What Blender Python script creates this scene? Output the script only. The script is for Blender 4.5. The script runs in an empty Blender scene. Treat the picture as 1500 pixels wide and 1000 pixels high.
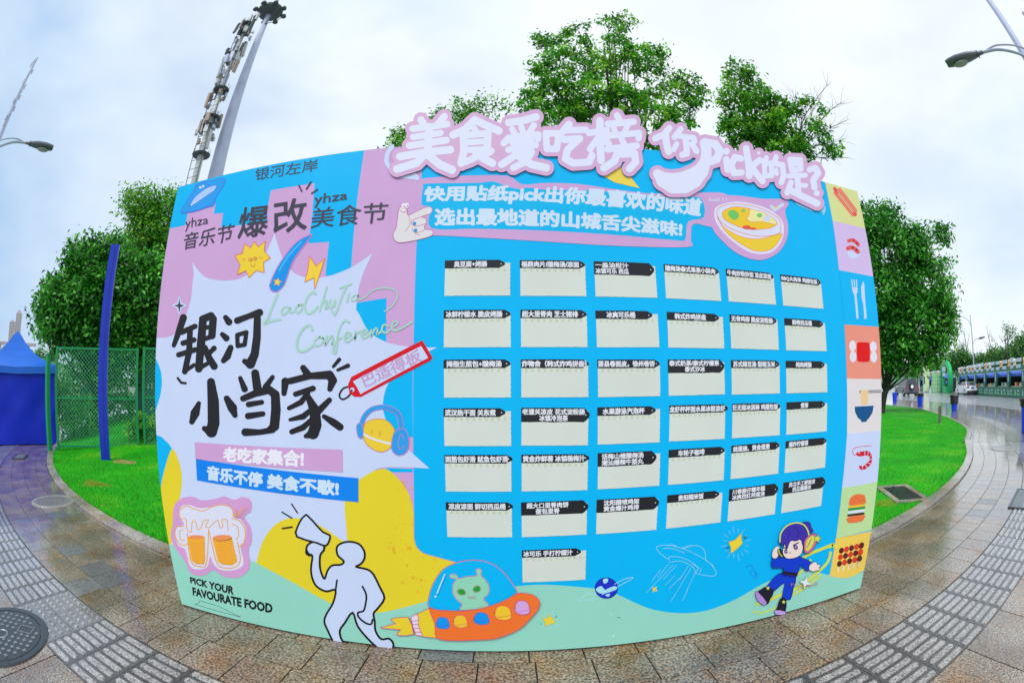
import bpy, math, random
import numpy as np
from mathutils import Vector, Matrix
from mathutils.geometry import tessellate_polygon

scene = bpy.context.scene
COL = scene.collection

# ---------------------------------------------------------------- camera (15 mm class fisheye on a full frame body)
CAM_POS = np.array([-0.144, -2.42, 1.555])
CAM_ROT = np.array([[0.99969, 0.00760, -0.02336], [-0.02308, -0.03236, -0.99921], [-0.00835, 0.99945, -0.03218]])  # camera axes as columns
FOC = 682.53            # focal length in photo pixels (1500 wide)
PPX, PPY = 755.53, 549.78
cam = bpy.data.cameras.new('camera')
cam_ob = bpy.data.objects.new('camera', cam)
COL.objects.link(cam_ob)
scene.camera = cam_ob
cam.type = 'PANO'
cam.panorama_type = 'FISHEYE_EQUISOLID'
cam.fisheye_lens = FOC / 1500 * 36
cam.fisheye_fov = 3.3
cam.sensor_width = 36
cam.shift_x = -(PPX - 750) / 1500
cam.shift_y = (PPY - 500) / 1000
cam.clip_start = 0.05
cam.clip_end = 3000
m4 = Matrix([list(CAM_ROT[i]) + [CAM_POS[i]] for i in range(3)] + [[0, 0, 0, 1]])
cam_ob.matrix_world = m4

# ---------------------------------------------------------------- sky and light
SUN_EL, SUN_AZ = math.radians(52), math.radians(205)     # behind the camera, a little to the left
world = bpy.data.worlds.new('World')
scene.world = world
world.use_nodes = True
nt = world.node_tree
nt.nodes.clear()
N, L = nt.nodes.new, nt.links.new
out = N('ShaderNodeOutputWorld'); bg = N('ShaderNodeBackground')
sky = N('ShaderNodeTexSky'); sky.sky_type = 'NISHITA'; sky.sun_disc = False
sky.sun_elevation = SUN_EL; sky.sun_rotation = SUN_AZ; sky.air_density = 1.0; sky.dust_density = 1.5
tc = N('ShaderNodeTexCoord')
mp = N('ShaderNodeMapping'); mp.inputs['Scale'].default_value = (1.0, 1.0, 1.9); mp.inputs['Location'].default_value = (3.1, 1.7, 0.4)
n1 = N('ShaderNodeTexNoise'); n1.inputs['Scale'].default_value = 1.5; n1.inputs['Detail'].default_value = 5; n1.inputs['Roughness'].default_value = 0.5
n2 = N('ShaderNodeTexNoise'); n2.inputs['Scale'].default_value = 2.7; n2.inputs['Detail'].default_value = 4; n2.inputs['Roughness'].default_value = 0.5; n2.inputs['Distortion'].default_value = 0.3
L(tc.outputs['Generated'], mp.inputs[0]); L(mp.outputs[0], n1.inputs['Vector']); L(mp.outputs[0], n2.inputs['Vector'])
# broad variation of the cloud deck: thin and blue to the west, thick and white over the middle
sep = N('ShaderNodeSeparateXYZ'); L(tc.outputs['Generated'], sep.inputs[0])
mr = N('ShaderNodeMapRange'); mr.inputs['From Min'].default_value = -1.0; mr.inputs['From Max'].default_value = 0.1
mr.inputs['To Min'].default_value = -0.45; mr.inputs['To Max'].default_value = 0.75
L(sep.outputs['X'], mr.inputs['Value'])
r1 = N('ShaderNodeMapRange'); r1.inputs['From Min'].default_value = 0.3; r1.inputs['From Max'].default_value = 0.7; r1.interpolation_type = 'SMOOTHSTEP'; r1.inputs['To Min'].default_value = 0.25; r1.inputs['To Max'].default_value = 0.85
L(n1.outputs[0], r1.inputs['Value'])
ad0 = N('ShaderNodeMath'); ad0.operation = 'SUBTRACT'; ad0.inputs[1].default_value = 0.0
mre = N('ShaderNodeMapRange'); mre.inputs['From Min'].default_value = 0.55; mre.inputs['From Max'].default_value = 0.95; mre.inputs['To Max'].default_value = 0.55
L(sep.outputs['X'], mre.inputs['Value']); L(mr.outputs[0], ad0.inputs[0]); L(mre.outputs[0], ad0.inputs[1])
ad = N('ShaderNodeMath'); ad.operation = 'ADD'; L(ad0.outputs[0], ad.inputs[0]); L(r1.outputs[0], ad.inputs[1]); ad.use_clamp = True
mixc = N('ShaderNodeMix'); mixc.data_type = 'RGBA'      # thin bluish cloud <-> bright white cloud
mixc.inputs[6].default_value = (0.225, 0.375, 0.585, 1); mixc.inputs[7].default_value = (0.65, 0.70, 0.74, 1)
L(ad.outputs[0], mixc.inputs[0])
mul = N('ShaderNodeVectorMath'); mul.operation = 'SCALE'; mul.inputs['Scale'].default_value = 0.10
L(sky.outputs[0], mul.inputs[0])
mixs = N('ShaderNodeMix'); mixs.data_type = 'RGBA'
r2 = N('ShaderNodeMapRange'); r2.inputs['From Min'].default_value = 0.25; r2.inputs['From Max'].default_value = 0.65
r2.inputs['To Min'].default_value = 0.82; r2.inputs['To Max'].default_value = 1.0
L(n2.outputs[0], r2.inputs['Value']); L(r2.outputs[0], mixs.inputs[0])
L(mul.outputs[0], mixs.inputs[6]); L(mixc.outputs[2], mixs.inputs[7])
L(mixs.outputs[2], bg.inputs[0]); bg.inputs[1].default_value = 1.0
L(bg.outputs[0], out.inputs[0])

sun = bpy.data.lights.new('sun', 'SUN'); sun.energy = 1.5; sun.angle = math.radians(25); sun.color = (1.0, 0.97, 0.92)
sun_ob = bpy.data.objects.new('sun', sun); COL.objects.link(sun_ob)
sd = Vector((math.sin(SUN_AZ) * math.cos(SUN_EL), math.cos(SUN_AZ) * math.cos(SUN_EL), math.sin(SUN_EL)))
sun_ob.rotation_euler = sd.to_track_quat('Z', 'Y').to_euler()
sun_ob.location = (0, 0, 50)

scene.view_settings.view_transform = 'Standard'
scene.view_settings.look = 'None'
scene.view_settings.exposure = 0.60
scene.view_settings.gamma = 1.0
scene.cycles.max_bounces = 6
scene.cycles.transparent_max_bounces = 8

# ---------------------------------------------------------------- helpers
rnd = random.Random(7)
nrg = np.random.default_rng(11)

def ray(x, y):
    dx, dy = x - PPX, PPY - y
    r = math.hypot(dx, dy); th = 2 * math.asin(min(1, r / 2 / FOC)); ph = math.atan2(dy, dx)
    v = np.array([math.sin(th) * math.cos(ph), math.sin(th) * math.sin(ph), -math.cos(th)])
    return CAM_ROT @ v
def gnd(x, y, z=0.0):
    d = ray(x, y); t = (z - CAM_POS[2]) / d[2]; p = CAM_POS + d * t
    return float(p[0]), float(p[1])
def dz(d): return d * 0.35 if d < 0.0095 else d    # print layers lie a fraction of a millimetre apart
def onb(x, y, dep=0.0):
    dep = dz(dep)                       # photo point -> point on the board plane, dep metres in front of it
    d = ray(x, y); t = (-dep - CAM_POS[1]) / d[1]; p = CAM_POS + d * t
    return (float(p[0]), -dep, float(p[2]))
def away(x, y, dist):                         # photo point -> point at that horizontal distance
    d = ray(x, y); t = dist / math.hypot(d[0], d[1]); p = CAM_POS + d * t
    return Vector((float(p[0]), float(p[1]), float(p[2])))

def lin(c):
    c = c / 255.0
    return c / 12.92 if c <= 0.04045 else ((c + 0.055) / 1.055) ** 2.4
def rgb(r, g, b, k=1.0):
    return tuple(min(0.92, lin(v) * k) for v in (r, g, b))

MATS = {}
def mat(name, color, rough=0.6, metal=0.0, noise=0.0, nscale=8.0, bump=0.0, bscale=40.0, spec=0.5, rand=0.0, coat=0.0, rvar=0.0, trans=0.0, alpha=1.0):
    if name in MATS: return MATS[name]
    m = bpy.data.materials.new(name); m.use_nodes = True
    t = m.node_tree; b = t.nodes['Principled BSDF']
    b.inputs['Roughness'].default_value = rough; b.inputs['Metallic'].default_value = metal
    b.inputs['Specular IOR Level'].default_value = spec
    if coat: b.inputs['Coat Weight'].default_value = coat; b.inputs['Coat Roughness'].default_value = 0.08
    if trans: b.inputs['Transmission Weight'].default_value = trans
    b.inputs['Base Color'].default_value = (*color, 1)
    tc = t.nodes.new('ShaderNodeTexCoord')
    if noise or rand:
        nz = t.nodes.new('ShaderNodeTexNoise'); nz.inputs['Scale'].default_value = nscale; nz.inputs['Detail'].default_value = 5
        t.links.new(tc.outputs['Object'], nz.inputs['Vector'])
        mr = t.nodes.new('ShaderNodeMapRange'); mr.inputs['From Min'].default_value = 0.25; mr.inputs['From Max'].default_value = 0.75
        mr.inputs['To Min'].default_value = 1 - noise; mr.inputs['To Max'].default_value = 1 + noise
        t.links.new(nz.outputs[0], mr.inputs['Value'])
        fac = mr.outputs[0]
        if rand:
            oi = t.nodes.new('ShaderNodeObjectInfo'); m2 = t.nodes.new('ShaderNodeMapRange')
            m2.inputs['To Min'].default_value = 1 - rand; m2.inputs['To Max'].default_value = 1 + rand
            t.links.new(oi.outputs['Random'], m2.inputs['Value'])
            mm = t.nodes.new('ShaderNodeMath'); mm.operation = 'MULTIPLY'; t.links.new(fac, mm.inputs[0]); t.links.new(m2.outputs[0], mm.inputs[1]); fac = mm.outputs[0]
        vm = t.nodes.new('ShaderNodeVectorMath'); vm.operation = 'SCALE'; vm.inputs[0].default_value = color
        t.links.new(fac, vm.inputs['Scale']); t.links.new(vm.outputs[0], b.inputs['Base Color'])
        if rvar:
            m3 = t.nodes.new('ShaderNodeMapRange'); m3.inputs['To Min'].default_value = max(0, rough - rvar); m3.inputs['To Max'].default_value = rough + rvar
            t.links.new(nz.outputs[0], m3.inputs['Value']); t.links.new(m3.outputs[0], b.inputs['Roughness'])
    if bump:
        nb = t.nodes.new('ShaderNodeTexNoise'); nb.inputs['Scale'].default_value = bscale; nb.inputs['Detail'].default_value = 3
        t.links.new(tc.outputs['Object'], nb.inputs['Vector'])
        bp = t.nodes.new('ShaderNodeBump'); bp.inputs['Strength'].default_value = bump; bp.inputs['Distance'].default_value = 0.02
        t.links.new(nb.outputs[0], bp.inputs['Height']); t.links.new(bp.outputs[0], b.inputs['Normal'])
    MATS[name] = m
    return m

def tagit(o, label=None, cat=None, group=None, kind=None):
    if label: o['label'] = label
    if cat: o['category'] = cat
    if group: o['group'] = group
    if kind: o['kind'] = kind
    return o
def thing(name, label, cat, loc=(0, 0, 0), rz=0.0, group=None):
    o = bpy.data.objects.new(name, None); COL.objects.link(o)
    o.empty_display_size = 0.2
    o.location = loc; o.rotation_euler = (0, 0, rz)
    return tagit(o, label, cat, group)
def link_mesh(name, me, parent=None, loc=None, kind=None):
    o = bpy.data.objects.new(name, me); COL.objects.link(o)
    if parent: o.parent = parent
    if loc: o.location = loc
    if kind: o['kind'] = kind
    return o
def copy_tree(o, parent=None):
    c = o.copy(); COL.objects.link(c)
    if parent is not None: c.parent = parent; c.matrix_parent_inverse = Matrix()
    for ch in [x for x in bpy.data.objects if x.parent == o]: copy_tree(ch, c)
    return c

class MB:
    """collects simple solids into one mesh"""
    def __init__(s): s.v = []; s.f = []; s.m = []; s.mats = []
    def mi(s, m):
        if m not in s.mats: s.mats.append(m)
        return s.mats.index(m)
    def add(s, vs, fs, m):
        b = len(s.v); s.v.extend([tuple(v) for v in vs]); k = s.mi(m)
        for f in fs: s.f.append(tuple(b + i for i in f)); s.m.append(k)
        return s
    def box(s, c, size, m, rz=0.0, M=None):
        x, y, z = (q / 2 for q in size)
        P = [Vector((i, j, k)) for k in (-z, z) for j in (-y, y) for i in (-x, x)]
        if rz: R = Matrix.Rotation(rz, 3, 'Z'); P = [R @ p for p in P]
        P = [p + Vector(c) for p in P]
        if M is not None: P = [M @ p for p in P]
        return s.add(P, [(0, 2, 3, 1), (4, 5, 7, 6), (0, 1, 5, 4), (1, 3, 7, 5), (3, 2, 6, 7), (2, 0, 4, 6)], m)
    def tube(s, pts, r, m, n=10, caps=True):
        pts = [Vector(p) for p in pts]; rs = r if isinstance(r, (list, tuple)) else [r] * len(pts)
        vs = []; up = Vector((0, 0, 1))
        prev = None
        for i, p in enumerate(pts):
            d = (pts[min(i + 1, len(pts) - 1)] - pts[max(i - 1, 0)]).normalized()
            if prev is None:
                a = d.orthogonal().normalized()
            else:
                a = (prev - d * prev.dot(d)); a = a.normalized() if a.length > 1e-6 else d.orthogonal().normalized()
            prev = a; b = d.cross(a)
            for k in range(n):
                t = 2 * math.pi * k / n; vs.append(p + (a * math.cos(t) + b * math.sin(t)) * rs[i])
        fs = [(i * n + k, i * n + (k + 1) % n, (i + 1) * n + (k + 1) % n, (i + 1) * n + k) for i in range(len(pts) - 1) for k in range(n)]
        if caps: fs += [tuple(range(n - 1, -1, -1)), tuple((len(pts) - 1) * n + k for k in range(n))]
        return s.add(vs, fs, m)
    def lathe(s, prof, m, n=20, c=(0, 0, 0), caps=True):
        vs = [(c[0] + r * math.cos(2 * math.pi * k / n), c[1] + r * math.sin(2 * math.pi * k / n), c[2] + z) for r, z in prof for k in range(n)]
        q = len(prof)
        fs = [(i * n + k, i * n + (k + 1) % n, (i + 1) * n + (k + 1) % n, (i + 1) * n + k) for i in range(q - 1) for k in range(n)]
        if caps: fs += [tuple(range(n - 1, -1, -1)), tuple((q - 1) * n + k for k in range(n))]
        return s.add(vs, fs, m)
    def prism(s, poly, z0, z1, m, top=None):
        n = len(poly)
        if sum(poly[i][0] * poly[(i + 1) % n][1] - poly[(i + 1) % n][0] * poly[i][1] for i in range(n)) < 0: poly = poly[::-1]
        vs = [(x, y, z0) for x, y in poly] + [(x, y, z1) for x, y in poly]
        tri = tessellate_polygon([[Vector((x, y, 0)) for x, y in poly]])
        fs = [(i, (i + 1) % n, n + (i + 1) % n, n + i) for i in range(n)]
        fs += [(n + a, n + b, n + c) for a, b, c in tri] + [(c, b, a) for a, b, c in tri]
        return s.add(vs, fs, m)
    def build(s, name, parent=None, loc=None, kind=None, smooth=False):
        me = bpy.data.meshes.new(name); me.from_pydata(s.v, [], s.f)
        for m in s.mats: me.materials.append(m)
        me.polygons.foreach_set('material_index', s.m)
        if smooth: me.polygons.foreach_set('use_smooth', [True] * len(s.f))
        me.update()
        if smooth and smooth != 'all': me.shade_auto_smooth(use_auto_smooth=True, angle=math.radians(40)) if hasattr(me, 'shade_auto_smooth') else None
        return link_mesh(name, me, parent, loc, kind)

def catmull(pts, closed=False, n=6):
    P = [np.array(p, float) for p in pts]; q = len(P); o = []
    for i in range(q if closed else q - 1):
        if closed: a, b, c, d = P[(i - 1) % q], P[i], P[(i + 1) % q], P[(i + 2) % q]
        else: a, b, c, d = P[max(i - 1, 0)], P[i], P[i + 1], P[min(i + 2, q - 1)]
        for k in range(n):
            t = k / n
            o.append(0.5 * ((2 * b) + (-a + c) * t + (2 * a - 5 * b + 4 * c - d) * t * t + (-a + 3 * b - 3 * c + d) * t ** 3))
    if not closed: o.append(P[-1])
    return [tuple(x) for x in o]
# ---------------------------------------------------------------- ground, paving, lawn
OC = (0.0, 19.5)
def kerb_curve():
    pts = []
    for k in range(-62, 38): 
        a = math.radians(k); pts.append((OC[0] + 19.0 * math.sin(a), OC[1] - 19.0 * math.cos(a)))
    tail = catmull([pts[-1], (14.3, 5.95), (17.0, 8.2), (19.7, 10.9), (22.6, 14.1), (25.0, 17.4), (27.6, 22.6), (31.5, 31), (37, 45)], n=5)[1:]
    return pts + tail
K0 = kerb_curve()
_ks = [0.0]
for a, b in zip(K0, K0[1:]): _ks.append(_ks[-1] + math.hypot(b[0] - a[0], b[1] - a[1]))
_kp = np.array(K0); _ks = np.array(_ks)
_tan = np.gradient(_kp, _ks, axis=0); _tan /= np.linalg.norm(_tan, axis=1)[:, None]
S_MID = float(np.interp(0.0, _kp[:, 0], _ks))      # arc length where the kerb passes behind the board's middle
def KP(s, d):                                      # s metres along the kerb from the board's middle, d metres outward
    s = s + S_MID
    x = np.interp(s, _ks, _kp[:, 0]); y = np.interp(s, _ks, _kp[:, 1])
    tx = np.interp(s, _ks, _tan[:, 0]); ty = np.interp(s, _ks, _tan[:, 1]); l = math.hypot(tx, ty)
    return (float(x + ty / l * d), float(y - tx / l * d))
S_LO, S_HI = -S_MID + 0.01, float(_ks[-1]) - S_MID - 0.01

def stone_mat(name, base, speck, wet=0.5, rand=0.12, stain=True):
    m = bpy.data.materials.new(name); m.use_nodes = True
    t = m.node_tree; b = t.nodes['Principled BSDF']; N = t.nodes.new; L = t.links.new
    geo = N('ShaderNodeNewGeometry'); P = geo.outputs['Position']
    v1 = N('ShaderNodeTexNoise'); v1.inputs['Scale'].default_value = 62; v1.inputs['Detail'].default_value = 2; v1.inputs['Roughness'].default_value = 0.7; L(P, v1.inputs['Vector'])
    v2 = N('ShaderNodeTexVoronoi'); v2.inputs['Scale'].default_value = 95; L(P, v2.inputs['Vector'])
    big = N('ShaderNodeTexNoise'); big.inputs['Scale'].default_value = 1.7; big.inputs['Detail'].default_value = 6; big.inputs['Roughness'].default_value = 0.6; L(P, big.inputs['Vector'])
    r1 = N('ShaderNodeValToRGB'); r1.color_ramp.elements[0].position = 0.34; r1.color_ramp.elements[1].position = 0.62
    r1.color_ramp.elements[0].color = (*speck, 1); r1.color_ramp.elements[1].color = (*base, 1)
    L(v1.outputs[0], r1.inputs[0])
    # black mica grains
    gr = N('ShaderNodeMapRange'); gr.inputs['From Min'].default_value = 0.74; gr.inputs['From Max'].default_value = 0.80; gr.inputs['To Min'].default_value = 1; gr.inputs['To Max'].default_value = 0.45
    sp = N('ShaderNodeSeparateColor'); L(v2.outputs['Color'], sp.inputs[0]); L(sp.outputs[0], gr.inputs['Value'])
    oi = N('ShaderNodeObjectInfo'); ra = N('ShaderNodeMapRange'); ra.inputs['To Min'].default_value = 1 - rand; ra.inputs['To Max'].default_value = 1 + rand; L(oi.outputs['Random'], ra.inputs['Value'])
    mm = N('ShaderNodeMath'); mm.operation = 'MULTIPLY'; L(gr.outputs[0], mm.inputs[0]); L(ra.outputs[0], mm.inputs[1])
    vs = N('ShaderNodeVectorMath'); vs.operation = 'SCALE'; L(r1.outputs[0], vs.inputs[0]); L(mm.outputs[0], vs.inputs['Scale'])
    src = vs.outputs[0]
    if stain:                                      # rusty and mossy stains
        st = N('ShaderNodeTexNoise'); st.inputs['Scale'].default_value = 2.6; st.inputs['Detail'].default_value = 7; st.inputs['Roughness'].default_value = 0.65; L(P, st.inputs['Vector'])
        rm = N('ShaderNodeMapRange'); rm.inputs['From Min'].default_value = 0.47; rm.inputs['From Max'].default_value = 0.68; rm.inputs['To Max'].default_value = 0.9; L(st.outputs[0], rm.inputs['Value'])
        mx = N('ShaderNodeMix'); mx.data_type = 'RGBA'; mx.blend_type = 'MULTIPLY'; L(rm.outputs[0], mx.inputs[0]); L(src, mx.inputs[6]); mx.inputs[7].default_value = (0.95, 0.60, 0.24, 1)
        dk = N('ShaderNodeMapRange'); dk.inputs['From Min'].default_value = 0.42; dk.inputs['From Max'].default_value = 0.62; dk.inputs['To Min'].default_value = 0.72; dk.inputs['To Max'].default_value = 1.08; L(big.outputs[0], dk.inputs['Value'])
        v3 = N('ShaderNodeVectorMath'); v3.operation = 'SCALE'; L(mx.outputs[2], v3.inputs[0]); L(dk.outputs[0], v3.inputs['Scale']); src = v3.outputs[0]
    L(src, b.inputs['Base Color'])
    # film of rain water: patches nearly mirror-smooth
    wr = N('ShaderNodeMapRange'); wr.inputs['From Min'].default_value = 0.35; wr.inputs['From Max'].default_value = 0.6
    wr.inputs['To Min'].default_value = 0.22; wr.inputs['To Max'].default_value = 0.45; L(big.outputs[0], wr.inputs['Value'])
    L(wr.outputs[0], b.inputs['Roughness'])
    b.inputs['Coat Roughness'].default_value = 0.085; b.inputs['Coat IOR'].default_value = 1.9
    # water coat thinned in front of the board, added to mute the board's reflection
    sx = N('ShaderNodeSeparateXYZ'); L(P, sx.inputs[0]); ax = N('ShaderNodeMath'); ax.operation = 'ABSOLUTE'; L(sx.outputs['X'], ax.inputs[0])
    nw = N('ShaderNodeMath'); nw.operation = 'MULTIPLY_ADD'; L(big.outputs[0], nw.inputs[0]); nw.inputs[1].default_value = 1.6; L(ax.outputs[0], nw.inputs[2])
    dw = N('ShaderNodeMapRange'); dw.inputs['From Min'].default_value = 2.7; dw.inputs['From Max'].default_value = 3.7; dw.inputs['To Min'].default_value = 0.16 * wet; dw.inputs['To Max'].default_value = wet; L(nw.outputs[0], dw.inputs['Value'])
    L(dw.outputs[0], b.inputs['Coat Weight'])
    bp = N('ShaderNodeBump'); bp.inputs['Strength'].default_value = 0.25; bp.inputs['Distance'].default_value = 0.004; L(v1.outputs[0], bp.inputs['Height']); L(bp.outputs[0], b.inputs['Normal'])
    bc = N('ShaderNodeTexNoise'); bc.inputs['Scale'].default_value = 9; L(P, bc.inputs['Vector'])
    bp2 = N('ShaderNodeBump'); bp2.inputs['Strength'].default_value = 0.10; bp2.inputs['Distance'].default_value = 0.01; L(bc.outputs[0], bp2.inputs['Height']); L(bp2.outputs[0], b.inputs['Coat Normal'])
    return m
M_STONE = stone_mat('granite_paving', (0.46, 0.365, 0.27), (0.045, 0.033, 0.023), wet=1.0)
M_STONE2 = stone_mat('granite_grey', (0.20, 0.19, 0.19), (0.13, 0.12, 0.12), wet=0.7, stain=False)
M_TACT = stone_mat('tactile_granite', (0.44, 0.41, 0.39), (0.17, 0.155, 0.145), wet=1.0, stain=False)
M_TACTB = stone_mat('tactile_base', (0.10, 0.092, 0.088), (0.045, 0.04, 0.038), wet=0.7, stain=False)
M_KERB = stone_mat('kerb_granite', (0.52, 0.48, 0.44), (0.28, 0.25, 0.22), wet=0.5)
M_BED = mat('joint_mortar', (0.018, 0.015, 0.012), 0.6, noise=0.4, nscale=6)
M_ROAD = mat('wet_asphalt', (0.30, 0.30, 0.335), 0.30, noise=0.22, nscale=1.3, bump=0.15, bscale=90, coat=0.5, rvar=0.12)

b_ = MB(); R_ = 900
ring = [(R_ * math.cos(a), R_ * math.sin(a)) for a in np.linspace(0, 2 * math.pi, 48, endpoint=False)]
b_.add([(x, y, -0.03) for x, y in ring], [tuple(range(48))], M_ROAD)
tagit(b_.build('road'), kind='structure')

# paving bed: everything on the outer side of the kerb up to the road edge
def strip_mesh(d0, d1, s0, s1, z, m, step=0.6):
    mb = MB(); n = max(2, int((s1 - s0) / step)); vs = []
    for i in range(n + 1):
        s = s0 + (s1 - s0) * i / n
        a, b = KP(s, d0), KP(s, d1); vs += [(a[0], a[1], z), (b[0], b[1], z)]
    mb.add(vs, [(2 * i, 2 * i + 1, 2 * i + 3, 2 * i + 2) for i in range(n)], m)
    return mb
_bm = strip_mesh(-0.1, 8.0, S_LO, 12.3, -0.012, M_BED); _b2 = strip_mesh(-0.1, 5.52, 12.3, S_HI, -0.012, M_BED); _bm.add(_b2.v, _b2.f, M_BED); ground_pave = _bm.build('pavement'); tagit(ground_pave, kind='structure')

def slab_mb(mb, s0, s1, d0, d1, z0, z1, m, gap=0.0042, jit=0.0):
    q = [KP(s0 + gap, d0 + gap), KP(s1 - gap, d0 + gap), KP(s1 - gap, d1 - gap), KP(s0 + gap, d1 - gap)]
    c = (sum(p[0] for p in q) / 4, sum(p[1] for p in q) / 4)
    ch = 0.99
    vs = [(x, y, z0) for x, y in q] + [(x, y, z1 - 0.0012) for x, y in q] + [(c[0] + (x - c[0]) * ch, c[1] + (y - c[1]) * ch, z1) for x, y in q]
    tilt = [rnd.uniform(-jit, jit) for _ in range(4)]
    vs = vs[:4] + [(v[0], v[1], v[2] + tilt[i % 4]) for i, v in enumerate(vs[4:])]
    fs = [(4 + i, 4 + (i + 1) % 4, 8 + (i + 1) % 4, 8 + i) for i in range(4)] + [(i, (i + 1) % 4, 4 + (i + 1) % 4, 4 + i) for i in range(4)] + [(8, 9, 10, 11)]
    mb.add([(v[0] - c[0], v[1] - c[1], v[2]) for v in vs], [f[::-1] for f in fs], m)
    return c

rows = [(0.0, 0.30), (0.30, 0.615), (0.615, 0.935), (0.935, 1.27)]
cells = []
TACT0, TACT1 = 1.275, 1.895
def on_pave(s, d):                               # the road begins beyond this line on the right
    p = KP(s, d)
    if s > 12 and d > 5.6 - 0.0 * s: return False
    return True
for ri, (d0, d1) in enumerate(rows):
    w = 0.313; off = rnd.uniform(0, 0.05)
    s = S_LO + off
    while s < S_HI - w:
        ww = w if rnd.random() > 0.04 else 0.16
        cells.append((s, s + ww, d0, d1)); s += ww
_s = 21.9
while _s < S_HI - 1: cells.append((_s, _s + .6, TACT0, TACT1)); _s += .6
dd = TACT1
ri = 0
while dd < 7.9:
    wd = 0.60
    s = S_LO + (0.3 if ri % 2 else 0.0)
    while s < S_HI - 0.7:
        cells.append((s, s + 0.6, dd, dd + wd)); s += 0.6
    dd += wd; ri += 1
def front(c):                                    # apparent size from the camera, hidden or out of frame slabs last
    x, y = KP((c[0] + c[1]) / 2, (c[2] + c[3]) / 2)
    dx, dy = x - CAM_POS[0], y - CAM_POS[1]; r2 = dx * dx + dy * dy + 2.4
    az = math.degrees(math.atan2(dx, dy))
    hid = (y > 0.06 and abs(az) < 44.5) or abs(az) > 84 or (y < -0.1 and (math.hypot(dx, dy) < 1.62))
    return (1 if hid else 0, r2 / ((c[1] - c[0]) * (c[3] - c[2])) * math.sqrt(r2))
cells = [c for c in cells if on_pave((c[0] + c[1]) / 2, (c[2] + c[3]) / 2)]
cells.sort(key=front)
for c in cells[:298]:
    mb = MB(); m = M_STONE2 if rnd.random() < 0.035 else M_STONE
    cc = slab_mb(mb, *c, -0.03, 0.0, m, jit=0.0006)
    mb.build('paving_slab', ground_pave, (cc[0], cc[1], 0))
mb = MB()
for c in cells[298:]:
    t_ = MB(); cc = slab_mb(t_, *c, -0.03, 0.0, M_STONE, jit=0.0005)
    mb.add([(v[0] + cc[0], v[1] + cc[1], v[2]) for v in t_.v], t_.f, M_STONE)
mb.build('paving_slab', ground_pave, kind='stuff')

# tactile guiding strip: two tiles wide, bars along the strip, blister tiles at the bend
tact = strip_mesh(TACT0, TACT1, S_LO, 22, -0.008, M_BED).build('tactile_path'); tagit(tact, kind='structure')
def tact_tile(s0, d0, blister):
    mb = MB(); c = slab_mb(mb, s0, s0 + 0.31, d0, d0 + 0.31, -0.03, 0.0, M_STONE2 if blister else M_TACTB, gap=0.0015)
    a = KP(s0 + 0.155, d0 + 0.155); t = KP(s0 + 0.2, d0 + 0.155); ang = math.atan2(t[1] - a[1], t[0] - a[0])
    ca, sa = math.cos(ang), math.sin(ang)
    def put(poly, h, m):
        base = len(mb.v)
        ins = [(x * 0.93, y * 0.93) for x, y in poly]
        n = len(poly); cx = sum(p[0] for p in poly) / n; cy = sum(p[1] for p in poly) / n
        top = [(cx + (x - cx) * 0.9 if abs(x - cx) < 0.1 else x - math.copysign(0.003, x - cx), cy + (y - cy) * 0.82) for x, y in poly]
        vs = [(x, y, 0.0) for x, y in poly] + [(x, y, h) for x, y in top]
        vs = [(x * ca - y * sa, x * sa + y * ca, z) for x, y, z in vs]
        mb.add(vs, [(i, (i + 1) % n, n + (i + 1) % n, n + i) for i in range(n)] + [tuple(n + i for i in range(n))], m)
    if blister:
        for i in range(4):
            for j in range(4):
                cx, cy = (i - 1.5) * 0.075, (j - 1.5) * 0.075
                put([(cx + 0.019 * math.cos(k * math.pi / 5), cy + 0.019 * math.sin(k * math.pi / 5)) for k in range(10)], 0.006, M_TACT)
    else:
        for j in range(4):
            cy = (j - 1.5) * 0.0765; hw, hl, r = 0.0245, 0.142, 0.018
            pl = []
            for qx, qy, a0 in ((1, 1, 0), (-1, 1, 90), (-1, -1, 180), (1, -1, 270)):
                for k in range(3):
                    a_ = math.radians(a0 + k * 45); pl.append((qx * (hl - r) + r * math.cos(a_), cy + qy * (hw - r) + r * math.sin(a_)))
            put(pl, 0.007, M_TACT)
    return mb, c
tl = []
s = -21.0
while s < 21.7:
    for d0 in (TACT0, TACT0 + 0.31): tl.append((s, d0))
    s += 0.31
def keyt(c):
    x, y = KP(c[0] + 0.155, c[1] + 0.155); dx, dy = x - CAM_POS[0], y - CAM_POS[1]; az = math.degrees(math.atan2(dx, dy))
    vis = math.hypot(dx, dy) > 1.75 and abs(az) < 88
    return (0 if vis else 1, dx * dx + dy * dy)
tl.sort(key=keyt)
def is_blister(s): return -3.3 < s < -2.68
rest = MB()
for i, (s0, d0) in enumerate(tl):
    vis, r2 = keyt((s0, d0))
    if r2 > 25 ** 2: continue
    t_, c = tact_tile(s0, d0, is_blister(s0 + 0.155))
    if i < 150 and vis == 0: t_.build('tactile_tile', tact, (c[0], c[1], 0.0))
    else:
        for f, mi_ in zip(t_.f, t_.m): pass
        b0 = len(rest.v); rest.v += [(v[0] + c[0], v[1] + c[1], v[2]) for v in t_.v]
        for f, mi_ in zip(t_.f, t_.m): rest.f.append(tuple(b0 + k for k in f)); rest.m.append(rest.mi(t_.mats[mi_]))
rest.build('tactile_tile', tact, kind='stuff')

# kerb: stones one after the other
kerb = strip_mesh(-0.2, 0.0, S_LO, S_HI, -0.006, M_BED).build('kerb'); tagit(kerb, kind='structure')
s = S_LO
while s < S_HI - 1:
    p = KP(s, 0)
    mb = MB(); c = slab_mb(mb, s, s + 0.98, -0.19, -0.004, -0.03, 0.035, M_KERB, gap=0.004)
    mb.build('kerb_stone', kerb, (c[0], c[1], 0))
    s += 0.98

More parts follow.
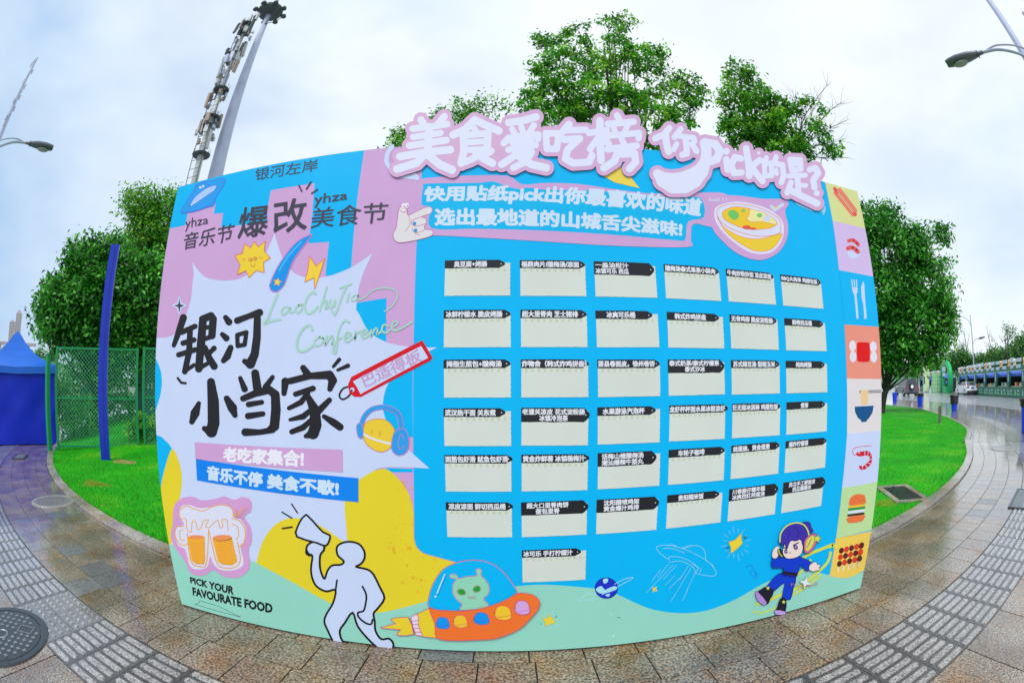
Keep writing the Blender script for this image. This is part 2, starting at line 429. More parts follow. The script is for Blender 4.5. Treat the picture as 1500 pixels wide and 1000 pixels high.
# lawn
def grass_mat():
    m = bpy.data.materials.new('lawn_grass'); m.use_nodes = True
    t = m.node_tree; b = t.nodes['Principled BSDF']; N = t.nodes.new; L = t.links.new
    P = N('ShaderNodeNewGeometry').outputs['Position']
    a = N('ShaderNodeTexNoise'); a.inputs['Scale'].default_value = 0.9; a.inputs['Detail'].default_value = 6; L(P, a.inputs['Vector'])
    c = N('ShaderNodeTexNoise'); c.inputs['Scale'].default_value = 48; c.inputs['Detail'].default_value = 3; L(P, c.inputs['Vector'])
    r = N('ShaderNodeValToRGB'); e = r.color_ramp.elements
    e[0].position = 0.30; e[0].color = (0.008, 0.27, 0.004, 1); e[1].position = 0.80; e[1].color = (0.14, 0.42, 0.01, 1)
    e2 = e.new(0.52); e2.color = (0.012, 0.34, 0.004, 1)
    L(a.outputs[0], r.inputs[0])
    k = N('ShaderNodeMapRange'); k.inputs['From Min'].default_value = 0.3; k.inputs['From Max'].default_value = 0.7; k.inputs['To Min'].default_value = 0.45; k.inputs['To Max'].default_value = 1.5; L(c.outputs[0], k.inputs['Value'])
    s = N('ShaderNodeVectorMath'); s.operation = 'SCALE'; L(r.outputs[0], s.inputs[0]); L(k.outputs[0], s.inputs['Scale']); L(s.outputs[0], b.inputs['Base Color'])
    b.inputs['Roughness'].default_value = 0.7; b.inputs['Specular IOR Level'].default_value = 0.15
    return m
M_GRASS = grass_mat()
def sm(t): t = min(1.0, max(0.0, t)); return t * t * (3 - 2 * t)
FA, FB = (-11.20, 4.52), (-9.30, 6.25)               # chain link fence line
_fl = math.hypot(FB[0] - FA[0], FB[1] - FA[1]); FD = ((FB[0] - FA[0]) / _fl, (FB[1] - FA[1]) / _fl); FN = (-FD[1], FD[0])
def lawn_z(x, y):                                     # the ground banks up behind the fence
    r = (x - FA[0]) * FD[0] + (y - FA[1]) * FD[1]; q = (x - FA[0]) * FN[0] + (y - FA[1]) * FN[1]
    z = 0.26 * sm((q + 1.6) / 2.6) * sm((r + .3) / 3.2) + 0.75 * sm(q / 12.0) * sm((r + 5) / 9)
    z *= 1 - sm((r - 7) / 8)
    return 0.02 + 0.012 * math.sin(x * 1.1) * math.cos(y * 1.3) + z
edge = [KP(s, -0.19) for s in np.arange(S_LO, S_HI, 0.6)]
# grid in curve coordinates
vs, fs = [], []
ds = [0.19, 0.25, 0.5, 0.9, 1.4, 2, 2.8, 3.8, 5, 6.5, 8, 10, 12, 14, 17]
ss = np.arange(S_LO, S_HI, 0.45); nd = len(ds)
for s in ss:
    for d in ds:
        x, y = KP(s, -d); vs.append((x, y, lawn_z(x, y) if d > 0.2 else 0.015))
for i in range(len(ss) - 1):
    for j in range(nd - 1):
        a = i * nd + j; fs.append((a, a + nd, a + nd + 1, a + 1))
me = bpy.data.meshes.new('lawn'); me.from_pydata(vs, [], [f[::-1] for f in fs]); me.materials.append(M_GRASS); me.polygons.foreach_set('use_smooth', [True] * len(fs)); me.update()
lawn = link_mesh('lawn', me); tagit(lawn, kind='structure')

def blades(name, region, n, h, w, m, seed=1):
    """triangular grass blades over sampled (x, y) points"""
    g = np.random.default_rng(seed); pts = region(g, n)
    k = len(pts); z = np.array([lawn_z(x, y) for x, y in pts]) - 0.005
    ang = g.uniform(0, 2 * np.pi, k); hh = h * g.uniform(0.5, 1.3, k); lean = g.uniform(0.1, 0.75, k) * hh; la = g.uniform(0, 2 * np.pi, k)
    v = np.zeros((k, 3, 3))
    dx, dy = np.cos(ang) * w / 2, np.sin(ang) * w / 2
    v[:, 0] = np.c_[pts[:, 0] - dx, pts[:, 1] - dy, z]; v[:, 1] = np.c_[pts[:, 0] + dx, pts[:, 1] + dy, z]
    v[:, 2] = np.c_[pts[:, 0] + np.cos(la) * lean, pts[:, 1] + np.sin(la) * lean, z + hh]
    me = bpy.data.meshes.new(name); me.vertices.add(3 * k); me.vertices.foreach_set('co', v.ravel())
    me.loops.add(3 * k); me.loops.foreach_set('vertex_index', np.arange(3 * k, dtype=np.int32))
    me.polygons.add(k); me.polygons.foreach_set('loop_start', np.arange(0, 3 * k, 3, dtype=np.int32)); me.polygons.foreach_set('loop_total', np.full(k, 3, dtype=np.int32))
    for q in (m if isinstance(m, list) else [m]): me.materials.append(q)
    if isinstance(m, list): me.polygons.foreach_set('material_index', g.choice(len(m), k, p=[.5, .3, .2]).astype(np.int32))
    me.update(); me.validate()
    return link_mesh(name, me, kind='stuff')
def lawn_region(g, n):
    o = []
    for side, s0, s1, dmax in ((-1, -18.5, -3.0, 4.5), (1, 3.0, 30.0, 6.5)):
        m_ = int(n * (0.45 if side < 0 else 0.55))
        u = g.uniform(0, 1, m_) ** 1.5; s = (s0 + (s1 - s0) * (1 - u if side < 0 else u)); d = 0.19 + g.uniform(0, 1, m_) ** 1.3 * dmax
        for a, b in zip(s, d): o.append(KP(a, -b))
    return np.array(o)
M_BLADE = mat('grass_blade', (0.03, 0.46, 0.008), 0.6, noise=0.4, nscale=1.2, spec=0.15)
tagit(blades('grass', lawn_region, 190000, 0.042, 0.007, [M_BLADE, mat('grass_blade_dark', (0.008, 0.17, 0.006), 0.6, noise=.3, nscale=1.2, spec=.15), mat('grass_blade_pale', (0.16, 0.55, 0.02), 0.6, noise=.3, nscale=1.2, spec=.15)]), 'short bright green mown grass of the lawn behind the board', 'grass')
# ---------------------------------------------------------------- the display board
BW, BH = 2.498, 3.0
KB = 0.93                                     # print albedo relative to the picture colour
def pm(c, rough=0.42):
    n = 'print_%02x%02x%02x' % tuple(int(v) for v in c)
    if n in MATS: return MATS[n]
    m_ = mat(n, rgb(*c, KB), rough, noise=0.025, nscale=3.0, bump=0.03, bscale=500, spec=0.35 if sum(c) < 200 else 0.16)
    t = m_.node_tree; b = t.nodes['Principled BSDF']; old = b.inputs['Normal'].links[0].from_node; tc = next(q for q in t.nodes if q.type == 'TEX_COORD')
    mp = t.nodes.new('ShaderNodeMapping'); mp.inputs['Scale'].default_value = (1.6, 1, 0.55); wv = t.nodes.new('ShaderNodeTexNoise'); wv.inputs['Scale'].default_value = 1.3; wv.inputs['Detail'].default_value = 2
    t.links.new(tc.outputs['Object'], mp.inputs[0]); t.links.new(mp.outputs[0], wv.inputs['Vector']); b2 = t.nodes.new('ShaderNodeBump'); b2.inputs['Strength'].default_value = 0.5; b2.inputs['Distance'].default_value = 0.05
    t.links.new(wv.outputs[0], b2.inputs['Height']); t.links.new(old.outputs[0], b2.inputs['Normal']); t.links.new(b2.outputs[0], b.inputs['Normal'])
    return m_
CY, PK, PL, MT, YL = (0, 184, 246), (207, 166, 214), (203, 217, 248), (150, 216, 198), (232, 212, 48)
BK, MG, OG = (16, 18, 26), (214, 112, 150), (247, 122, 52)
board = thing('display_board', 'large printed festival display board with pink cut-out title and a grid of blank vote cards', 'display board', (0, 0, 0))
mb = MB()
m_edge = mat('board_edge', rgb(60, 110, 110), 0.6); m_frame = mat('board_back', (0.30, 0.22, 0.14), 0.7, noise=0.2)
mb.box((0, 0.03, BH / 2 + .006), (2 * BW, 0.06, BH - .012), m_edge); mb.build('panel', board)
fr = MB()
for x in (-2.3, -1.15, 0, 1.15, 2.3):
    fr.box((x, 0.085, 1.5), (0.045, 0.045, 2.9), m_frame)
    fr.tube([(x, 0.1, 2.3), (x, 0.55, 0.01)], 0.018, m_frame, 6)
fr.build('back_frame', board)

LEV = [0.0004]
def Z(ox, oy, s): return lambda *pts: [(ox + p[0] / s, oy + p[1] / s) + tuple(p[2:]) for p in pts]
ZA = Z(220, 210, 3.7025); ZB = Z(220, 440, 3.1238); ZC = Z(220, 700, 3.3325); ZD = Z(560, 150, 4.1667); ZE = Z(900, 150, 4.0)
ZU = Z(540, 770, 4.1667); ZV = Z(840, 750, 3.5714); ZS = Z(1190, 250, 3.225); ZT = Z(1190, 550, 3.125); ZG = Z(940, 690, 5.0); ZH = Z(640, 700, 5.0)
def clip(pts):                                # keep print inside the board
    e = 0.0015
    def cut(P, ax, lim, sg):
        o = []
        for i in range(len(P)):
            a, b = P[i - 1], P[i]; ia, ib = sg * (a[ax] - lim) <= 0, sg * (b[ax] - lim) <= 0
            if ia != ib:
                t = (lim - a[ax]) / (b[ax] - a[ax]); o.append(tuple(a[k] + (b[k] - a[k]) * t for k in range(3)))
            if ib: o.append(b)
        return o
    for ax, lim, sg in ((0, BW - e, 1), (0, -BW + e, -1), (2, BH - e, 1), (2, .0135, -1)):
        pts = cut(pts, ax, lim, sg)
        if len(pts) < 3: return []
    return pts
class Art:
    def __init__(s, name, parent=None, lev=None, step=0.00012):
        s.name = name; s.parent = parent or board; s.d = LEV[0] if lev is None else lev; s.step = step; s.mb = MB()
    def tri(s, P3, m):
        if len(P3) < 3: return
        t = tessellate_polygon([[Vector((p[0], p[2], 0)) for p in P3]])
        fs = []
        for a, b, c in t:
            ax, az = P3[a][0], P3[a][2]
            cr = (P3[b][0] - ax) * (P3[c][2] - az) - (P3[b][2] - az) * (P3[c][0] - ax)
            fs.append((a, b, c) if cr > 0 else (c, b, a))
        s.mb.add(P3, fs, m)
    def fill(s, pts, c, smooth=0, clp=False, edge=None, ew=1.0):
        if smooth: pts = catmull(pts, True, smooth)
        P3 = [onb(p[0], p[1], s.d) for p in pts]
        if clp: P3 = clip(P3)
        s.tri(P3, pm(c)); s.d += s.step
        if edge: s.line(pts + [pts[0], pts[1]], ew, edge)
        return s
    def quad(s, P3, c):                        # board coordinates (x, z)
        s.tri([(x, -dz(s.d), z) for x, z in P3], pm(c)); s.d += s.step; return s
    def line(s, pts, w, c, smooth=0, closed=False):
        ws = None
        if closed: pts = list(pts) + [pts[0]]
        if smooth: pts = catmull(pts, False, smooth) if not closed else catmull(pts[:-1], True, smooth) + [pts[0]]
        ws = [p[2] / 2 if len(p) > 2 else w / 2 for p in pts]
        n = len(pts); m = pm(c)
        for i in range(n - 1):                 # overlapping rounded segments, each a hair further out than the last
            x0, y0 = pts[i][:2]; x1, y1 = pts[i + 1][:2]; L_ = math.hypot(x1 - x0, y1 - y0)
            if L_ < 1e-6: continue
            a = math.atan2(y1 - y0, x1 - x0); k = 4 if max(ws[i], ws[i + 1]) < 1.2 else 7
            P = [(x1 + ws[i + 1] * math.cos(a - math.pi / 2 + math.pi * j / k), y1 + ws[i + 1] * math.sin(a - math.pi / 2 + math.pi * j / k)) for j in range(k + 1)]
            P += [(x0 + ws[i] * math.cos(a + math.pi / 2 + math.pi * j / k), y0 + ws[i] * math.sin(a + math.pi / 2 + math.pi * j / k)) for j in range(k + 1)]
            dep = s.d + (i % 3) * 0.00003
            v3 = [onb(x, y, dep) for x, y in P]
            s.mb.add(v3, [tuple(range(len(v3)))[::-1]], m)
        s.d += s.step; return s
    def dot(s, x, y, r, c, ry=None, n=14, rot=0.0):
        ry = ry or r; ca, sa = math.cos(rot), math.sin(rot)
        P = [(x + r * math.cos(t) * ca - ry * math.sin(t) * sa, y + r * math.cos(t) * sa + ry * math.sin(t) * ca) for t in np.linspace(0, 2 * math.pi, n, endpoint=False)]
        return s.fill(P, c)
    def build(s, kind=None):
        return s.mb.build(s.name, s.parent, kind=kind)

# -- union outlines of brush strokes (signed distance + marching squares)
def march(F, X0, Y0, res):
    F = F + 1e-5
    segs = {}
    ins = F < 0
    code = ins[:-1, :-1] * 1 + ins[:-1, 1:] * 2 + ins[1:, 1:] * 4 + ins[1:, :-1] * 8
    T = {1: [(3, 0)], 2: [(0, 1)], 3: [(3, 1)], 4: [(1, 2)], 5: [(3, 0), (1, 2)], 6: [(0, 2)], 7: [(3, 2)], 8: [(2, 3)], 9: [(2, 0)], 10: [(0, 1), (2, 3)], 11: [(2, 1)], 12: [(1, 3)], 13: [(1, 0)], 14: [(0, 3)]}
    def key(i, j, e):
        return {0: ('h', i, j), 1: ('v', i, j + 1), 2: ('h', i + 1, j), 3: ('v', i, j)}[e]
    nxt = {}
    for i, j in zip(*np.nonzero((code > 0) & (code < 15))):
        for a, b in T[int(code[i, j])]: nxt[key(i, j, a)] = key(i, j, b)
    def pos(k):
        t, i, j = k
        if t == 'h': f0, f1 = F[i, j], F[i, j + 1]; u = f0 / (f0 - f1); return (X0 + (j + u) * res, Y0 + i * res)
        f0, f1 = F[i, j], F[i + 1, j]; u = f0 / (f0 - f1); return (X0 + j * res, Y0 + (i + u) * res)
    loops = []
    while nxt:
        k0, k = None, next(iter(nxt)); k0 = k; lp = []
        while k in nxt:
            lp.append(pos(k)); k = nxt.pop(k)
        if len(lp) > 5: loops.append(lp)
    return loops
def outline(strokes, grow=0.0, res=1.0):
    caps = []
    for st in strokes:
        for a, b in zip(st, st[1:]) if len(st) > 1 else [(st[0], st[0])]: caps.append((a, b))
    R = max(max(a[2], b[2]) for a, b in caps) + grow + 3
    xs = [p[0] for c in caps for p in c]; ys = [p[1] for c in caps for p in c]
    X0, X1, Y0, Y1 = min(xs) - R, max(xs) + R, min(ys) - R, max(ys) + R
    nx, ny = int((X1 - X0) / res) + 2, int((Y1 - Y0) / res) + 2
    gx, gy = np.meshgrid(X0 + np.arange(nx) * res, Y0 + np.arange(ny) * res)
    F = np.full(gx.shape, 1e9)
    for a, b in caps:
        dx, dy = b[0] - a[0], b[1] - a[1]; l2 = dx * dx + dy * dy + 1e-9
        t = np.clip(((gx - a[0]) * dx + (gy - a[1]) * dy) / l2, 0, 1)
        F = np.minimum(F, np.hypot(gx - a[0] - t * dx, gy - a[1] - t * dy) - (a[2] + (b[2] - a[2]) * t) - grow)
    return march(F, X0, Y0, res)
def islands(loops):
    """triangulate many loops: every outer one with its own holes; indices run over the loops in order"""
    n0 = np.cumsum([0] + [len(l) for l in loops]); ar = []
    for l in loops: a = np.array(l); ar.append(0.5 * float(np.sum(np.roll(a[:, 0], 1) * a[:, 1] - a[:, 0] * np.roll(a[:, 1], 1))))
    def inside(p, l):
        a = np.array(l); b = np.roll(a, -1, axis=0); c = (a[:, 1] > p[1]) != (b[:, 1] > p[1])
        with np.errstate(divide='ignore', invalid='ignore'): x = (b[:, 0] - a[:, 0]) * (p[1] - a[:, 1]) / (b[:, 1] - a[:, 1]) + a[:, 0]
        return bool(np.sum(c & (p[0] < x)) % 2)
    depth = [sum(inside(l[0], q) for j, q in enumerate(loops) if j != i) for i, l in enumerate(loops)]
    out = []
    for i, l in enumerate(loops):
        if depth[i] % 2: continue
        hs = [j for j, q in enumerate(loops) if depth[j] == depth[i] + 1 and inside(q[0], l)]
        ids = [n0[i] + k for k in range(len(l))] + [n0[j] + k for j in hs for k in range(len(loops[j]))]
        for t in tessellate_polygon([[Vector((p[0], p[1], 0)) for p in q] for q in [l] + [loops[j] for j in hs]]): out.append(tuple(int(ids[k]) for k in t))
    return out
def solid_from_loops(name, loops, d0, d1, mface, mside, parent):
    """flat cut-out with thickness: photo-space loops laid on the plane d1 in front of the board"""
    P = [[onb(x, y, d1) for x, y in lp] for lp in loops]
    flat = [p for lp in P for p in lp]
    tri = islands([[(p[0], p[2]) for p in lp] for lp in P])
    mb = MB(); fs = []
    for a, b, c in tri:
        cr = (flat[b][0] - flat[a][0]) * (flat[c][2] - flat[a][2]) - (flat[b][2] - flat[a][2]) * (flat[c][0] - flat[a][0])
        if abs(cr) < 1e-14: continue
        fs.append((a, b, c) if cr > 0 else (c, b, a))
    mb.add(flat, fs, mface)
    if d0 is not None:
        for lp in P:
            n = len(lp); vs = lp + [(p[0], -dz(d0), p[2]) for p in lp]
            mb.add(vs, [(i, (i + 1) % n, n + (i + 1) % n, n + i) for i in range(n)], mside)
        mb.add([(p[0], -dz(d0), p[2]) for p in flat], [f[::-1] for f in fs], mside)
    return mb.build(name, parent)

# -- lettering from the built-in font laid into a four-cornered field
def glyphs(s, bold):
    c = bpy.data.curves.new('lettering', 'FONT'); c.body = s; c.offset = bold; c.resolution_u = 2
    o = bpy.data.objects.new('lettering', c); m = o.to_mesh()
    v = np.array([q.co[:] for q in m.vertices]); f = [tuple(p.vertices) for p in m.polygons]
    o.to_mesh_clear(); bpy.data.objects.remove(o); bpy.data.curves.remove(c)
    return v, f
def embolden(v, f, grow, res=0.016):
    """thicker strokes: marching squares over the distance to the glyph outlines"""
    ed = {}
    for t in f:
        for a, b in zip(t, t[1:] + t[:1]):
            a_, b_ = tuple(np.round(v[a][:2], 5)), tuple(np.round(v[b][:2], 5)); k = (min(a_, b_), max(a_, b_)); ed[k] = ed.get(k, 0) + 1
    X0, Y0 = v[:, 0].min() - .12, v[:, 1].min() - .12; X1, Y1 = v[:, 0].max() + .12, v[:, 1].max() + .12
    nx, ny = int((X1 - X0) / res) + 2, int((Y1 - Y0) / res) + 2
    D = np.full((ny, nx), 0.1); INS = np.zeros((ny, nx), bool)
    gx, gy = X0 + np.arange(nx) * res, Y0 + np.arange(ny) * res
    def win(x0, x1, y0, y1, p):
        return max(0, int((x0 - p - X0) / res)), min(nx, int((x1 + p - X0) / res) + 2), max(0, int((y0 - p - Y0) / res)), min(ny, int((y1 + p - Y0) / res) + 2)
    for (a, b), n in ed.items():
        if n > 1: continue
        i0, i1, j0, j1 = win(min(a[0], b[0]), max(a[0], b[0]), min(a[1], b[1]), max(a[1], b[1]), .08)
        X, Y = np.meshgrid(gx[i0:i1], gy[j0:j1]); dx, dy = b[0] - a[0], b[1] - a[1]
        t = np.clip(((X - a[0]) * dx + (Y - a[1]) * dy) / (dx * dx + dy * dy + 1e-12), 0, 1)
        D[j0:j1, i0:i1] = np.minimum(D[j0:j1, i0:i1], np.hypot(X - a[0] - t * dx, Y - a[1] - t * dy))
    for t in f:
        P = v[list(t)][:, :2]
        for k in range(1, len(t) - 1):
            a, b, c = P[0], P[k], P[k + 1]
            i0, i1, j0, j1 = win(min(a[0], b[0], c[0]), max(a[0], b[0], c[0]), min(a[1], b[1], c[1]), max(a[1], b[1], c[1]), 0)
            X, Y = np.meshgrid(gx[i0:i1], gy[j0:j1])
            e = lambda p, q: (q[0] - p[0]) * (Y - p[1]) - (q[1] - p[1]) * (X - p[0])
            s1, s2, s3 = e(a, b), e(b, c), e(c, a)
            INS[j0:j1, i0:i1] |= ((s1 >= -1e-9) & (s2 >= -1e-9) & (s3 >= -1e-9)) | ((s1 <= 1e-9) & (s2 <= 1e-9) & (s3 <= 1e-9))
    F = np.where(INS, -D, D) - grow
    lp = march(F, X0, Y0, res)
    V = np.array([(x, y, 0.0) for l in lp for x, y in l])
    T = []
    for a, b, c in islands(lp):
        cr = (V[b][0] - V[a][0]) * (V[c][1] - V[a][1]) - (V[b][1] - V[a][1]) * (V[c][0] - V[a][0])
        if abs(cr) > 1e-12: T.append((a, b, c) if cr > 0 else (c, b, a))
    return V, T
def text(s, quad, color, parent=None, dep=None, bold=0.0, board_xy=False, grow=0.0, passes=1, pd=0.0, name='lettering'):
    """quad: top-left, top-right, bottom-right, bottom-left in photo points (or board x, z)"""
    v, f = glyphs(s, bold)
    if grow: v, f = embolden(v, f, grow)
    if dep is None: LEV[0] += 0.0004; dep = LEV[0]
    Q = [q if board_xy else (lambda p: (p[0], p[2]))(onb(q[0], q[1], dep)) for q in quad]
    x0, x1, y0, y1 = v[:, 0].min(), v[:, 0].max(), v[:, 1].min(), v[:, 1].max()
    u = (v[:, 0] - x0) / (x1 - x0); w = (y1 - v[:, 1]) / (y1 - y0)
    TL, TR, BR_, BL_ = [np.array(q) for q in Q]
    P = (TL * (1 - u)[:, None] + TR * u[:, None]) * (1 - w)[:, None] + (BL_ * (1 - u)[:, None] + BR_ * u[:, None]) * w[:, None]
    mb = MB()
    offs = [(0, 0)] if not pd else [(-pd, -pd), (pd, -pd), (-pd, pd), (pd, pd)]
    for k, off in enumerate(offs):
        mb.add([(p[0] + off[0], -dz(dep) - k * 0.00003, p[1] + off[1]) for p in P], f, pm(color))
    me_o = mb.build(name, parent or board)
    if '\n' in s or any(ord(q) > 127 for q in s) or ' ' in s: me_o['kind'] = 'stuff'
    # faces must look at the viewer
    me = me_o.data
    bad = [p.index for p in me.polygons if p.normal.y > 0]
    if len(bad) > len(me.polygons) / 2: me.flip_normals()
    return me_o

# base colour fields --------------------------------------------------------
A = Art('printed_background', lev=0.0003)
A.quad([(-BW + .001, .0135), (BW - .001, .0135), (BW - .001, BH - .001), (-BW + .001, BH - .001)], CY)
A.step = 0.0003
TLc, BLc = onb(263, 275), onb(265, 887.5)
# pink side field
pinkR = [(619, 225), (617.6, 256), (613, 320), (609.7, 366), (606.5, 470), (605.5, 530), (605, 620), (606, 700), (607, 775), (600, 800), (300, 860), (200, 860), (180, 500), (200, 240), (240, 200), (620, 190)]
A.fill(pinkR, PK, clp=True)
# cyan letter blocks on the pink field
A.fill([(230, 255), (300, 200), (535, 190)] + ZA((1160, 40), (1130, 250), (1120, 330), (1088, 700), (950, 720), (970, 535), (858, 542), (878, 400), (892, 217), (655, 255), (640, 330), (630, 432), (385, 455), (396, 378), (345, 383), (355, 325), (215, 330), (190, 445), (108, 462), (90, 380)), CY, clp=True)
A.fill(ZA((1100, 868), (1282, 838), (1279, 1000)) + ZB((1080, 0), (1080, 188), (990, 200), (900, 100), (940, 0)), CY)
A.fill([(605, 640), (575, 640), (560, 620), (555, 560), (570, 520), (605, 505)], CY)
A.fill(ZB((1080, 765), (1200, 770), (1204, 785), (1085, 785)), CY)
# white burst
bur = ZA((228, 645)) + catmull(ZA((228, 645), (262, 690), (305, 728), (400, 745), (500, 728), (570, 670), (630, 590), (675, 488)), n=4)[1:]
bur += catmull(ZA((675, 488), (695, 560), (728, 640), (785, 705), (860, 728), (960, 722), (1075, 680), (1150, 635), (1205, 597)), n=4)[1:]
bur += catmull(ZA((1205, 597), (1150, 720), (1125, 820), (1118, 900)) + ZB((955, 60), (1000, 140), (1080, 190), (1190, 212), (1312, 215)), n=4)[1:]
bur += catmull(ZB((1312, 215), (1180, 285), (1095, 370), (1065, 470), (1085, 560), (1160, 660), (1278, 768)), n=4)[1:]
bur += catmull(ZB((1278, 768), (1150, 762), (1040, 768)) + [(545, 700), (535, 740), (535, 800), (440, 860), (376, 850), (300, 850), (240, 820)], n=3)[1:]
bur += [(200, 800), (200, 494)] + catmull([(228, 495)] + ZB((100, 162), (150, 100), (185, 0)) + [(282, 415), (284, 400)], n=3) 
A.fill(bur, PL, clp=True)
A.fill(catmull(ZB((5, 245), (30, 275), (50, 330), (53, 390), (42, 450), (20, 510), (-10, 510), (-20, 245)), True, 4), CY, clp=True)
A.fill(ZB((10, 610), (50, 622), (85, 655), (105, 685), (80, 800), (80, 950), (10, 950)), CY, clp=True)
A.fill(catmull(ZB((100, 678), (128, 725), (145, 800), (140, 880), (125, 940), (105, 985)) + [(250, 806), (240, 810), (228, 800), (234, 740), (236, 710), (243, 680)], True, 3), YL, clp=True)
yel = catmull([(376, 821), (383.5, 796), (393, 779), (406, 766), (420, 759.5), (435, 758.5), (455, 763), (475, 773), (492, 785), (509, 796)], n=3) + catmull([(507, 770), (505, 745), (508, 725), (527, 702), (550, 688)], n=3) + catmull([(553, 687.5), (569, 688), (588, 706), (601, 728), (606, 754), (606.5, 785), (610, 800), (620, 809.5), (636, 814.5), (667, 823), (700, 832)], n=3) + [(700, 880), (620, 900), (480, 900), (376, 860)]
A.fill(yel, YL)
A.line([(606.2, 754), (606.5, 785), (610, 800), (620, 809.5), (636, 814.5), (667, 823)], 0.9, (230, 140, 170), smooth=3)
mint = catmull([(225, 797), (247, 797.5), (262, 799), (300, 803), (345, 812), (367, 820), (400, 837), (430, 853), (484, 883), (520, 893), (547, 897.5), (585, 891), (626, 880), (690, 865), (757, 858), (799, 855.8), (852, 859.5), (880, 863), (904, 870), (932, 883), (957.6, 892.5), (997, 897.5), (1036, 893.5), (1078, 877), (1106, 861), (1134, 847), (1162, 836), (1190, 836), (1216, 842), (1240, 842), (1300, 830)], n=3)
A.fill(mint + [(1310, 1000), (200, 1010)], MT, clp=True)
LEV[0] = 0.0036
A.build()

# orange dots on the yellow hill
A = Art('orange_dots', step=0.00005)
g = random.Random(4)
for i in range(120):
    x = g.uniform(562, 650); y = g.uniform(700, 868); 
    if x > 604 and y < 812: continue
    if x < 604 and abs(x - 590) / 30 + abs(y - 770) / 80 > 1.15: continue
    if y > 880 - (x - 560) * 0.2: continue
    r = g.choice([0.5, 0.7, 1.0, 1.4, 2.0]) * (1.2 if y > 790 else 0.8)
    A.dot(x, y, r, (238, 178, 44), n=8)
A.build(kind='stuff'); LEV[0] = 0.010

# vertical strip of food pictures ------------------------------------------
stripL = ZS((60, 60), (95, 237), (125, 470), (150, 727), (162, 981)) + ZT((158, 265), (135, 515), (107, 745), (78, 915))
stripR = ZS((214, 96), (246, 273), (285, 500), (308, 737), (323, 984)) + ZT((305, 254), (292, 486), (265, 706), (236, 900))
cols = [(216, 222, 150), (213, 190, 234), CY, (238, 150, 130), (228, 222, 224), (203, 217, 250), (190, 224, 160), (240, 206, 92)]
names = ['hot_dog_tile', 'sausage_tile', 'cutlery_tile', 'sweet_tile', 'noodle_tile', 'shrimp_tile', 'burger_tile', 'skewer_tile']
TL_ = []
for i in range(8):
    A = Art(names[i], lev=0.0045, step=0.0003)
    a, b = onb(*stripL[i]), onb(*stripL[i + 1]); c, d = onb(*stripR[i + 1]), onb(*stripR[i])
    zb = [(a[0], a[2]), (b[0], b[2])]
    xr = BW - 0.001
    if i == 7:
        A.fill([stripL[7], stripL[8]] + ZT((110, 922), (150, 926), (190, 916), (232, 893)) + [(1290, 832), (1290, 774)], cols[i], clp=True)
    else:
        zt = a[2] + 0 if i else BH - 0.0015
        ztr = d[2] if i else BH - 0.0015
        A.quad([(b[0], b[2]), (xr, c[2]), (xr, ztr), (a[0], zt)], cols[i])
    TL_.append(A)
RD = (226, 88, 88)
A = TL_[0]; A.line(ZS((112, 105), (192, 205)), 7.5, (236, 130, 110)); A.line(ZS((128, 95), (200, 190)), 7.5, (236, 130, 110)); A.line(ZS((105, 85), (203, 208)), 5.0, RD); A.line(ZS((122, 110), (190, 197)), 1.0, cols[0]); A.line(ZS((118, 95), (198, 195)), 0.8, cols[0])
A = TL_[1]; A.line(ZS((172, 332), (190, 328), (206, 338), (216, 350)), 5.4, RD, smooth=3); A.fill(ZS((163, 385), (180, 380), (200, 390), (225, 392), (220, 405), (200, 414), (175, 410)), (203, 217, 248), smooth=3); A.fill(ZS((176, 350), (205, 352), (222, 368), (200, 360)), (203, 217, 248)); A.line(ZS((168, 367), (185, 362), (203, 370), (215, 384)), 6.0, RD, smooth=3)
A = TL_[2]
for k, (p, q) in enumerate(((ZS((186, 515)), ZS((190, 555))), (ZS((197, 516)), ZS((200, 555))), (ZS((208, 516)), ZS((210, 555))))): A.line(p + q, 1.5, PL)
A.fill(ZS((187, 552), (214, 552), (213, 575), (205, 590), (193, 580)), PL); A.line(ZS((203, 585), (213, 695)), 3.2, PL)
A.fill(ZS((240, 522), (230, 550), (232, 600), (240, 628), (245, 700), (257, 698), (250, 620), (247, 570), (246, 540)), PL)
A = TL_[3]
for q in (ZS((190, 820)), ZS((192, 850))): pass
for x, y in ((190, 828), (192, 878), (288, 832), (290, 880)): A.dot(*ZS((x, y))[0], 5.0, (228, 226, 240), ry=8.2)
A.fill(catmull(ZS((214, 812), (240, 810), (266, 812), (271, 830), (272, 860), (270, 895), (262, 902), (240, 903), (216, 900), (211, 880), (210, 835)), True, 3), (228, 22, 26))
A = TL_[4]; A.line(ZT((216, 70), (314, 68)), 1.2, BK); A.line(ZT((216, 78), (314, 76)), 1.2, BK); A.fill(ZT((222, 67), (256, 67), (254, 130), (223, 134)), (240, 205, 150)); A.fill(ZT((193, 142), (281, 137), (275, 170), (258, 196), (249, 204), (249, 210), (225, 213), (223, 205), (208, 192), (196, 168)), (20, 86, 140))
A = TL_[5]; rs = (214, 36, 52)
A.line(ZT((270, 320), (210, 326), (188, 336), (184, 352), (196, 366)), 0.9, rs, smooth=3); A.fill(ZT((196, 362), (205, 350), (238, 344), (240, 366), (215, 370)), rs); A.dot(*ZT((214, 354))[0], 1.0, PL)
for P in (((241, 343), (256, 344), (252, 366), (242, 366)), ((258, 345), (270, 358), (262, 372), (254, 366)), ((271, 361), (274, 378), (262, 384), (262, 374)), ((274, 382), (270, 402), (252, 396), (262, 387)), ((268, 405), (254, 420), (242, 404), (252, 399)), ((250, 422), (235, 432), (230, 416), (240, 408)), ((232, 432), (216, 426), (213, 412), (226, 412))): A.fill(ZT(*P), rs)
A = TL_[6]
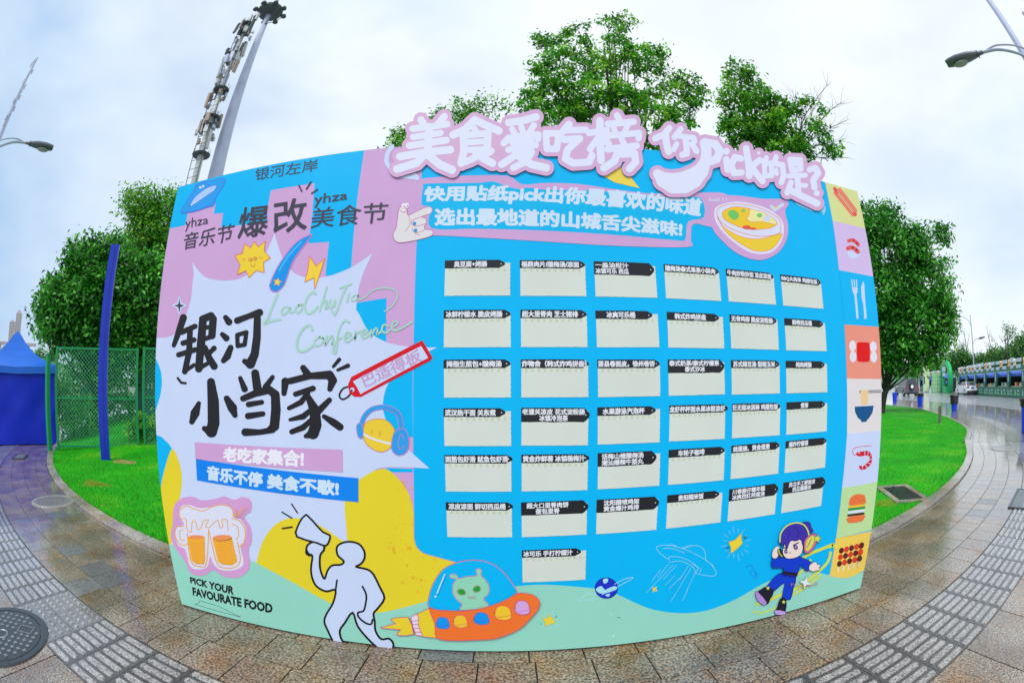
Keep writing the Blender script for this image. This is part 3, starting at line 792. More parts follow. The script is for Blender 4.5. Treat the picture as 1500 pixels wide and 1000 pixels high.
A.fill(catmull(ZT((168, 592), (172, 562), (190, 546), (215, 541), (238, 546), (244, 565), (243, 584), (205, 592)), True, 3), (238, 120, 66))
for x, y in ((185, 566), (200, 558), (214, 566), (228, 556), (192, 578), (222, 574), (234, 568)): A.dot(*ZT((x, y))[0], 0.6, BK, n=6)
for y, c in ((598, (238, 200, 60)), (609, (40, 150, 80)), (623, (220, 232, 250)), (636, (70, 30, 40))): A.line(ZT((169 - (y - 598) * .12, y + 3), (239 - (y - 598) * .12, y - 6)), 3.2, c)
A.fill(catmull(ZT((162, 648), (238, 637), (236, 655), (225, 666), (175, 674), (162, 668)), True, 3), (238, 120, 66))
A = TL_[7]
for i in range(5):
    for j in range(3):
        x, y = 133 + i * 23.2 - j * 4.5, 800 + j * 30 - i * 6.0
        if j == 0: A.line(ZT((x - 12, y + 75), (x - 15, y + 98)), 1.6, (225, 225, 220))
        A.dot(*ZT((x, y))[0], 3.5, (225, 62, 40) if (i + j) % 2 else (92, 26, 26), ry=4.6, rot=0.4)
for A in TL_: A.build()
# ---------------------------------------------------------------- vote cards
cardBL = [[(650.8, 433.6), (762.4, 433.4), (872.4, 434.4), (975.6, 437), (1067.4, 441.6), (1147.4, 447.6)],
 [(650, 509), (763.2, 508.4), (874.4, 508.8), (979, 509), (1071, 510.4), (1151.6, 513)],
 [(650.4, 582.4), (763.6, 582), (876, 581.6), (979.6, 579.6), (1072, 578), (1152, 576)],
 [(651, 653), (763.6, 652.4), (875.4, 651), (980, 646.4), (1072, 641.6), (1151.6, 636.6)],
 [(653, 719.6), (764, 719.4), (875.4, 716.4), (978.4, 710), (1070, 701.6), (1149, 692.6)],
 [(655.4, 786), (764.4, 786.4), (873, 782), (975.4, 774), (1065.4, 763.4), (1144, 751.4)], [None, (765.4, 852.6)]]
cardBR = [[(747.6, 433), (859, 434), (963, 436.4), (1056.6, 441), (1137, 446.4), (1206.4, 452.4)],
 [(748.4, 508.4), (860.8, 508.4), (966, 508.4), (1061, 510.4), (1141, 512.4), (1211, 514.4)],
 [(748.6, 582), (862, 581.6), (967.4, 580), (1062, 577.4), (1142.6, 576), (1212, 574.4)],
 [(749, 653), (861.4, 652), (966.6, 647.6), (1061.6, 642.6), (1142, 637.4), (1211, 631.6)],
 [(749.6, 719.6), (860.6, 717.6), (966, 711), (1060, 703), (1140, 693.4), (1208.6, 684.4)],
 [(750.4, 786.4), (859.4, 782.4), (961.6, 775.6), (1055.4, 764.6), (1135, 752.6), (1203, 740.6)], [None, (857.6, 848.4)]]
# text, tag length, text start, text end (fractions of the card width)
CT = [[('臭豆腐+烤肠', .92, .14, .64), ('福鼎肉片/酸梅汤/凉面', 1, .02, .90), ('一淼油柑汁\n冰镇可乐 西瓜', .98, .02, .55), ('酸梅汤泰式果茶小酥肉', 1, .02, .92), ('牛肉炒粉炒面 凉皮凉面', 1, .02, .94), ('BBQ大肉串 鸡翅包饭', 1, .02, .90)],
 [('冰鲜柠檬水 脆皮烤肠', 1, .03, .87), ('超大里脊肉 芝士猪排', 1, .02, .86), ('冰爽可乐桶', .91, .17, .62), ('韩式炸鸡拼盘', .93, .13, .68), ('无骨鸡柳 脆皮淀粉肠', .98, .03, .89), ('鲜榨西瓜桶', .95, .18, .65)],
 [('拇指生煎包+酸梅汤', 1, .04, .86), ('炸物舍（韩式炸鸡拼盘）', 1.01, .01, .97), ('萧县卷面皮，徐州卷饼', 1, .01, .91), ('泰式奶茶/泰式柠檬茶\n泰式沙冰', 1, .02, .90), ('苏式绿豆汤 甜糯玉米', 1, .04, .90), ('纯肉烤肠', .94, .23, .60)],
 [('武汉热干面 关东煮', .92, .02, .77), ('老潼关凉皮 花式淀粉肠\n冰镇冷泡茶', 1.02, .01, .94), ('水果游泳汽泡杯', .93, .08, .74), ('龙虾杯杯面水果冰粉凉虾', 1.05, 0, .99), ('巨无霸冰淇淋 鸡翅包饭', 1, .01, .94), ('煮茶', .94, .33, .51)],
 [('面筋包虾滑 鱿鱼包虾滑', 1.02, .01, .95), ('黄金炸鲜薯 冰镇杨梅汁', 1.02, .02, .95), ('话梅山楂酸梅汤\n潮汕爆辣牛筋丸', .94, .06, .72), ('车轮子咖啡', 1, .16, .62), ('蚝蛋烧、黄金蛋堡', 1, .03, .78), ('爆炸柠檬茶', 1, .07, .53)],
 [('凉皮凉面 鲜切西瓜桶', 1.02, .04, .90), ('超大口里脊肉饼\n蛋包里脊', 1.02, .08, .71), ('沈阳醋喷鸡架\n黄金爆汁鸡排', 1.02, .11, .68), ('贵阳糯米饭', .94, .19, .64), ('川香肠仔糯年糕\n冰爽西红柿蛋汤', 1.03, .06, .73), ('苏北手工擀面皮\n西瓜爆爆冰', 1.05, .13, .77)],
 [None, ('冰可乐 手打柠檬汁', .92, .02, .78)]]
CARD, TAG, WH = (214, 222, 214), (24, 27, 34), (228, 232, 240)
g = random.Random(9)
for r in range(7):
    for c in range(len(CT[r])):
        if not CT[r][c]: continue
        a, b = onb(*cardBL[r][c], 0.005), onb(*cardBR[r][c], 0.005)
        ex = Vector((b[0] - a[0], 0, b[2] - a[2])); W = ex.length; ex /= W; ez = Vector((-ex.z, 0, ex.x))
        O = Vector((a[0], 0, a[2])); Hc = 0.198
        P = lambda u, v: (O.x + ex.x * u + ez.x * v, O.z + ex.z * u + ez.z * v)
        A = Art('card', lev=0.0052)
        n = 16; pl = [P(u * W / n, (u % 2) * g.uniform(0, .0015)) for u in range(n + 1)]
        pl += [P(W - (v % 2) * g.uniform(0.0008, .003), v * (Hc - .016) / 14) for v in range(1, 15)] + [P(0, Hc - .016)]
        pl += [P((v % 2) * g.uniform(0, .0012), Hc - .016 - v * (Hc - .016) / 10) for v in range(1, 10)]
        A.quad(pl, CARD); card = A.build()
        t, fl, t0, t1 = CT[r][c]; two = '\n' in t
        hh = 0.074 if two else 0.045
        top = Hc; bot = Hc - hh
        D = Art('drip_row', card, lev=0.0056, step=0.00002)
        if not two:
            for k in range(10):
                u = 0.027 + k * 0.0325; v = bot - 0.0135
                if u > W - .02: break
                D.quad([P(u + .0075 * math.cos(q), v + .0075 * math.sin(q)) for q in np.linspace(math.radians(-250), math.radians(70), 10)] + [P(u, v + .02)], (200, 208, 176))
            D.build(kind='stuff')
        Hd = Art('header_tag', card, lev=0.0062)
        L_ = W * fl; q = 0.022 if two else 0.018
        pl = [P(-.002, bot)] + [P(u * (L_ - .04) / 8, bot + g.uniform(-.0016, .0012)) for u in range(1, 8)] + [P(L_ - .034, bot - .001), P(L_ - .022, bot + .006), P(L_ - .005, bot + hh * .32), P(L_, bot + hh * .5), P(L_ - .004, bot + hh * .66), P(L_ - .03, top), P(L_ * .5, top + .001), P(-.002, top)]
        Hd.quad(pl, TAG); u, v = L_ - .022, bot + hh * .5
        Hd.quad([P(u + .0032 * math.cos(k), v + .0032 * math.sin(k)) for k in np.linspace(0, 6.28, 9)[:-1]], WH); Hd.build()
        lines = t.split('\n')
        for li, s_ in enumerate(lines):
            if two:
                y1 = top - .005 - li * .0335; y0 = y1 - .030
                if li == 1:
                    k = len(s_) / len(lines[0]); mid = (t0 + t1) / 2; wd = (t1 - t0) * min(1, k)
                    x0, x1 = ((mid - wd / 2), (mid + wd / 2)) if t0 > .02 or k < .6 else (t0, t0 + wd)
                    if k >= 1: x0, x1 = t0, t1
                else: x0, x1 = t0, t1
            else: y1 = top - .0065; y0 = bot + .0065; x0, x1 = t0, t1
            text(s_, [P(x0 * W, y1), P(x1 * W, y1), P(x1 * W, y0), P(x0 * W, y0)], WH, card, dep=0.0068, bold=0.0, pd=0.0011 if two else 0.0014, board_xy=True)
# ---------------------------------------------------------------- title cut-outs (foam letters standing proud of the board)
def S(f, r, *pts): return [(x, y, rr) for x, y, rr in [(q[0], q[1], r) for q in f(*[p[:2] for p in pts])]]
def SV(f, s, *pts):
    q = f(*[p[:2] for p in pts]); return [(a[0], a[1], p[2] / s) for a, p in zip(q, pts)]
D_, E_ = (lambda r, *p: S(ZD, r, *p)), (lambda r, *p: S(ZE, r, *p))
T1 = [D_(5.2, (236, 108), (262, 150)), D_(5.2, (378, 88), (335, 142)), D_(4.8, (185, 162), (300, 150), (395, 134)), D_(4.6, (188, 213), (355, 188)), D_(5, (165, 265), (390, 232)),
 D_(5.4, (285, 150), (278, 300)), D_(5.6, (108, 332), (260, 305), (415, 290)), D_(5.8, (262, 315), (210, 370), (90, 408)), D_(6, (290, 330), (350, 380), (425, 412)),
 D_(5.6, (565, 108), (505, 168), (432, 200)), D_(5.6, (565, 108), (630, 140), (712, 175)), D_(4.6, (560, 160), (578, 190)), D_(4.8, (492, 205), (640, 190)), D_(4.4, (510, 246), (635, 238)), D_(4.6, (505, 292), (640, 285)),
 D_(5.4, (495, 205), (498, 300), (480, 372)), D_(5.4, (645, 195), (640, 285)), D_(5, (480, 372), (530, 355), (570, 335)), D_(5, (665, 298), (610, 330)), D_(5.6, (570, 305), (620, 345), (672, 372)),
 D_(5.4, (772, 125), (860, 112), (938, 90)), D_(4.4, (793, 165), (812, 195)), D_(4.4, (848, 152), (862, 190)), D_(4.6, (925, 142), (895, 190)), D_(5, (772, 218), (742, 250)), D_(4.8, (772, 218), (860, 208), (952, 198), (950, 225)),
 D_(4.4, (795, 248), (910, 235)), D_(4.8, (770, 290), (860, 275), (935, 262)), D_(5.2, (850, 260), (810, 325), (728, 380)), D_(4.8, (850, 310), (912, 305), (880, 360), (800, 400)), D_(5.6, (840, 335), (910, 380), (1000, 400)),
 D_(4.8, (998, 190), (1005, 285), (1065, 285), (1078, 190), (998, 190)), D_(5.2, (1140, 135), (1085, 198)), D_(4.8, (1120, 172), (1240, 168)), D_(5.2, (1110, 228), (1205, 222), (1130, 290), (1118, 345), (1165, 372), (1262, 365), (1280, 325)),
 D_(4.8, (1262, 188), (1370, 172)), D_(5.4, (1328, 115), (1328, 230), (1335, 355)), D_(4.8, (1320, 215), (1268, 285)), D_(4.6, (1345, 215), (1382, 252)),
 E_(4.6, (15, 78), (32, 108)), E_(4.8, (-38, 128), (40, 122), (112, 115)), E_(4, (-8, 140), (4, 175)), E_(4, (78, 135), (62, 170)), E_(4.6, (-48, 200), (-50, 235)), E_(4.6, (-48, 198), (60, 188), (145, 180), (142, 212)),
 E_(4.4, (42, 215), (56, 245)), E_(5, (-40, 275), (50, 265), (130, 255)), E_(5.4, (28, 275), (0, 345), (-62, 385)), E_(5.2, (50, 305), (118, 300), (125, 350), (88, 390))]
T2 = [E_(4.8, (322, 152), (290, 190), (240, 212)), E_(5.2, (300, 190), (305, 240), (318, 290)), E_(4.4, (388, 158), (352, 205)), E_(4, (375, 198), (465, 208), (470, 228)), E_(4.6, (418, 215), (425, 300), (398, 308)), E_(4, (365, 245), (348, 278)), E_(4.4, (455, 245), (482, 288)),
 SV(ZE, 4.0, (252, 418, 26), (290, 455, 46), (345, 475, 60), (410, 470, 64), (460, 445, 60), (505, 405, 46), (532, 350, 34), (540, 290, 30), (530, 240, 30)), E_(6.0, (530, 235), (590, 245), (618, 285), (600, 335), (550, 350)),
 E_(5, (656, 288)), E_(5, (656, 335), (664, 395)), E_(4.8, (742, 330), (705, 322), (685, 370), (700, 415), (745, 412)), E_(5, (772, 272), (785, 350), (790, 430)), E_(4.8, (852, 340), (800, 378), (868, 462)), E_(2.4, (846, 298)),
 E_(3.8, (890, 325), (882, 352)), E_(3.8, (878, 362), (882, 432), (922, 430), (920, 355), (878, 362)), E_(3.8, (948, 320), (938, 352)), E_(4.2, (938, 358), (985, 368), (992, 430), (978, 470)), E_(3.2, (948, 395), (952, 420)),
 E_(4.2, (1028, 335), (1042, 402), (1092, 392), (1088, 338), (1028, 335)), E_(3.2, (1040, 366), (1088, 362)), E_(3.8, (1022, 432), (1118, 428)), E_(4.2, (1072, 440), (1078, 520)), E_(3.4, (1080, 485), (1122, 488)), E_(4.2, (1035, 470), (1012, 530)), E_(5, (1040, 520), (1110, 555), (1188, 592)),
 E_(4.6, (1145, 395), (1178, 385), (1195, 415), (1165, 455), (1172, 498)), E_(4.4, (1186, 532))]
m_tp = mat('title_pink', rgb(214, 172, 212, KB), 0.5, noise=0.02, spec=0.3); m_ts = mat('foam_edge', rgb(120, 92, 122), 0.8); m_tw = mat('title_white', rgb(222, 228, 248, KB), 0.5, spec=0.3)
for st, gr in ((T1, 6.0), (T2, 5.6)):
    back = outline(st, gr)
    c = max(back, key=lambda l: abs(sum(l[i - 1][0] * l[i][1] - l[i][0] * l[i - 1][1] for i in range(len(l)))))
    base = solid_from_loops('title_cutout', [c], 0.0, 0.0105, m_tp, m_ts, board)
    solid_from_loops('title_lettering', outline(st, 0.15 if st is T1 else 0.0, 0.6), None, 0.0109, m_tw, m_ts, base)['kind'] = 'stuff'

# print that shows around the title
LEV[0] = 0.0042
A = Art('ring_print'); A.line(ZD((60, 270), (30, 320), (32, 380), (100, 440), (200, 460)), 6.5, PL, smooth=4); A.line(ZD((192, 440), (212, 462)), 7, PL); A.build()
A = Art('yellow_triangle_print'); A.fill(ZD((1335, 400), (1322, 435), (1420, 490), (1570, 525), (1470, 400), (1400, 380)), (238, 216, 90)); A.build()
A = Art('arrow_print'); A.fill(ZE((1035, 550), (1080, 590), (1150, 625), (1215, 632), (1212, 600), (1238, 610), (1235, 640), (1226, 662), (1218, 650), (1216, 640), (1150, 636), (1070, 600)), (150, 215, 250)); A.build()

# subtitle with its halo ------------------------------------------------------
A = Art('subtitle_halo', lev=0.0050, step=0.0004)
A.fill([(612, 268), (618, 262), (650, 259), (700, 257), (745, 258), (765, 270), (800, 268), (850, 270), (905, 278), (960, 284), (1030, 282), (1062, 284), (1075, 300), (1050, 332), (1016, 328), (1012, 352), (1006, 362), (900, 360), (800, 354), (700, 348), (640, 345), (610, 346), (606, 330), (610, 300)], PK, smooth=4)
A.fill([(620, 274), (627, 269), (700, 268), (722, 266), (742, 273), (760, 277), (775, 275), (800, 278), (880, 280), (960, 288), (1005, 288), (1028, 292), (1031, 318), (1008, 325), (1004, 350), (990, 352), (900, 344), (800, 338), (700, 335), (632, 334), (631, 304), (618, 300)], (10, 184, 238), smooth=4)
LEV[0] = 0.0058; A.build()
W2 = (206, 226, 246)
text('快用贴纸pick出你最喜欢的味道', [(622, 273.5), (1029, 291), (1026, 322), (620, 299)], W2, grow=0.046)
text('选出最地道的山城舌尖滋味!', ZD((320, 645)) + ZE((400, 700), (398, 790)) + ZD((318, 755)), W2, grow=0.046)
text('hot! ! !', ZE((555, 558), (660, 562), (657, 582), (555, 580)), W2, pd=0.0005)

# bowl sticker
A = Art('soup_bowl_print', lev=0.0066)
A.fill(ZE((570, 560), (700, 545), (870, 565), (960, 565), (1010, 575), (1020, 600), (1000, 640), (1018, 720), (1010, 800), (970, 870), (900, 915), (820, 922), (720, 885), (640, 820), (575, 740), (555, 640)), PK, smooth=4)
A.fill(ZE((585, 650), (600, 610), (680, 585), (760, 585), (880, 615), (960, 665), (992, 720), (985, 800), (940, 865), (880, 888), (800, 880), (720, 835), (640, 765), (595, 700)), (225, 222, 246), smooth=4)
A.fill(ZE((603, 670), (640, 730), (740, 785), (850, 800), (975, 770), (970, 800), (935, 850), (880, 872), (810, 865), (730, 822), (650, 755)), (238, 206, 60), smooth=4, edge=(232, 140, 90), ew=0.8)
A.fill(ZE((600, 645), (625, 610), (700, 595), (800, 605), (900, 640), (965, 685), (975, 730), (960, 770), (850, 785), (720, 755), (630, 705)), (218, 222, 246), smooth=4, edge=(232, 140, 90), ew=0.9)
A.fill(ZE((632, 655), (650, 630), (710, 612), (800, 625), (890, 660), (945, 695), (950, 715), (905, 738), (800, 745), (720, 725), (650, 690)), (240, 200, 50), smooth=4, edge=(232, 130, 90), ew=0.8)
A.fill(ZE((790, 640), (800, 625), (880, 650), (948, 695), (940, 715), (870, 700), (800, 700), (775, 680), (790, 660)), (238, 232, 160), smooth=3, edge=(232, 130, 90), ew=0.6)
A.fill(ZE((665, 650), (680, 632), (710, 635), (730, 660), (722, 680), (700, 690), (675, 672)), (110, 200, 100), smooth=3); A.dot(*ZE((755, 635))[0], 3, (120, 200, 110), ry=2.2); A.dot(*ZE((850, 662))[0], 4, (120, 200, 120), ry=3); A.dot(*ZE((893, 680))[0], 5, PL, ry=4.4)
A.dot(*ZE((775, 732))[0], 6, (228, 90, 70), ry=3); A.dot(*ZE((812, 740))[0], 5, (228, 90, 70), ry=1.8)
A.line(ZE((985, 600), (940, 630), (920, 610)), 5, PL); A.line(ZE((960, 610), (925, 625)), 1.6, (238, 206, 60)); A.build()

# pointing hand
SK = (226, 224, 226); HL = (196, 110, 150)
A = Art('hand_print', lev=0.0068)
A.fill(ZD((98, 668), (110, 640), (128, 640), (150, 655), (158, 690), (210, 665), (270, 640), (298, 642), (305, 660), (290, 680), (240, 698), (265, 710), (268, 735), (258, 755), (262, 775), (300, 780), (310, 800), (290, 818), (230, 835), (160, 850), (100, 855), (72, 835), (68, 800), (85, 765), (92, 720)), SK, smooth=4, edge=HL, ew=0.8)
A.line(ZD((160, 690), (170, 740), (140, 790)), 0.7, HL, smooth=3); A.line(ZD((265, 740), (215, 755), (180, 745), (185, 720), (240, 698)), 0.8, HL, smooth=3); A.line(ZD((262, 775), (220, 795), (190, 790), (185, 768)), 0.8, HL, smooth=3); A.line(ZD((200, 800), (230, 812)), .7, HL)
A.dot(*ZD((196, 740))[0], 2.8, (60, 150, 210)); A.dot(*ZD((203, 782))[0], 2.8, (60, 150, 210))
A.dot(*ZD((130, 632))[0], 3.0, (235, 232, 240), ry=4.2); A.dot(*ZD((150, 630))[0], 3.0, (235, 232, 240), ry=4.2); A.dot(*ZD((134, 638))[0], 1.2, HL); A.dot(*ZD((153, 634))[0], 1.2, HL); A.line(ZD((108, 660), (130, 672), (152, 662)), .8, HL, smooth=3)
A.build()

# ---- left side: header logos
DK = (58, 56, 74)
LEV[0] = 0.0046
text('银河左岸', ZA((572, 140), (912, 84), (905, 150), (568, 205)), DK, pd=0.0004)
text('yhza', ZA((192, 408), (318, 392), (312, 450), (188, 480)), DK, pd=0.0006); text('音乐节', ZA((188, 490), (462, 432), (440, 532), (178, 578)), DK, pd=0.0013)
text('爆', ZA((490, 350), (652, 330), (632, 500), (472, 520)), DK, grow=0.016); text('改', ZA((668, 315), (852, 288), (850, 468), (668, 496)), DK, grow=0.016)
text('yhza', ZA((893, 278), (1073, 258), (1066, 318), (888, 350)), DK, pd=0.0012); text('美食节', ZA((880, 352), (1295, 318), (1280, 430), (870, 462)), DK, grow=0.004)
A = Art('spark_lines'); A.line(ZA((806, 228), (822, 260)), 2.2, DK); A.line(ZA((872, 210), (848, 247)), 2.6, DK); A.line(ZA((908, 250), (875, 272)), 2.2, DK); A.build()
BL1, BL2 = (66, 130, 230), (110, 190, 240)
A = Art('planet_logo', lev=0.0050)
A.fill(ZA((165, 375), (190, 330), (215, 290), (240, 250), (270, 215), (320, 205), (400, 192), (398, 225), (375, 260), (352, 300), (345, 335), (300, 350), (240, 370), (200, 375)), (40, 160, 238), smooth=4, edge=BL1, ew=1.3)
A.fill(ZA((215, 345), (235, 300), (285, 255), (330, 232), (360, 228), (350, 255), (300, 290), (250, 325)), (176, 204, 248), smooth=3, edge=BL1, ew=1.2)
A.line(ZA((240, 260), (250, 225), (290, 215), (320, 228)), 1.2, BL1, smooth=3); A.line(ZA((180, 375), (260, 360), (330, 330), (348, 300)), 1.2, BL1, smooth=3); A.dot(*ZA((272, 240))[0], 1.8, (215, 220, 245)); A.dot(*ZA((287, 233))[0], 1.8, (215, 220, 245)); A.build()
SE = (222, 130, 100)
A = Art('sun_print', lev=0.0052)
A.fill(ZA((460, 608), (500, 598), (512, 545), (545, 568), (565, 532), (585, 562), (624, 530), (618, 585), (652, 622), (614, 645), (618, 700), (575, 690), (535, 728), (520, 690), (472, 712), (488, 660)), (240, 210, 60), edge=SE, ew=1.2)
for x, y in ((543, 632), (568, 626)): A.dot(*ZA((x, y))[0], 3.2, (200, 120, 60)); A.dot(*ZA((x, y))[0], 2.2, (240, 210, 60)); A.dot(*ZA((x + 2, y))[0], 1.3, (200, 120, 60))
A.line(ZA((545, 652), (552, 668), (566, 665), (568, 652)), 0.8, (200, 120, 60), smooth=3); A.line(ZA((500, 632), (512, 636)), .9, SE); A.line(ZA((502, 622), (514, 626)), .9, SE); A.line(ZA((590, 622), (606, 618)), .9, SE); A.build()
A = Art('comet_print', lev=0.0054)
A.fill(ZA((648, 775), (665, 720), (700, 655), (745, 590), (800, 530), (878, 494), (830, 560), (775, 640), (745, 720), (725, 770), (690, 804), (660, 800)), (30, 150, 236), smooth=4, edge=(210, 130, 190), ew=1.3)
A.line(ZA((700, 690), (750, 610), (820, 535)), 2.2, (60, 196, 250), smooth=3)
def star(A, x, y, r, c, e=None, n=5, q=0.5, rot=0.0, ew=0.6):
    P = [(x + (r if k % 2 == 0 else r * q) * math.sin(math.pi * k / n + rot), y - (r if k % 2 == 0 else r * q) * math.cos(math.pi * k / n + rot)) for k in range(2 * n)]
    return A.fill(P, c, edge=e, ew=ew)
star(A, *ZA((690, 752))[0], 6.2, (244, 214, 70), SE, rot=0.2); A.build()
A = Art('lightning_print', lev=0.0054); A.fill(ZA((865, 612), (900, 668), (946, 625), (918, 715), (892, 790), (890, 728), (838, 752), (855, 690)), (244, 210, 66), edge=(228, 130, 80), ew=1.1); A.dot(*ZA((890, 814))[0], 1.2, (220, 90, 60)); A.build()
def spark4(A, x, y, r, c, w=0.18, rot=0.0, rx=1.0):
    P = []
    for k in range(4):
        a = rot + k * math.pi / 2; P.append((x + r * math.sin(a) * rx, y - r * math.cos(a))); b = a + math.pi / 4; P.append((x + r * w * 1.4 * math.sin(b) * rx, y - r * w * 1.4 * math.cos(b)))
    A.fill(P, c)
A = Art('sparkle_print', lev=0.0050, step=0.0004); x, y = ZA((158, 880))[0]; spark4(A, x, y, 15, PL, 0.30, rx=.75); spark4(A, x, y, 11, DK, 0.2, rx=.7); A.build()

# script lettering
GS = (170, 214, 200)
A = Art('script_lettering', lev=0.0056)
for w, pts in ((3.6, ((692, 820), (665, 880), (640, 945), (618, 978), (660, 962), (706, 955))), (2.8, ((757, 893), (728, 888), (712, 912), (722, 930), (745, 912), (760, 890), (758, 918), (790, 908))), (2.8, ((802, 878), (788, 900), (800, 920), (822, 900), (820, 880), (800, 878), (835, 872))),
  (3.4, ((898, 818), (882, 805), (850, 840), (838, 890), (855, 922), (885, 912), (908, 885))), (2.8, ((958, 778), (940, 840), (918, 912))), (2.8, ((925, 885), (950, 850), (958, 865), (950, 895), (968, 885))), (2.8, ((978, 848), (970, 880), (985, 890), (1003, 850), (1000, 885))),
  (3.0, ((1030, 785), (1090, 762))), (3.0, ((1068, 772), (1040, 830), (1015, 900), (1000, 930), (985, 905))), (2.8, ((1078, 815), (1068, 862))), (2.8, ((1122, 822), (1098, 830), (1092, 855), (1115, 848), (1130, 820), (1125, 850), (1165, 835), (1205, 800), (1265, 785), (1325, 795), (1342, 830), (1315, 880), (1270, 912)))):
    A.line(ZA(*pts), w * (0.7 if len(pts) > 12 else 1), GS, smooth=4)
for w, pts in ((3.8, ((742, 135), (728, 112), (695, 135), (672, 185), (678, 228), (712, 230), (752, 200))), (2.9, ((772, 168), (752, 185), (760, 208), (788, 195), (788, 170), (770, 168), (800, 175))), (2.9, ((808, 165), (800, 205), (825, 165), (836, 170), (830, 200), (845, 188))), (2.9, ((912, 100), (885, 95), (860, 150), (850, 235), (835, 232), (850, 190), (875, 170))),
  (2.9, ((893, 172), (918, 155), (900, 145), (888, 170), (900, 190), (930, 168))), (2.9, ((940, 142), (936, 178), (945, 150), (968, 140))), (2.9, ((968, 158), (995, 142), (980, 132), (965, 155), (978, 172), (1005, 155))), (2.9, ((1012, 135), (1010, 165), (1030, 128), (1040, 135), (1038, 155), (1060, 140))), (2.9, ((1090, 118), (1068, 112), (1060, 138), (1080, 148), (1105, 128))), (2.9, ((1108, 122), (1132, 105), (1118, 95), (1104, 120), (1120, 138), (1160, 122), (1198, 98)))):
    A.line(ZB(*pts), w, GS, smooth=4)
A.build(kind='stuff')

# brush calligraphy
def BZ(r, *pts): return [(a, b, r / 3.1238) for a, b in ZB(*pts)]
def BV(*pts): q = ZB(*[p[:2] for p in pts]); return [(a[0], a[1], p[2] / 3.1238) for a, p in zip(q, pts)]
CAL = [BV((152, 78, 16), (135, 130, 15), (108, 205, 10)), BZ(12, (145, 145), (205, 118)), BZ(12, (150, 195), (200, 180)), BZ(12, (130, 248), (205, 225)), BV((182, 140, 13), (178, 235, 14), (158, 325, 13)), BZ(9, (160, 322), (200, 295)),
 BV((240, 100, 18), (232, 200, 19), (222, 312, 17)), BZ(17, (240, 85), (278, 70), (288, 85), (282, 160)), BZ(10, (245, 125), (280, 120)), BZ(11, (240, 178), (282, 165)), BV((250, 215, 13), (270, 265, 16), (292, 300, 17)), BV((292, 218, 12), (262, 250, 9)), BZ(10, (222, 312), (258, 290)),
 BV((345, 78, 12), (360, 98, 16)), BV((330, 155, 11), (348, 172, 15)), BV((368, 215, 13), (352, 255, 17), (335, 275, 12)), BV((398, 92, 15), (450, 72, 13), (500, 55, 17)), BV((490, 80, 16), (488, 170, 18), (478, 245, 19), (458, 290, 22), (432, 278, 12)), BZ(10, (398, 158), (400, 208), (432, 202), (440, 145), (398, 158)),
 BV((278, 372, 18), (288, 460, 26), (290, 560, 27), (280, 600, 26), (248, 585, 12)), BV((222, 470, 10), (205, 515, 21), (190, 555, 12)), BV((350, 448, 14), (375, 490, 22), (388, 525, 12)), BZ(5.5, (126, 355), (142, 376), (162, 378)),
 BV((480, 332, 18), (490, 400, 20)), BV((412, 355, 10), (432, 405, 15)), BV((560, 350, 10), (528, 395, 14)), BV((425, 448, 14), (480, 425, 16), (545, 408, 18), (572, 430, 20), (575, 500, 22), (568, 575, 22), (545, 592, 15)), BV((450, 475, 13), (510, 465, 11)), BV((448, 528, 15), (515, 518, 12)), BV((435, 602, 18), (500, 602, 13), (560, 592, 14)),
 BV((700, 308, 14), (722, 340, 18)), BV((618, 370, 18), (612, 425, 12)), BV((640, 368, 15), (730, 345, 15), (820, 340, 20), (835, 365, 20), (822, 405, 12)), BV((665, 428, 12), (745, 402, 13)), BV((720, 425, 12), (690, 465, 13), (635, 492, 10)), BV((722, 440, 13), (752, 500, 24), (758, 570, 26), (745, 608, 26), (712, 620, 10)), BV((735, 500, 11), (700, 530, 14), (640, 545, 8)), BV((738, 545, 11), (700, 580, 14), (648, 600, 12)), BV((820, 455, 12), (770, 505, 16)), BV((795, 530, 10), (835, 555, 17), (868, 578, 17)),
 BV((865, 270, 9), (838, 302, 7)), BV((905, 298, 10), (858, 318, 7))]
m_ink = mat('brush_ink', rgb(20, 20, 26), 0.5, spec=0.35)
solid_from_loops('brush_lettering', outline(CAL, 0.0, 0.6), None, 0.0062, m_ink, m_ink, board)['kind'] = 'stuff'

# luggage tag
A = Art('luggage_tag_print', lev=0.0060, step=0.0003)
RDT = (216, 24, 40)
A.line(ZB((935, 400), (905, 395), (880, 405), (865, 435), (880, 452), (905, 440), (925, 415)), 2.6, BK, smooth=3)
A.fill(ZB((905, 385), (920, 350), (1245, 182), (1292, 262), (1282, 275), (965, 440), (935, 440), (912, 425)), RDT)
A.fill(ZB((928, 370), (1240, 208), (1272, 262), (962, 428), (948, 400)), PL); A.dot(*ZB((925, 408))[0], 3.2, PL); A.dot(*ZB((922, 412))[0], 1.6, BK); A.build()
LEV[0] = 0.0072; text('巴适得板', ZB((962, 345), (1228, 218), (1246, 276), (985, 402)), (200, 160, 205), grow=0.02)

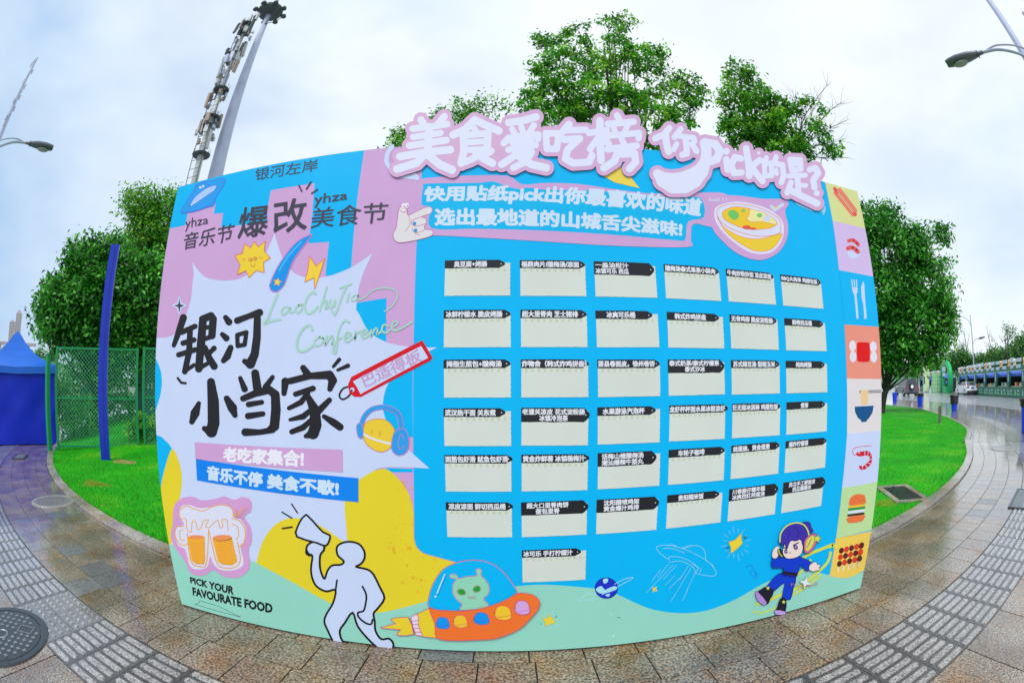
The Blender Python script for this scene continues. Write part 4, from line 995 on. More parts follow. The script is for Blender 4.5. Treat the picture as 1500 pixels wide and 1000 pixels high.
# planet wearing headphones
HB, HE = (50, 160, 236), (200, 120, 170)
A = Art('headphone_planet_print', lev=0.0062)
A.line(ZB((965, 590), (975, 540), (1010, 500), (1060, 488), (1110, 500), (1140, 530), (1150, 600)), 7.5, HE, smooth=4); A.line(ZB((965, 590), (975, 540), (1010, 500), (1060, 488), (1110, 500), (1140, 530), (1150, 600)), 6.0, HB, smooth=4)
A.fill(ZB((975, 600), (985, 560), (1030, 542), (1080, 548), (1115, 585), (1118, 640), (1090, 680), (1050, 692), (1005, 670), (980, 640)), (238, 206, 60), smooth=4, edge=(224, 120, 110), ew=1.0)
A.line(ZB((952, 590), (1000, 625), (1060, 645), (1100, 655)), 3.2, (228, 226, 242), smooth=3); A.line(ZB((1015, 592), (1014, 610)), 1.0, (224, 110, 90)); A.line(ZB((1052, 600), (1050, 620)), 1.0, (224, 110, 90))
A.fill(ZB((945, 575), (962, 560), (975, 590), (970, 630), (950, 620)), HB, smooth=3, edge=HE, ew=.8); A.fill(ZB((1110, 620), (1130, 592), (1165, 590), (1183, 630), (1175, 690), (1135, 708), (1105, 680)), HB, smooth=4, edge=HE, ew=1.0); A.line(ZB((1160, 630), (1150, 610), (1135, 640), (1140, 680), (1165, 665)), .9, HE, smooth=3); A.build()

# banners
A = Art('banner_print', lev=0.0066, step=0.0004); A.fill(ZB((203, 648), (880, 682), (881, 785), (207, 726)), (210, 164, 214)); A.build()
text('老吃家集合!', ZB((335, 668), (704, 684), (704, 762), (332, 736)), (236, 236, 246), grow=0.048, dep=0.0072)
A = Art('banner_print', lev=0.0066, step=0.0004); A.fill(ZB((209, 724), (953, 812), (953, 922), (214, 822)), (16, 134, 240)); A.build()
text('音乐不停 美食不歇!', ZB((260, 752), (864, 824), (864, 895), (258, 820)), (206, 228, 248), grow=0.048, dep=0.0072)

# beer mugs sticker
A = Art('beer_mugs_print', lev=0.0070, step=0.0002)
OL = (236, 170, 70)
A.fill(ZC((150, 100), (210, 90), (250, 108), (320, 100), (360, 88), (410, 105), (450, 92), (490, 108), (492, 160), (460, 190), (490, 240), (495, 310), (480, 350), (485, 440), (430, 485), (360, 480), (310, 450), (260, 475), (200, 465), (165, 400), (120, 340), (100, 280), (110, 220), (115, 140)), (214, 160, 212), smooth=4)
A.fill(ZC((150, 140), (190, 130), (240, 145), (300, 140), (350, 128), (400, 150), (405, 190), (440, 200), (468, 250), (462, 310), (440, 330), (455, 420), (400, 450), (340, 445), (310, 420), (292, 380), (280, 430), (240, 445), (195, 430), (172, 350), (140, 330), (120, 280), (128, 240), (165, 225), (145, 190)), (222, 224, 244), smooth=4)
A.line(ZC((150, 200), (140, 165), (175, 135), (215, 150), (260, 160), (300, 140), (350, 130), (395, 145), (408, 185)), 1.4, OL, smooth=4)
A.line(ZC((150, 200), (175, 200), (180, 250), (200, 262), (205, 215), (220, 210), (232, 250), (248, 240), (260, 210), (285, 205), (270, 235), (290, 240), (305, 225), (330, 205), (340, 240), (355, 235), (350, 205), (375, 205), (380, 255)), 1.3, OL, smooth=4)
A.line(ZC((165, 235), (128, 240), (122, 285), (150, 325), (182, 322)), 1.5, OL, smooth=4); A.line(ZC((160, 252), (145, 258), (148, 300), (168, 302)), 1.2, OL, smooth=3); A.line(ZC((400, 195), (445, 215), (465, 270), (452, 325), (430, 330)), 1.5, OL, smooth=4); A.line(ZC((398, 225), (425, 235), (432, 280), (418, 300)), 1.2, OL, smooth=3)
A.line(ZC((180, 270), (198, 405), (240, 430), (275, 415), (285, 250)), 1.4, OL, smooth=3); A.line(ZC((285, 250), (320, 400), (350, 435), (410, 435), (440, 400), (425, 310)), 1.4, OL, smooth=3)
A.fill(ZC((183, 288), (266, 290), (268, 405), (262, 420), (225, 418), (200, 400)), (246, 176, 40)); A.dot(*ZC((225, 288))[0], 12.5, (240, 150, 90), ry=3.2)
A.fill(ZC((303, 295), (398, 290), (425, 405), (400, 425), (350, 420), (330, 405)), (246, 176, 40)); A.dot(*ZC((350, 290))[0], 14, (240, 150, 90), ry=4, rot=-.05)
for k in range(13):
    y = 305 + k * 8.5; A.line(ZC((187 + k, y), (225, y + 4), (264, y)), .45, (252, 200, 110)); A.line(ZC((308 + k * 2, y + 2), (350, y + 5), (402 + k * 1.7, y - 4)), .45, (252, 200, 110))
A.line(ZC((465, 140), (410, 185)), 1.3, OL); A.line(ZC((415, 150), (412, 185), (445, 180)), 1.2, OL); A.build()

# PICK YOUR FAVOURATE FOOD (hand lettering)
LEV[0] = 0.0046
text('PICK YOUR', ZC((193, 480), (409, 528), (407, 570), (196, 512)), (18, 26, 28), grow=0.046)
text('FAVOURATE FOOD', ZC((204, 530), (598, 612), (597, 660), (209, 572)), (18, 26, 28), grow=0.046)
A = Art('triangle_line_print'); A.line(ZC((218, 615), (235, 610), (243, 597), (335, 625), (442, 677)), .55, (30, 60, 60)); A.line(ZC((442, 677), (330, 648), (218, 615)), .55, (30, 60, 60)); A.build()

# figure with megaphone
A = Art('megaphone_figure_print', lev=0.0074, step=0.0002)
body = catmull(ZC((895, 803), (868, 745), (850, 700), (862, 660), (892, 610), (905, 545), (860, 552), (815, 530), (792, 490), (785, 440), (792, 380), (775, 370), (762, 345), (775, 320), (812, 308), (845, 325), (848, 350), (830, 375), (828, 430), (838, 470), (852, 490), (866, 450), (890, 425), (930, 422), (945, 405), (915, 375), (912, 335), (940, 315), (978, 310), (1020, 322), (1044, 355), (1046, 390), (1028, 418), (1005, 432), (1060, 445), (1090, 470), (1120, 530), (1143, 585), (1110, 635), (1090, 660), (1096, 700), (1100, 745), (1128, 785), (1165, 782), (1186, 805), (1185, 835)), n=3)
A.fill(body + ZC((1110, 832), (1060, 780), (1012, 720), (990, 655), (950, 705), (925, 745), (938, 795), (970, 812)), PL)
A.line(body, 3.0, BK); A.line(ZC((1110, 828), (1060, 780), (1012, 720), (988, 655), (950, 705), (925, 745), (938, 793), (968, 806)), 3.0, BK, smooth=3)
A.line(ZC((905, 545), (912, 498)), 2.8, BK); A.line(ZC((1036, 528), (1055, 570), (1050, 620), (1040, 648), (1015, 655), (1018, 678), (1050, 705), (1078, 712), (1085, 690)), 2.8, BK, smooth=3)
A.fill(ZC((762, 178), (790, 205), (842, 262), (876, 278), (874, 305), (855, 330), (815, 318), (716, 285), (718, 240), (742, 195)), PL, smooth=0); A.line(ZC((762, 178), (790, 205), (842, 262), (876, 278), (874, 305), (855, 330), (815, 316), (716, 285), (718, 240), (742, 195), (762, 178)), 2.8, BK, smooth=2)
A.line(ZC((762, 345), (762, 368), (780, 378)), 2.6, BK, smooth=3)
A.line(ZC((690, 126), (718, 168)), 1.9, BK); A.line(ZC((643, 165), (692, 195)), 1.9, BK); A.line(ZC((645, 245), (692, 238)), 2.3, BK); A.build()

# flying saucer with alien
MGU = (214, 104, 140)
A = Art('saucer_print', lev=0.0080, step=0.0002)
A.fill(ZU((372, 500), (368, 430), (400, 340), (460, 260), (550, 220), (650, 208), (740, 225), (810, 270), (870, 340), (905, 405), (860, 440), (740, 490), (600, 518), (480, 515)), (0, 184, 246), smooth=4, edge=MGU, ew=1.2)
A.fill(ZU((553, 512), (572, 480), (540, 450), (515, 410), (515, 355), (535, 325), (500, 315), (498, 298), (520, 292), (540, 305), (552, 320), (600, 308), (660, 302), (655, 270), (670, 260), (688, 268), (685, 300), (710, 325), (735, 370), (730, 415), (700, 445), (735, 488), (650, 508)), (146, 214, 186), smooth=3, edge=MGU, ew=1.0)
A.dot(*ZU((566, 402))[0], 7, (160, 150, 120), ry=5, rot=.3); A.dot(*ZU((568, 402))[0], 5.2, (30, 160, 60), ry=3.8, rot=.3); A.dot(*ZU((660, 384))[0], 6.4, (160, 150, 120), ry=5.2, rot=-.4); A.dot(*ZU((661, 384))[0], 5.0, (30, 160, 60), ry=4, rot=-.4)
A.line(ZU((605, 430), (618, 438), (630, 430), (640, 438), (650, 428)), .8, MGU, smooth=3)
A.line(ZU((465, 295), (435, 365), (418, 410)), 2.2, (190, 226, 248)); A.dot(*ZU((408, 430))[0], 1.6, (220, 236, 250))
A.fill(ZU((160, 560), (240, 555), (262, 600), (275, 660), (220, 668), (170, 665), (195, 632), (70, 620), (165, 595), (135, 570)), (236, 208, 50), edge=MGU, ew=1.1)
A.fill(ZU((265, 560), (300, 535), (370, 500), (400, 580), (415, 682), (335, 675), (290, 660)), (236, 208, 50), edge=MGU, ew=1.0)
A.fill(ZU((258, 555), (292, 535), (305, 560), (302, 600), (315, 640), (332, 672), (290, 665), (272, 620)), (232, 216, 240), edge=MGU, ew=1.0)
for q in (((262, 585), (300, 572)), ((268, 600), (303, 600)), ((272, 622), (312, 625)), ((276, 645), (322, 648))): A.line(ZU(*q), 0.9, MGU)
A.fill(ZU((370, 502), (430, 515), (600, 518), (740, 490), (850, 445), (905, 412), (960, 412), (1010, 425), (1042, 460), (1035, 505), (990, 560), (930, 620), (850, 660), (760, 688), (640, 695), (520, 698), (415, 682), (405, 600)), (244, 118, 50), smooth=3, edge=(226, 96, 110), ew=1.2)
def gem(x, y, w, h, c, e):
    A.fill(ZU((x - w, y + h * .2), (x - w * .7, y - h * .8), (x, y - h), (x + w * .7, y - h * .7), (x + w, y + h * .2), (x + w * .9, y + h * .8), (x, y + h), (x - w * .8, y + h * .7)), c, smooth=3, edge=e, ew=.9); A.line(ZU((x - w * .9, y + h * .45), (x - w * .3, y + h * .6), (x + w * .2, y + h * .45), (x + w * .95, y + h * .35)), .8, e, smooth=3)
gem(452, 592, 40, 35, (20, 150, 240), (60, 110, 220)); gem(560, 582, 42, 38, (244, 200, 50), (230, 120, 110)); gem(688, 564, 46, 36, (20, 150, 240), (60, 110, 220)); gem(820, 530, 50, 44, (244, 200, 50), (230, 120, 80)); gem(937, 498, 44, 42, (216, 170, 226), (200, 110, 190)); A.build()

# small stars, planet, line saucer
def flash(A, x, y, r, c, n=14, r0=1.15, r1=1.55, w=.5, sq=1.0, col=(150, 215, 245)):
    for k in range(n):
        a = 2 * math.pi * k / n + .2; A.line([(x + r * r0 * math.cos(a), y + r * r0 * sq * math.sin(a)), (x + r * (r1 + .3 * (k % 2)) * math.cos(a), y + r * (r1 + .3 * (k % 2)) * sq * math.sin(a))], w, col)
YS = (240, 214, 60)
A = Art('star_print', lev=0.0050); x, y = ZU((1098, 580))[0]; flash(A, x, y, 8, YS, w=.6, col=(190, 236, 220)); A.fill(ZU((1108, 542), (1122, 565), (1140, 590), (1112, 595), (1076, 612), (1078, 585), (1060, 560), (1090, 562)), YS, edge=(200, 180, 60), ew=.5); A.line(ZU((1135, 560), (1145, 548), (1152, 560)), .7, (60, 140, 130)); A.line(ZU((1045, 590), (1055, 600)), .7, (60, 140, 130)); A.build()
A = Art('star_print', lev=0.0050); x, y = ZV((850, 162))[0]; flash(A, x, y, 12, YS, n=16, w=.6, sq=1.15); A.fill(ZV((878, 110), (880, 150), (886, 160), (862, 185), (825, 215), (824, 185), (812, 155), (845, 145)), YS, edge=(190, 160, 70), ew=.6); A.line(ZV((885, 132), (900, 125), (895, 140), (910, 128)), .7, (30, 60, 110)); A.line(ZV((798, 185), (815, 180), (805, 195)), .7, (30, 60, 110)); A.build()
A = Art('star_print', lev=0.0050); spark4(A, *ZV((425, 402))[0], 5.5, (236, 206, 70), .3, rot=.6); A.build()
A = Art('ringed_planet_print', lev=0.0052, step=0.0002)
LB = (170, 226, 240)
A.line(ZV((115, 430), (80, 425), (50, 440), (25, 458), (60, 462), (110, 448)), .9, LB, smooth=3)
A.dot(*ZV((172, 396))[0], 17, (14, 24, 60), ry=15.6, n=28); A.dot(*ZV((172, 396))[0], 16.3, (28, 50, 200), ry=14.9, n=28)
A.fill(ZV((155, 350), (180, 346), (178, 365), (160, 372)), LB, smooth=3); A.fill(ZV((118, 400), (145, 385), (165, 405), (180, 398), (215, 385), (228, 400), (195, 415), (150, 425), (125, 415)), LB, smooth=3); A.fill(ZV((165, 432), (190, 425), (185, 440)), LB, smooth=3)
A.line(ZV((150, 430), (200, 405), (250, 378), (310, 345), (300, 340), (260, 352), (215, 375)), .9, LB, smooth=3); A.build()
LW = (150, 222, 250)
A = Art('line_saucer_print', lev=0.0050, step=0.0001)
for p in (((435, 190), (440, 178), (500, 172), (600, 200), (700, 255), (745, 310), (735, 332), (690, 330), (640, 318)), ((435, 190), (455, 215), (500, 250)), ((565, 190), (600, 175), (650, 175), (685, 200), (692, 250)), ((500, 245), (505, 232), (560, 235), (620, 262), (650, 290), (640, 315)), ((500, 262), (560, 255), (625, 285), (638, 320)), ((470, 188), (520, 190), (580, 212)), ((575, 188), (620, 178)), ((690, 250), (725, 275), (742, 305)), ((620, 270), (665, 295), (660, 312)), ((490, 175), (520, 170), (545, 182))): A.line(ZV(*p), .8, LW, smooth=4)
for p in (((498, 270), (440, 340)), ((520, 275), (380, 420)), ((540, 275), (470, 350)), ((455, 300), (410, 360)), ((600, 280), (555, 355)), ((615, 290), (510, 465)), ((635, 320), (595, 405)), ((570, 330), (500, 400)), ((600, 400), (570, 462)), ((530, 330), (480, 380))): A.line(ZV(*p), .6, LW)
A.build(kind='stuff')
A = Art('treble_mark_print', lev=0.0050); A.line(ZV((905, 282), (912, 284)), 1.0, (30, 50, 110)); A.line(ZV((920, 268), (940, 290), (925, 310), (935, 335), (955, 325), (945, 300), (960, 330), (950, 352)), .6, (40, 120, 220), smooth=4); A.build()
A = Art('speckle_print', lev=0.0050); A.line(ZV((190, 530), (205, 535)), .9, (190, 240, 225)); A.line(ZV((230, 548), (245, 550)), .9, (60, 130, 120)); A.dot(*ZV((210, 645))[0], 1.2, (215, 245, 235)); A.build(kind='stuff')

# cartoon boy with headphones
A = Art('boy_figure_print', lev=0.0084, step=0.00015)
YG = (212, 222, 88); NV = (18, 62, 206); HR = (64, 52, 170); SKN = (240, 222, 214); INK = (20, 20, 44)
for p, w in ((((1340, 175), (1290, 195), (1240, 215), (1200, 240)), 4.5), (((1345, 210), (1330, 260), (1270, 320), (1180, 390), (1110, 420), (1020, 460), (960, 480)), 4.0), (((1240, 250), (1200, 300), (1165, 330)), 3.6), (((1290, 330), (1200, 400), (1100, 455)), 3.2), (((1070, 495), (1020, 515), (975, 528)), 2.2), (((935, 522), (965, 518)), 2.0), (((1340, 180), (1355, 170), (1372, 185)), 5)): A.line(ZV(*p), w, YG, smooth=4)
A.fill(ZV((1250, 190), (1300, 180), (1345, 200), (1330, 240), (1290, 262)), (0, 184, 246)) if False else None
# legs
A.fill(ZV((1095, 315), (1055, 335), (1020, 375), (1010, 395), (1048, 412), (1080, 385), (1105, 375), (1090, 450), (1135, 455), (1150, 400), (1165, 330)), NV, smooth=2, edge=INK, ew=.6)
A.fill(ZV((1012, 388), (1050, 408), (1030, 455), (1010, 482), (960, 425), (985, 400)), INK, smooth=2); A.fill(ZV((952, 420), (965, 415), (1012, 470), (995, 485), (962, 460)), (180, 140, 220), smooth=2, edge=INK, ew=.5)
A.fill(ZV((1082, 450), (1112, 452), (1110, 520), (1060, 518), (1068, 490)), INK, smooth=2); A.fill(ZV((1055, 510), (1110, 518), (1105, 535), (1060, 535)), (190, 160, 225), smooth=2, edge=INK, ew=.5)
star(A, *ZV((1018, 396))[0], 3, YG); star(A, *ZV((1100, 468))[0], 3, YG)
# torso and arms
A.fill(ZV((1042, 240), (1035, 270), (1045, 292), (1100, 292), (1095, 322), (1170, 332), (1185, 275), (1215, 305), (1235, 300), (1250, 265), (1200, 238), (1160, 224), (1110, 238), (1060, 232)), NV, smooth=2, edge=INK, ew=.7)
A.fill(ZV((1098, 306), (1172, 316), (1168, 332), (1094, 322)), INK)
A.fill(ZV((1040, 235), (1045, 195), (1070, 175), (1080, 195), (1065, 238)), SKN, smooth=3, edge=INK, ew=.6)
A.fill(ZV((1232, 298), (1240, 270), (1270, 258), (1275, 272), (1295, 275), (1285, 288), (1290, 300), (1270, 305), (1255, 310)), SKN, smooth=2, edge=INK, ew=.6)
# head
A.fill(ZV((1100, 180), (1095, 215), (1115, 240), (1150, 240), (1185, 225), (1200, 195), (1195, 150), (1150, 130), (1115, 150)), SKN, smooth=4, edge=INK, ew=.7)
A.fill(ZV((1082, 165), (1078, 130), (1095, 90), (1130, 62), (1180, 55), (1220, 78), (1235, 115), (1215, 155), (1198, 170), (1190, 140), (1165, 150), (1135, 150), (1115, 195), (1105, 160), (1092, 175), (1068, 150)), HR, smooth=3, edge=INK, ew=.7)
A.fill(ZV((1200, 55), (1235, 52), (1245, 80), (1255, 100), (1225, 105)), HR, smooth=3, edge=INK, ew=.6)
A.line(ZV((1080, 155), (1085, 110), (1115, 72), (1160, 55), (1205, 65), (1228, 100), (1232, 130)), 2.0, YG, smooth=4); A.line(ZV((1115, 90), (1135, 105), (1125, 130)), .8, (40, 34, 130), smooth=3); A.line(ZV((1150, 75), (1180, 100), (1170, 130)), .8, (40, 34, 130), smooth=3)
A.fill(ZV((1068, 195), (1085, 190), (1100, 225), (1085, 232), (1070, 215)), INK, smooth=2); A.line(ZV((1074, 196), (1078, 215), (1092, 230)), 1.4, YG)
A.fill(ZV((1205, 185), (1212, 140), (1250, 112), (1275, 120), (1270, 165), (1240, 208), (1212, 212)), (206, 110, 150), smooth=3, edge=INK, ew=.6); A.fill(ZV((1215, 180), (1222, 145), (1248, 122), (1262, 130), (1255, 165), (1235, 195), (1218, 200)), YG, smooth=3); A.line(ZV((1222, 182), (1245, 140)), 1.6, (206, 110, 150))
star(A, *ZV((1276, 138))[0], 6.2, YG, (120, 130, 50), rot=.2)
A.line(ZV((1150, 172), (1178, 158)), 1.3, INK); A.line(ZV((1098, 182), (1118, 190)), 1.2, INK); A.dot(*ZV((1163, 182))[0], 3.0, (90, 70, 140), ry=3.8, rot=-.5); A.dot(*ZV((1112, 204))[0], 2.4, (90, 70, 140), ry=3.2, rot=-.2); A.dot(*ZV((1163, 182))[0], 1.4, (170, 170, 210)); A.dot(*ZV((1112, 204))[0], 1.1, (170, 170, 210)); A.line(ZV((1128, 212), (1138, 210)), .6, INK)
spark4(A, *ZV((1214, 368))[0], 10.5, (60, 90, 90), .26, rot=.25); spark4(A, *ZV((1214, 368))[0], 9.6, (226, 236, 240), .26, rot=.25)
A.line(ZV((1142, 385), (1140, 372), (1160, 378), (1195, 388), (1270, 378), (1275, 368), (1262, 372)), .8, (200, 110, 140), smooth=3); A.build()
# ---------------------------------------------------------------- trees
def leaf_mats(tag, base, light, dark, rough=0.45):
    o = []
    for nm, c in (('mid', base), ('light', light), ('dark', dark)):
        m = bpy.data.materials.new('leaf_%s_%s' % (tag, nm)); m.use_nodes = True
        t = m.node_tree; b = t.nodes['Principled BSDF']; b.inputs['Roughness'].default_value = rough; b.inputs['Specular IOR Level'].default_value = 0.35
        tc = t.nodes.new('ShaderNodeTexCoord'); nz = t.nodes.new('ShaderNodeTexNoise'); nz.inputs['Scale'].default_value = 1.1; nz.inputs['Detail'].default_value = 4
        t.links.new(tc.outputs['Object'], nz.inputs['Vector'])
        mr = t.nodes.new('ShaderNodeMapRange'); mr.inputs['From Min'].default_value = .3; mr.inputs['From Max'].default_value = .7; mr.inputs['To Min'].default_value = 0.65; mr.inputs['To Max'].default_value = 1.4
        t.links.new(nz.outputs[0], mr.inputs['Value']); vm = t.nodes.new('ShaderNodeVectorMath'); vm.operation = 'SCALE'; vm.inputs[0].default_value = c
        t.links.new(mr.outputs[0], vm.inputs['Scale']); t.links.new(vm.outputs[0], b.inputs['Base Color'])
        tr = t.nodes.new('ShaderNodeBsdfTranslucent'); t.links.new(vm.outputs[0], tr.inputs[0]); mx = t.nodes.new('ShaderNodeMixShader'); mx.inputs[0].default_value = 0.42
        out = t.nodes['Material Output']; t.links.new(b.outputs[0], mx.inputs[1]); t.links.new(tr.outputs[0], mx.inputs[2]); t.links.new(mx.outputs[0], out.inputs[0])
        o.append(m)
    return o
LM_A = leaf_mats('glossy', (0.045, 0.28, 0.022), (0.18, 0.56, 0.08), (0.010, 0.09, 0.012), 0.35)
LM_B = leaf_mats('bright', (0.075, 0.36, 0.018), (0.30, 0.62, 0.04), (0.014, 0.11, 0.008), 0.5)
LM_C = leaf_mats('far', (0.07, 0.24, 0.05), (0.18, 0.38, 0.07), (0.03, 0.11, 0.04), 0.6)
M_BARK = mat('bark', (0.055, 0.045, 0.034), 0.85, noise=0.4, nscale=6, bump=0.6, bscale=18)
M_BARKD = mat('bark_dark', (0.030, 0.026, 0.022), 0.85, noise=0.4, nscale=6)

def blob_px(x, y, r, dist, sy=1.0, sd=0.9):
    """ellipsoid at a horizontal distance that covers r photo pixels"""
    c = away(x, y, dist); e1 = away(x + r, y, dist); e2 = away(x, y + r, dist)
    R1 = ((c - e1).length + (c - e2).length) / 2
    return (c, R1, R1 * sy, R1 * sd)
def crown_points(blobs, n_cl, g, shell=0.55):
    w = np.array([float(b[1]) ** 2 for b in blobs]); w /= w.sum(); P = []
    for i in g.choice(len(blobs), n_cl, p=w):
        c, rx, rz, rd = blobs[i]
        v = g.normal(size=3); v /= np.linalg.norm(v); r = g.uniform(shell ** 3, 1) ** (1 / 3)
        P.append(np.array(c) + v * r * np.array([rx, rd if rd else rx, rz]))
    return np.array(P)
def leaves_mesh(name, centres, per, spread, size, mats, g, origin, droop=0.3, aspect=0.45):
    k = len(centres) * per
    c = np.repeat(centres, per, axis=0)
    off = g.normal(size=(k, 3)) * spread * np.array([1, 1, 0.7])
    P = c + off
    # leaf frame
    n = off / (np.linalg.norm(off, axis=1)[:, None] + 1e-9) * 0.5 + g.normal(size=(k, 3)) * 0.55 + np.array([0, 0, 0.5]); n /= np.linalg.norm(n, axis=1)[:, None]
    a = g.normal(size=(k, 3)); a[:, 2] -= droop; a -= n * np.sum(a * n, axis=1)[:, None]; a /= np.linalg.norm(a, axis=1)[:, None]
    b = np.cross(n, a); s = size * g.uniform(0.6, 1.3, k)[:, None]
    V = np.empty((k, 4, 3)); V[:, 0] = P - a * s * 0.5; V[:, 1] = P + b * s * aspect * 0.5 - a * s * .05 + n * s * .06; V[:, 2] = P + a * s * 0.5; V[:, 3] = P - b * s * aspect * 0.5 - a * s * .05 + n * s * .06
    V -= np.array(origin, float)
    me = bpy.data.meshes.new(name); me.vertices.add(4 * k); me.vertices.foreach_set('co', V.ravel())
    me.loops.add(4 * k); me.loops.foreach_set('vertex_index', np.arange(4 * k, dtype=np.int32))
    me.polygons.add(k); me.polygons.foreach_set('loop_start', np.arange(0, 4 * k, 4, dtype=np.int32)); me.polygons.foreach_set('loop_total', np.full(k, 4, dtype=np.int32))
    for m in mats: me.materials.append(m)
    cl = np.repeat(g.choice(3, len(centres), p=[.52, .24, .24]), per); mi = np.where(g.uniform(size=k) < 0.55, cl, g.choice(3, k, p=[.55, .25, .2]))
    me.polygons.foreach_set('material_index', mi.astype(np.int32)); me.update(); me.validate()
    return me
def tree(label, base, blobs, n_cl, per, spread, size, mats, group=None, seed=1, trunk_r=0.14, limbs=26, bark=None, name='leafy_tree', shell=0.45, fork=0.45, twigs=60, cat='tree'):
    g = np.random.default_rng(seed); r_ = random.Random(seed)
    t = thing(name, label, cat, base, group=group)
    cen = crown_points(blobs, n_cl, g, shell)
    big = max(blobs, key=lambda b: b[1]); cc = np.mean([np.array(b[0]) for b in blobs], axis=0)
    bz = np.array(base, float); mb = MB(); bark = bark or M_BARK
    topz = max(b[0][2] for b in blobs)
    fk = bz + (cc - bz) * np.array([0.55, 0.55, 0]) * 0.5 + np.array([0, 0, (cc[2] - bz[2]) * fork])
    pt = [Vector((0, 0, -.05)), Vector((fk - bz) * 0.5) + Vector((r_.uniform(-.1, .1), r_.uniform(-.1, .1), 0)), Vector(fk - bz)]
    top = Vector(cc - bz) + Vector((0, 0, (topz - cc[2]) * 0.6)); pt.append(top)
    mb.tube(catmull(pt, n=4), [trunk_r * 1.25] + [trunk_r * (1 - 0.78 * i / 12) for i in range(1, 13)], bark, 9)
    path = catmull(pt, n=6)
    sel = cen[g.choice(len(cen), min(limbs, len(cen)), replace=False)]
    joints = []
    for q in sel:
        e = Vector(q - bz); st = Vector(path[r_.randint(len(path) * 4 // 10, len(path) - 2)])
        if st.z > e.z: st = Vector(path[len(path) * 4 // 10])
        mid = (st + e) / 2 + Vector((r_.uniform(-.2, .2), r_.uniform(-.2, .2), -0.12 * (e - st).length * 0.4))
        L_ = (e - st).length; w = trunk_r * min(0.5, 0.12 + 0.04 * L_)
        pp = catmull([st, mid, e], n=3); mb.tube(pp, [w * (1 - .85 * i / 6) for i in range(7)], bark, 6); joints += pp[2:]
    J = np.array([tuple(p) for p in joints])
    for q in cen[g.choice(len(cen), min(twigs, len(cen)), replace=False)]:
        e = q - bz; j = J[np.argmin(np.linalg.norm(J - e, axis=1))]; mb.tube([Vector(j), Vector(e)], [trunk_r * .09, trunk_r * .03], bark, 4)
    mb.build('trunk', t, smooth=True)
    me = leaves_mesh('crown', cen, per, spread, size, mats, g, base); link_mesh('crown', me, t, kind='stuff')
    return t
def B(dist, *l, sy=1.0, sd=0.9): return [blob_px(x, y, r, dist, sy, sd) for x, y, r in l]

tp = away(140, 600, 17.5); LEFTB = (tp.x, tp.y, lawn_z(tp.x, tp.y))
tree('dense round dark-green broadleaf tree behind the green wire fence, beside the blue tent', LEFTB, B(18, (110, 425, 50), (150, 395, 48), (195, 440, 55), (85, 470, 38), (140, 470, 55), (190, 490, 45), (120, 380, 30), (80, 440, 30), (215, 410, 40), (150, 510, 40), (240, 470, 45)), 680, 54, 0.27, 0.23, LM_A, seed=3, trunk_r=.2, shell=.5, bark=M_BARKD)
tp = away(245, 560, 22)
tree('taller bright-green tree rising behind the round tree at the top left edge of the board', (tp.x, tp.y, 0.6), B(22, (205, 300, 26), (190, 292, 14), (235, 335, 40), (215, 345, 35), (255, 300, 24), (200, 370, 30), (250, 380, 45)), 420, 36, 0.32, 0.20, LM_B, seed=5, trunk_r=.18)
tree('tall airy broadleaf tree rising above the middle of the board behind the pink title', (2.5, 8.1, 0.02), B(10.4, (880, 70, 42), (905, 42, 26), (840, 55, 18), (800, 60, 16), (815, 90, 32), (850, 130, 48), (800, 140, 34), (925, 110, 48), (955, 85, 24), (880, 165, 60), (820, 175, 45), (985, 150, 34), (1005, 125, 24), (950, 180, 50), (1020, 150, 16), (780, 165, 22), (975, 200, 45), (900, 210, 60)), 520, 38, 0.105, 0.135, LM_B, seed=8, trunk_r=.12, limbs=40, shell=.35, twigs=260, bark=M_BARKD)
tree('smaller thin-crowned tree between the tall middle tree and the bare branches', (6.5, 8.2, 0.02), B(10.6, (1085, 112, 24), (1075, 145, 22), (1105, 150, 32), (1125, 175, 38), (1090, 195, 30), (1150, 160, 20), (1150, 205, 30), (1120, 215, 34), (1180, 150, 12), (1195, 190, 16), (1215, 215, 14), (1175, 215, 22), (1205, 160, 8), (1070, 185, 14)), 320, 34, 0.10, 0.13, LM_B, seed=9, trunk_r=.09, limbs=22, shell=.3, twigs=120, bark=M_BARKD)
tree('sparse tree top peeping over the board left of the title characters', (-1.3, 10.5, 0.02), B(12.6, (650, 168, 14), (672, 172, 24), (700, 168, 22), (715, 145, 12), (735, 160, 12), (640, 175, 12), (700, 190, 26)), 100, 26, 0.15, 0.13, LM_B, seed=12, trunk_r=.08, limbs=12, shell=.2, twigs=40, bark=M_BARKD)
tree('little leafy clump at the left end of the pink title above the board edge', (-3.4, 11.5, 0.02), B(13.5, (592, 200, 17), (580, 208, 12), (605, 200, 14), (590, 225, 22)), 60, 28, 0.15, 0.13, LM_B, seed=14, trunk_r=.07, limbs=8, twigs=20)
tp = away(1290, 604, 26.5)
tree('big dense round-headed tree with a dark trunk right of the board on the lawn', (tp.x, tp.y, 0.02), B(26.5, (1285, 335, 26), (1300, 320, 22), (1265, 330, 30), (1300, 375, 48), (1345, 370, 32), (1378, 345, 12), (1335, 355, 22), (1290, 430, 58), (1355, 415, 44), (1375, 450, 30), (1385, 475, 20), (1340, 470, 52), (1300, 490, 46), (1370, 500, 26), (1350, 515, 26), (1305, 515, 30), (1385, 390, 12), (1270, 480, 50)), 860, 48, 0.33, 0.28, LM_A, seed=21, trunk_r=.26, limbs=40, fork=.3, bark=M_BARKD)

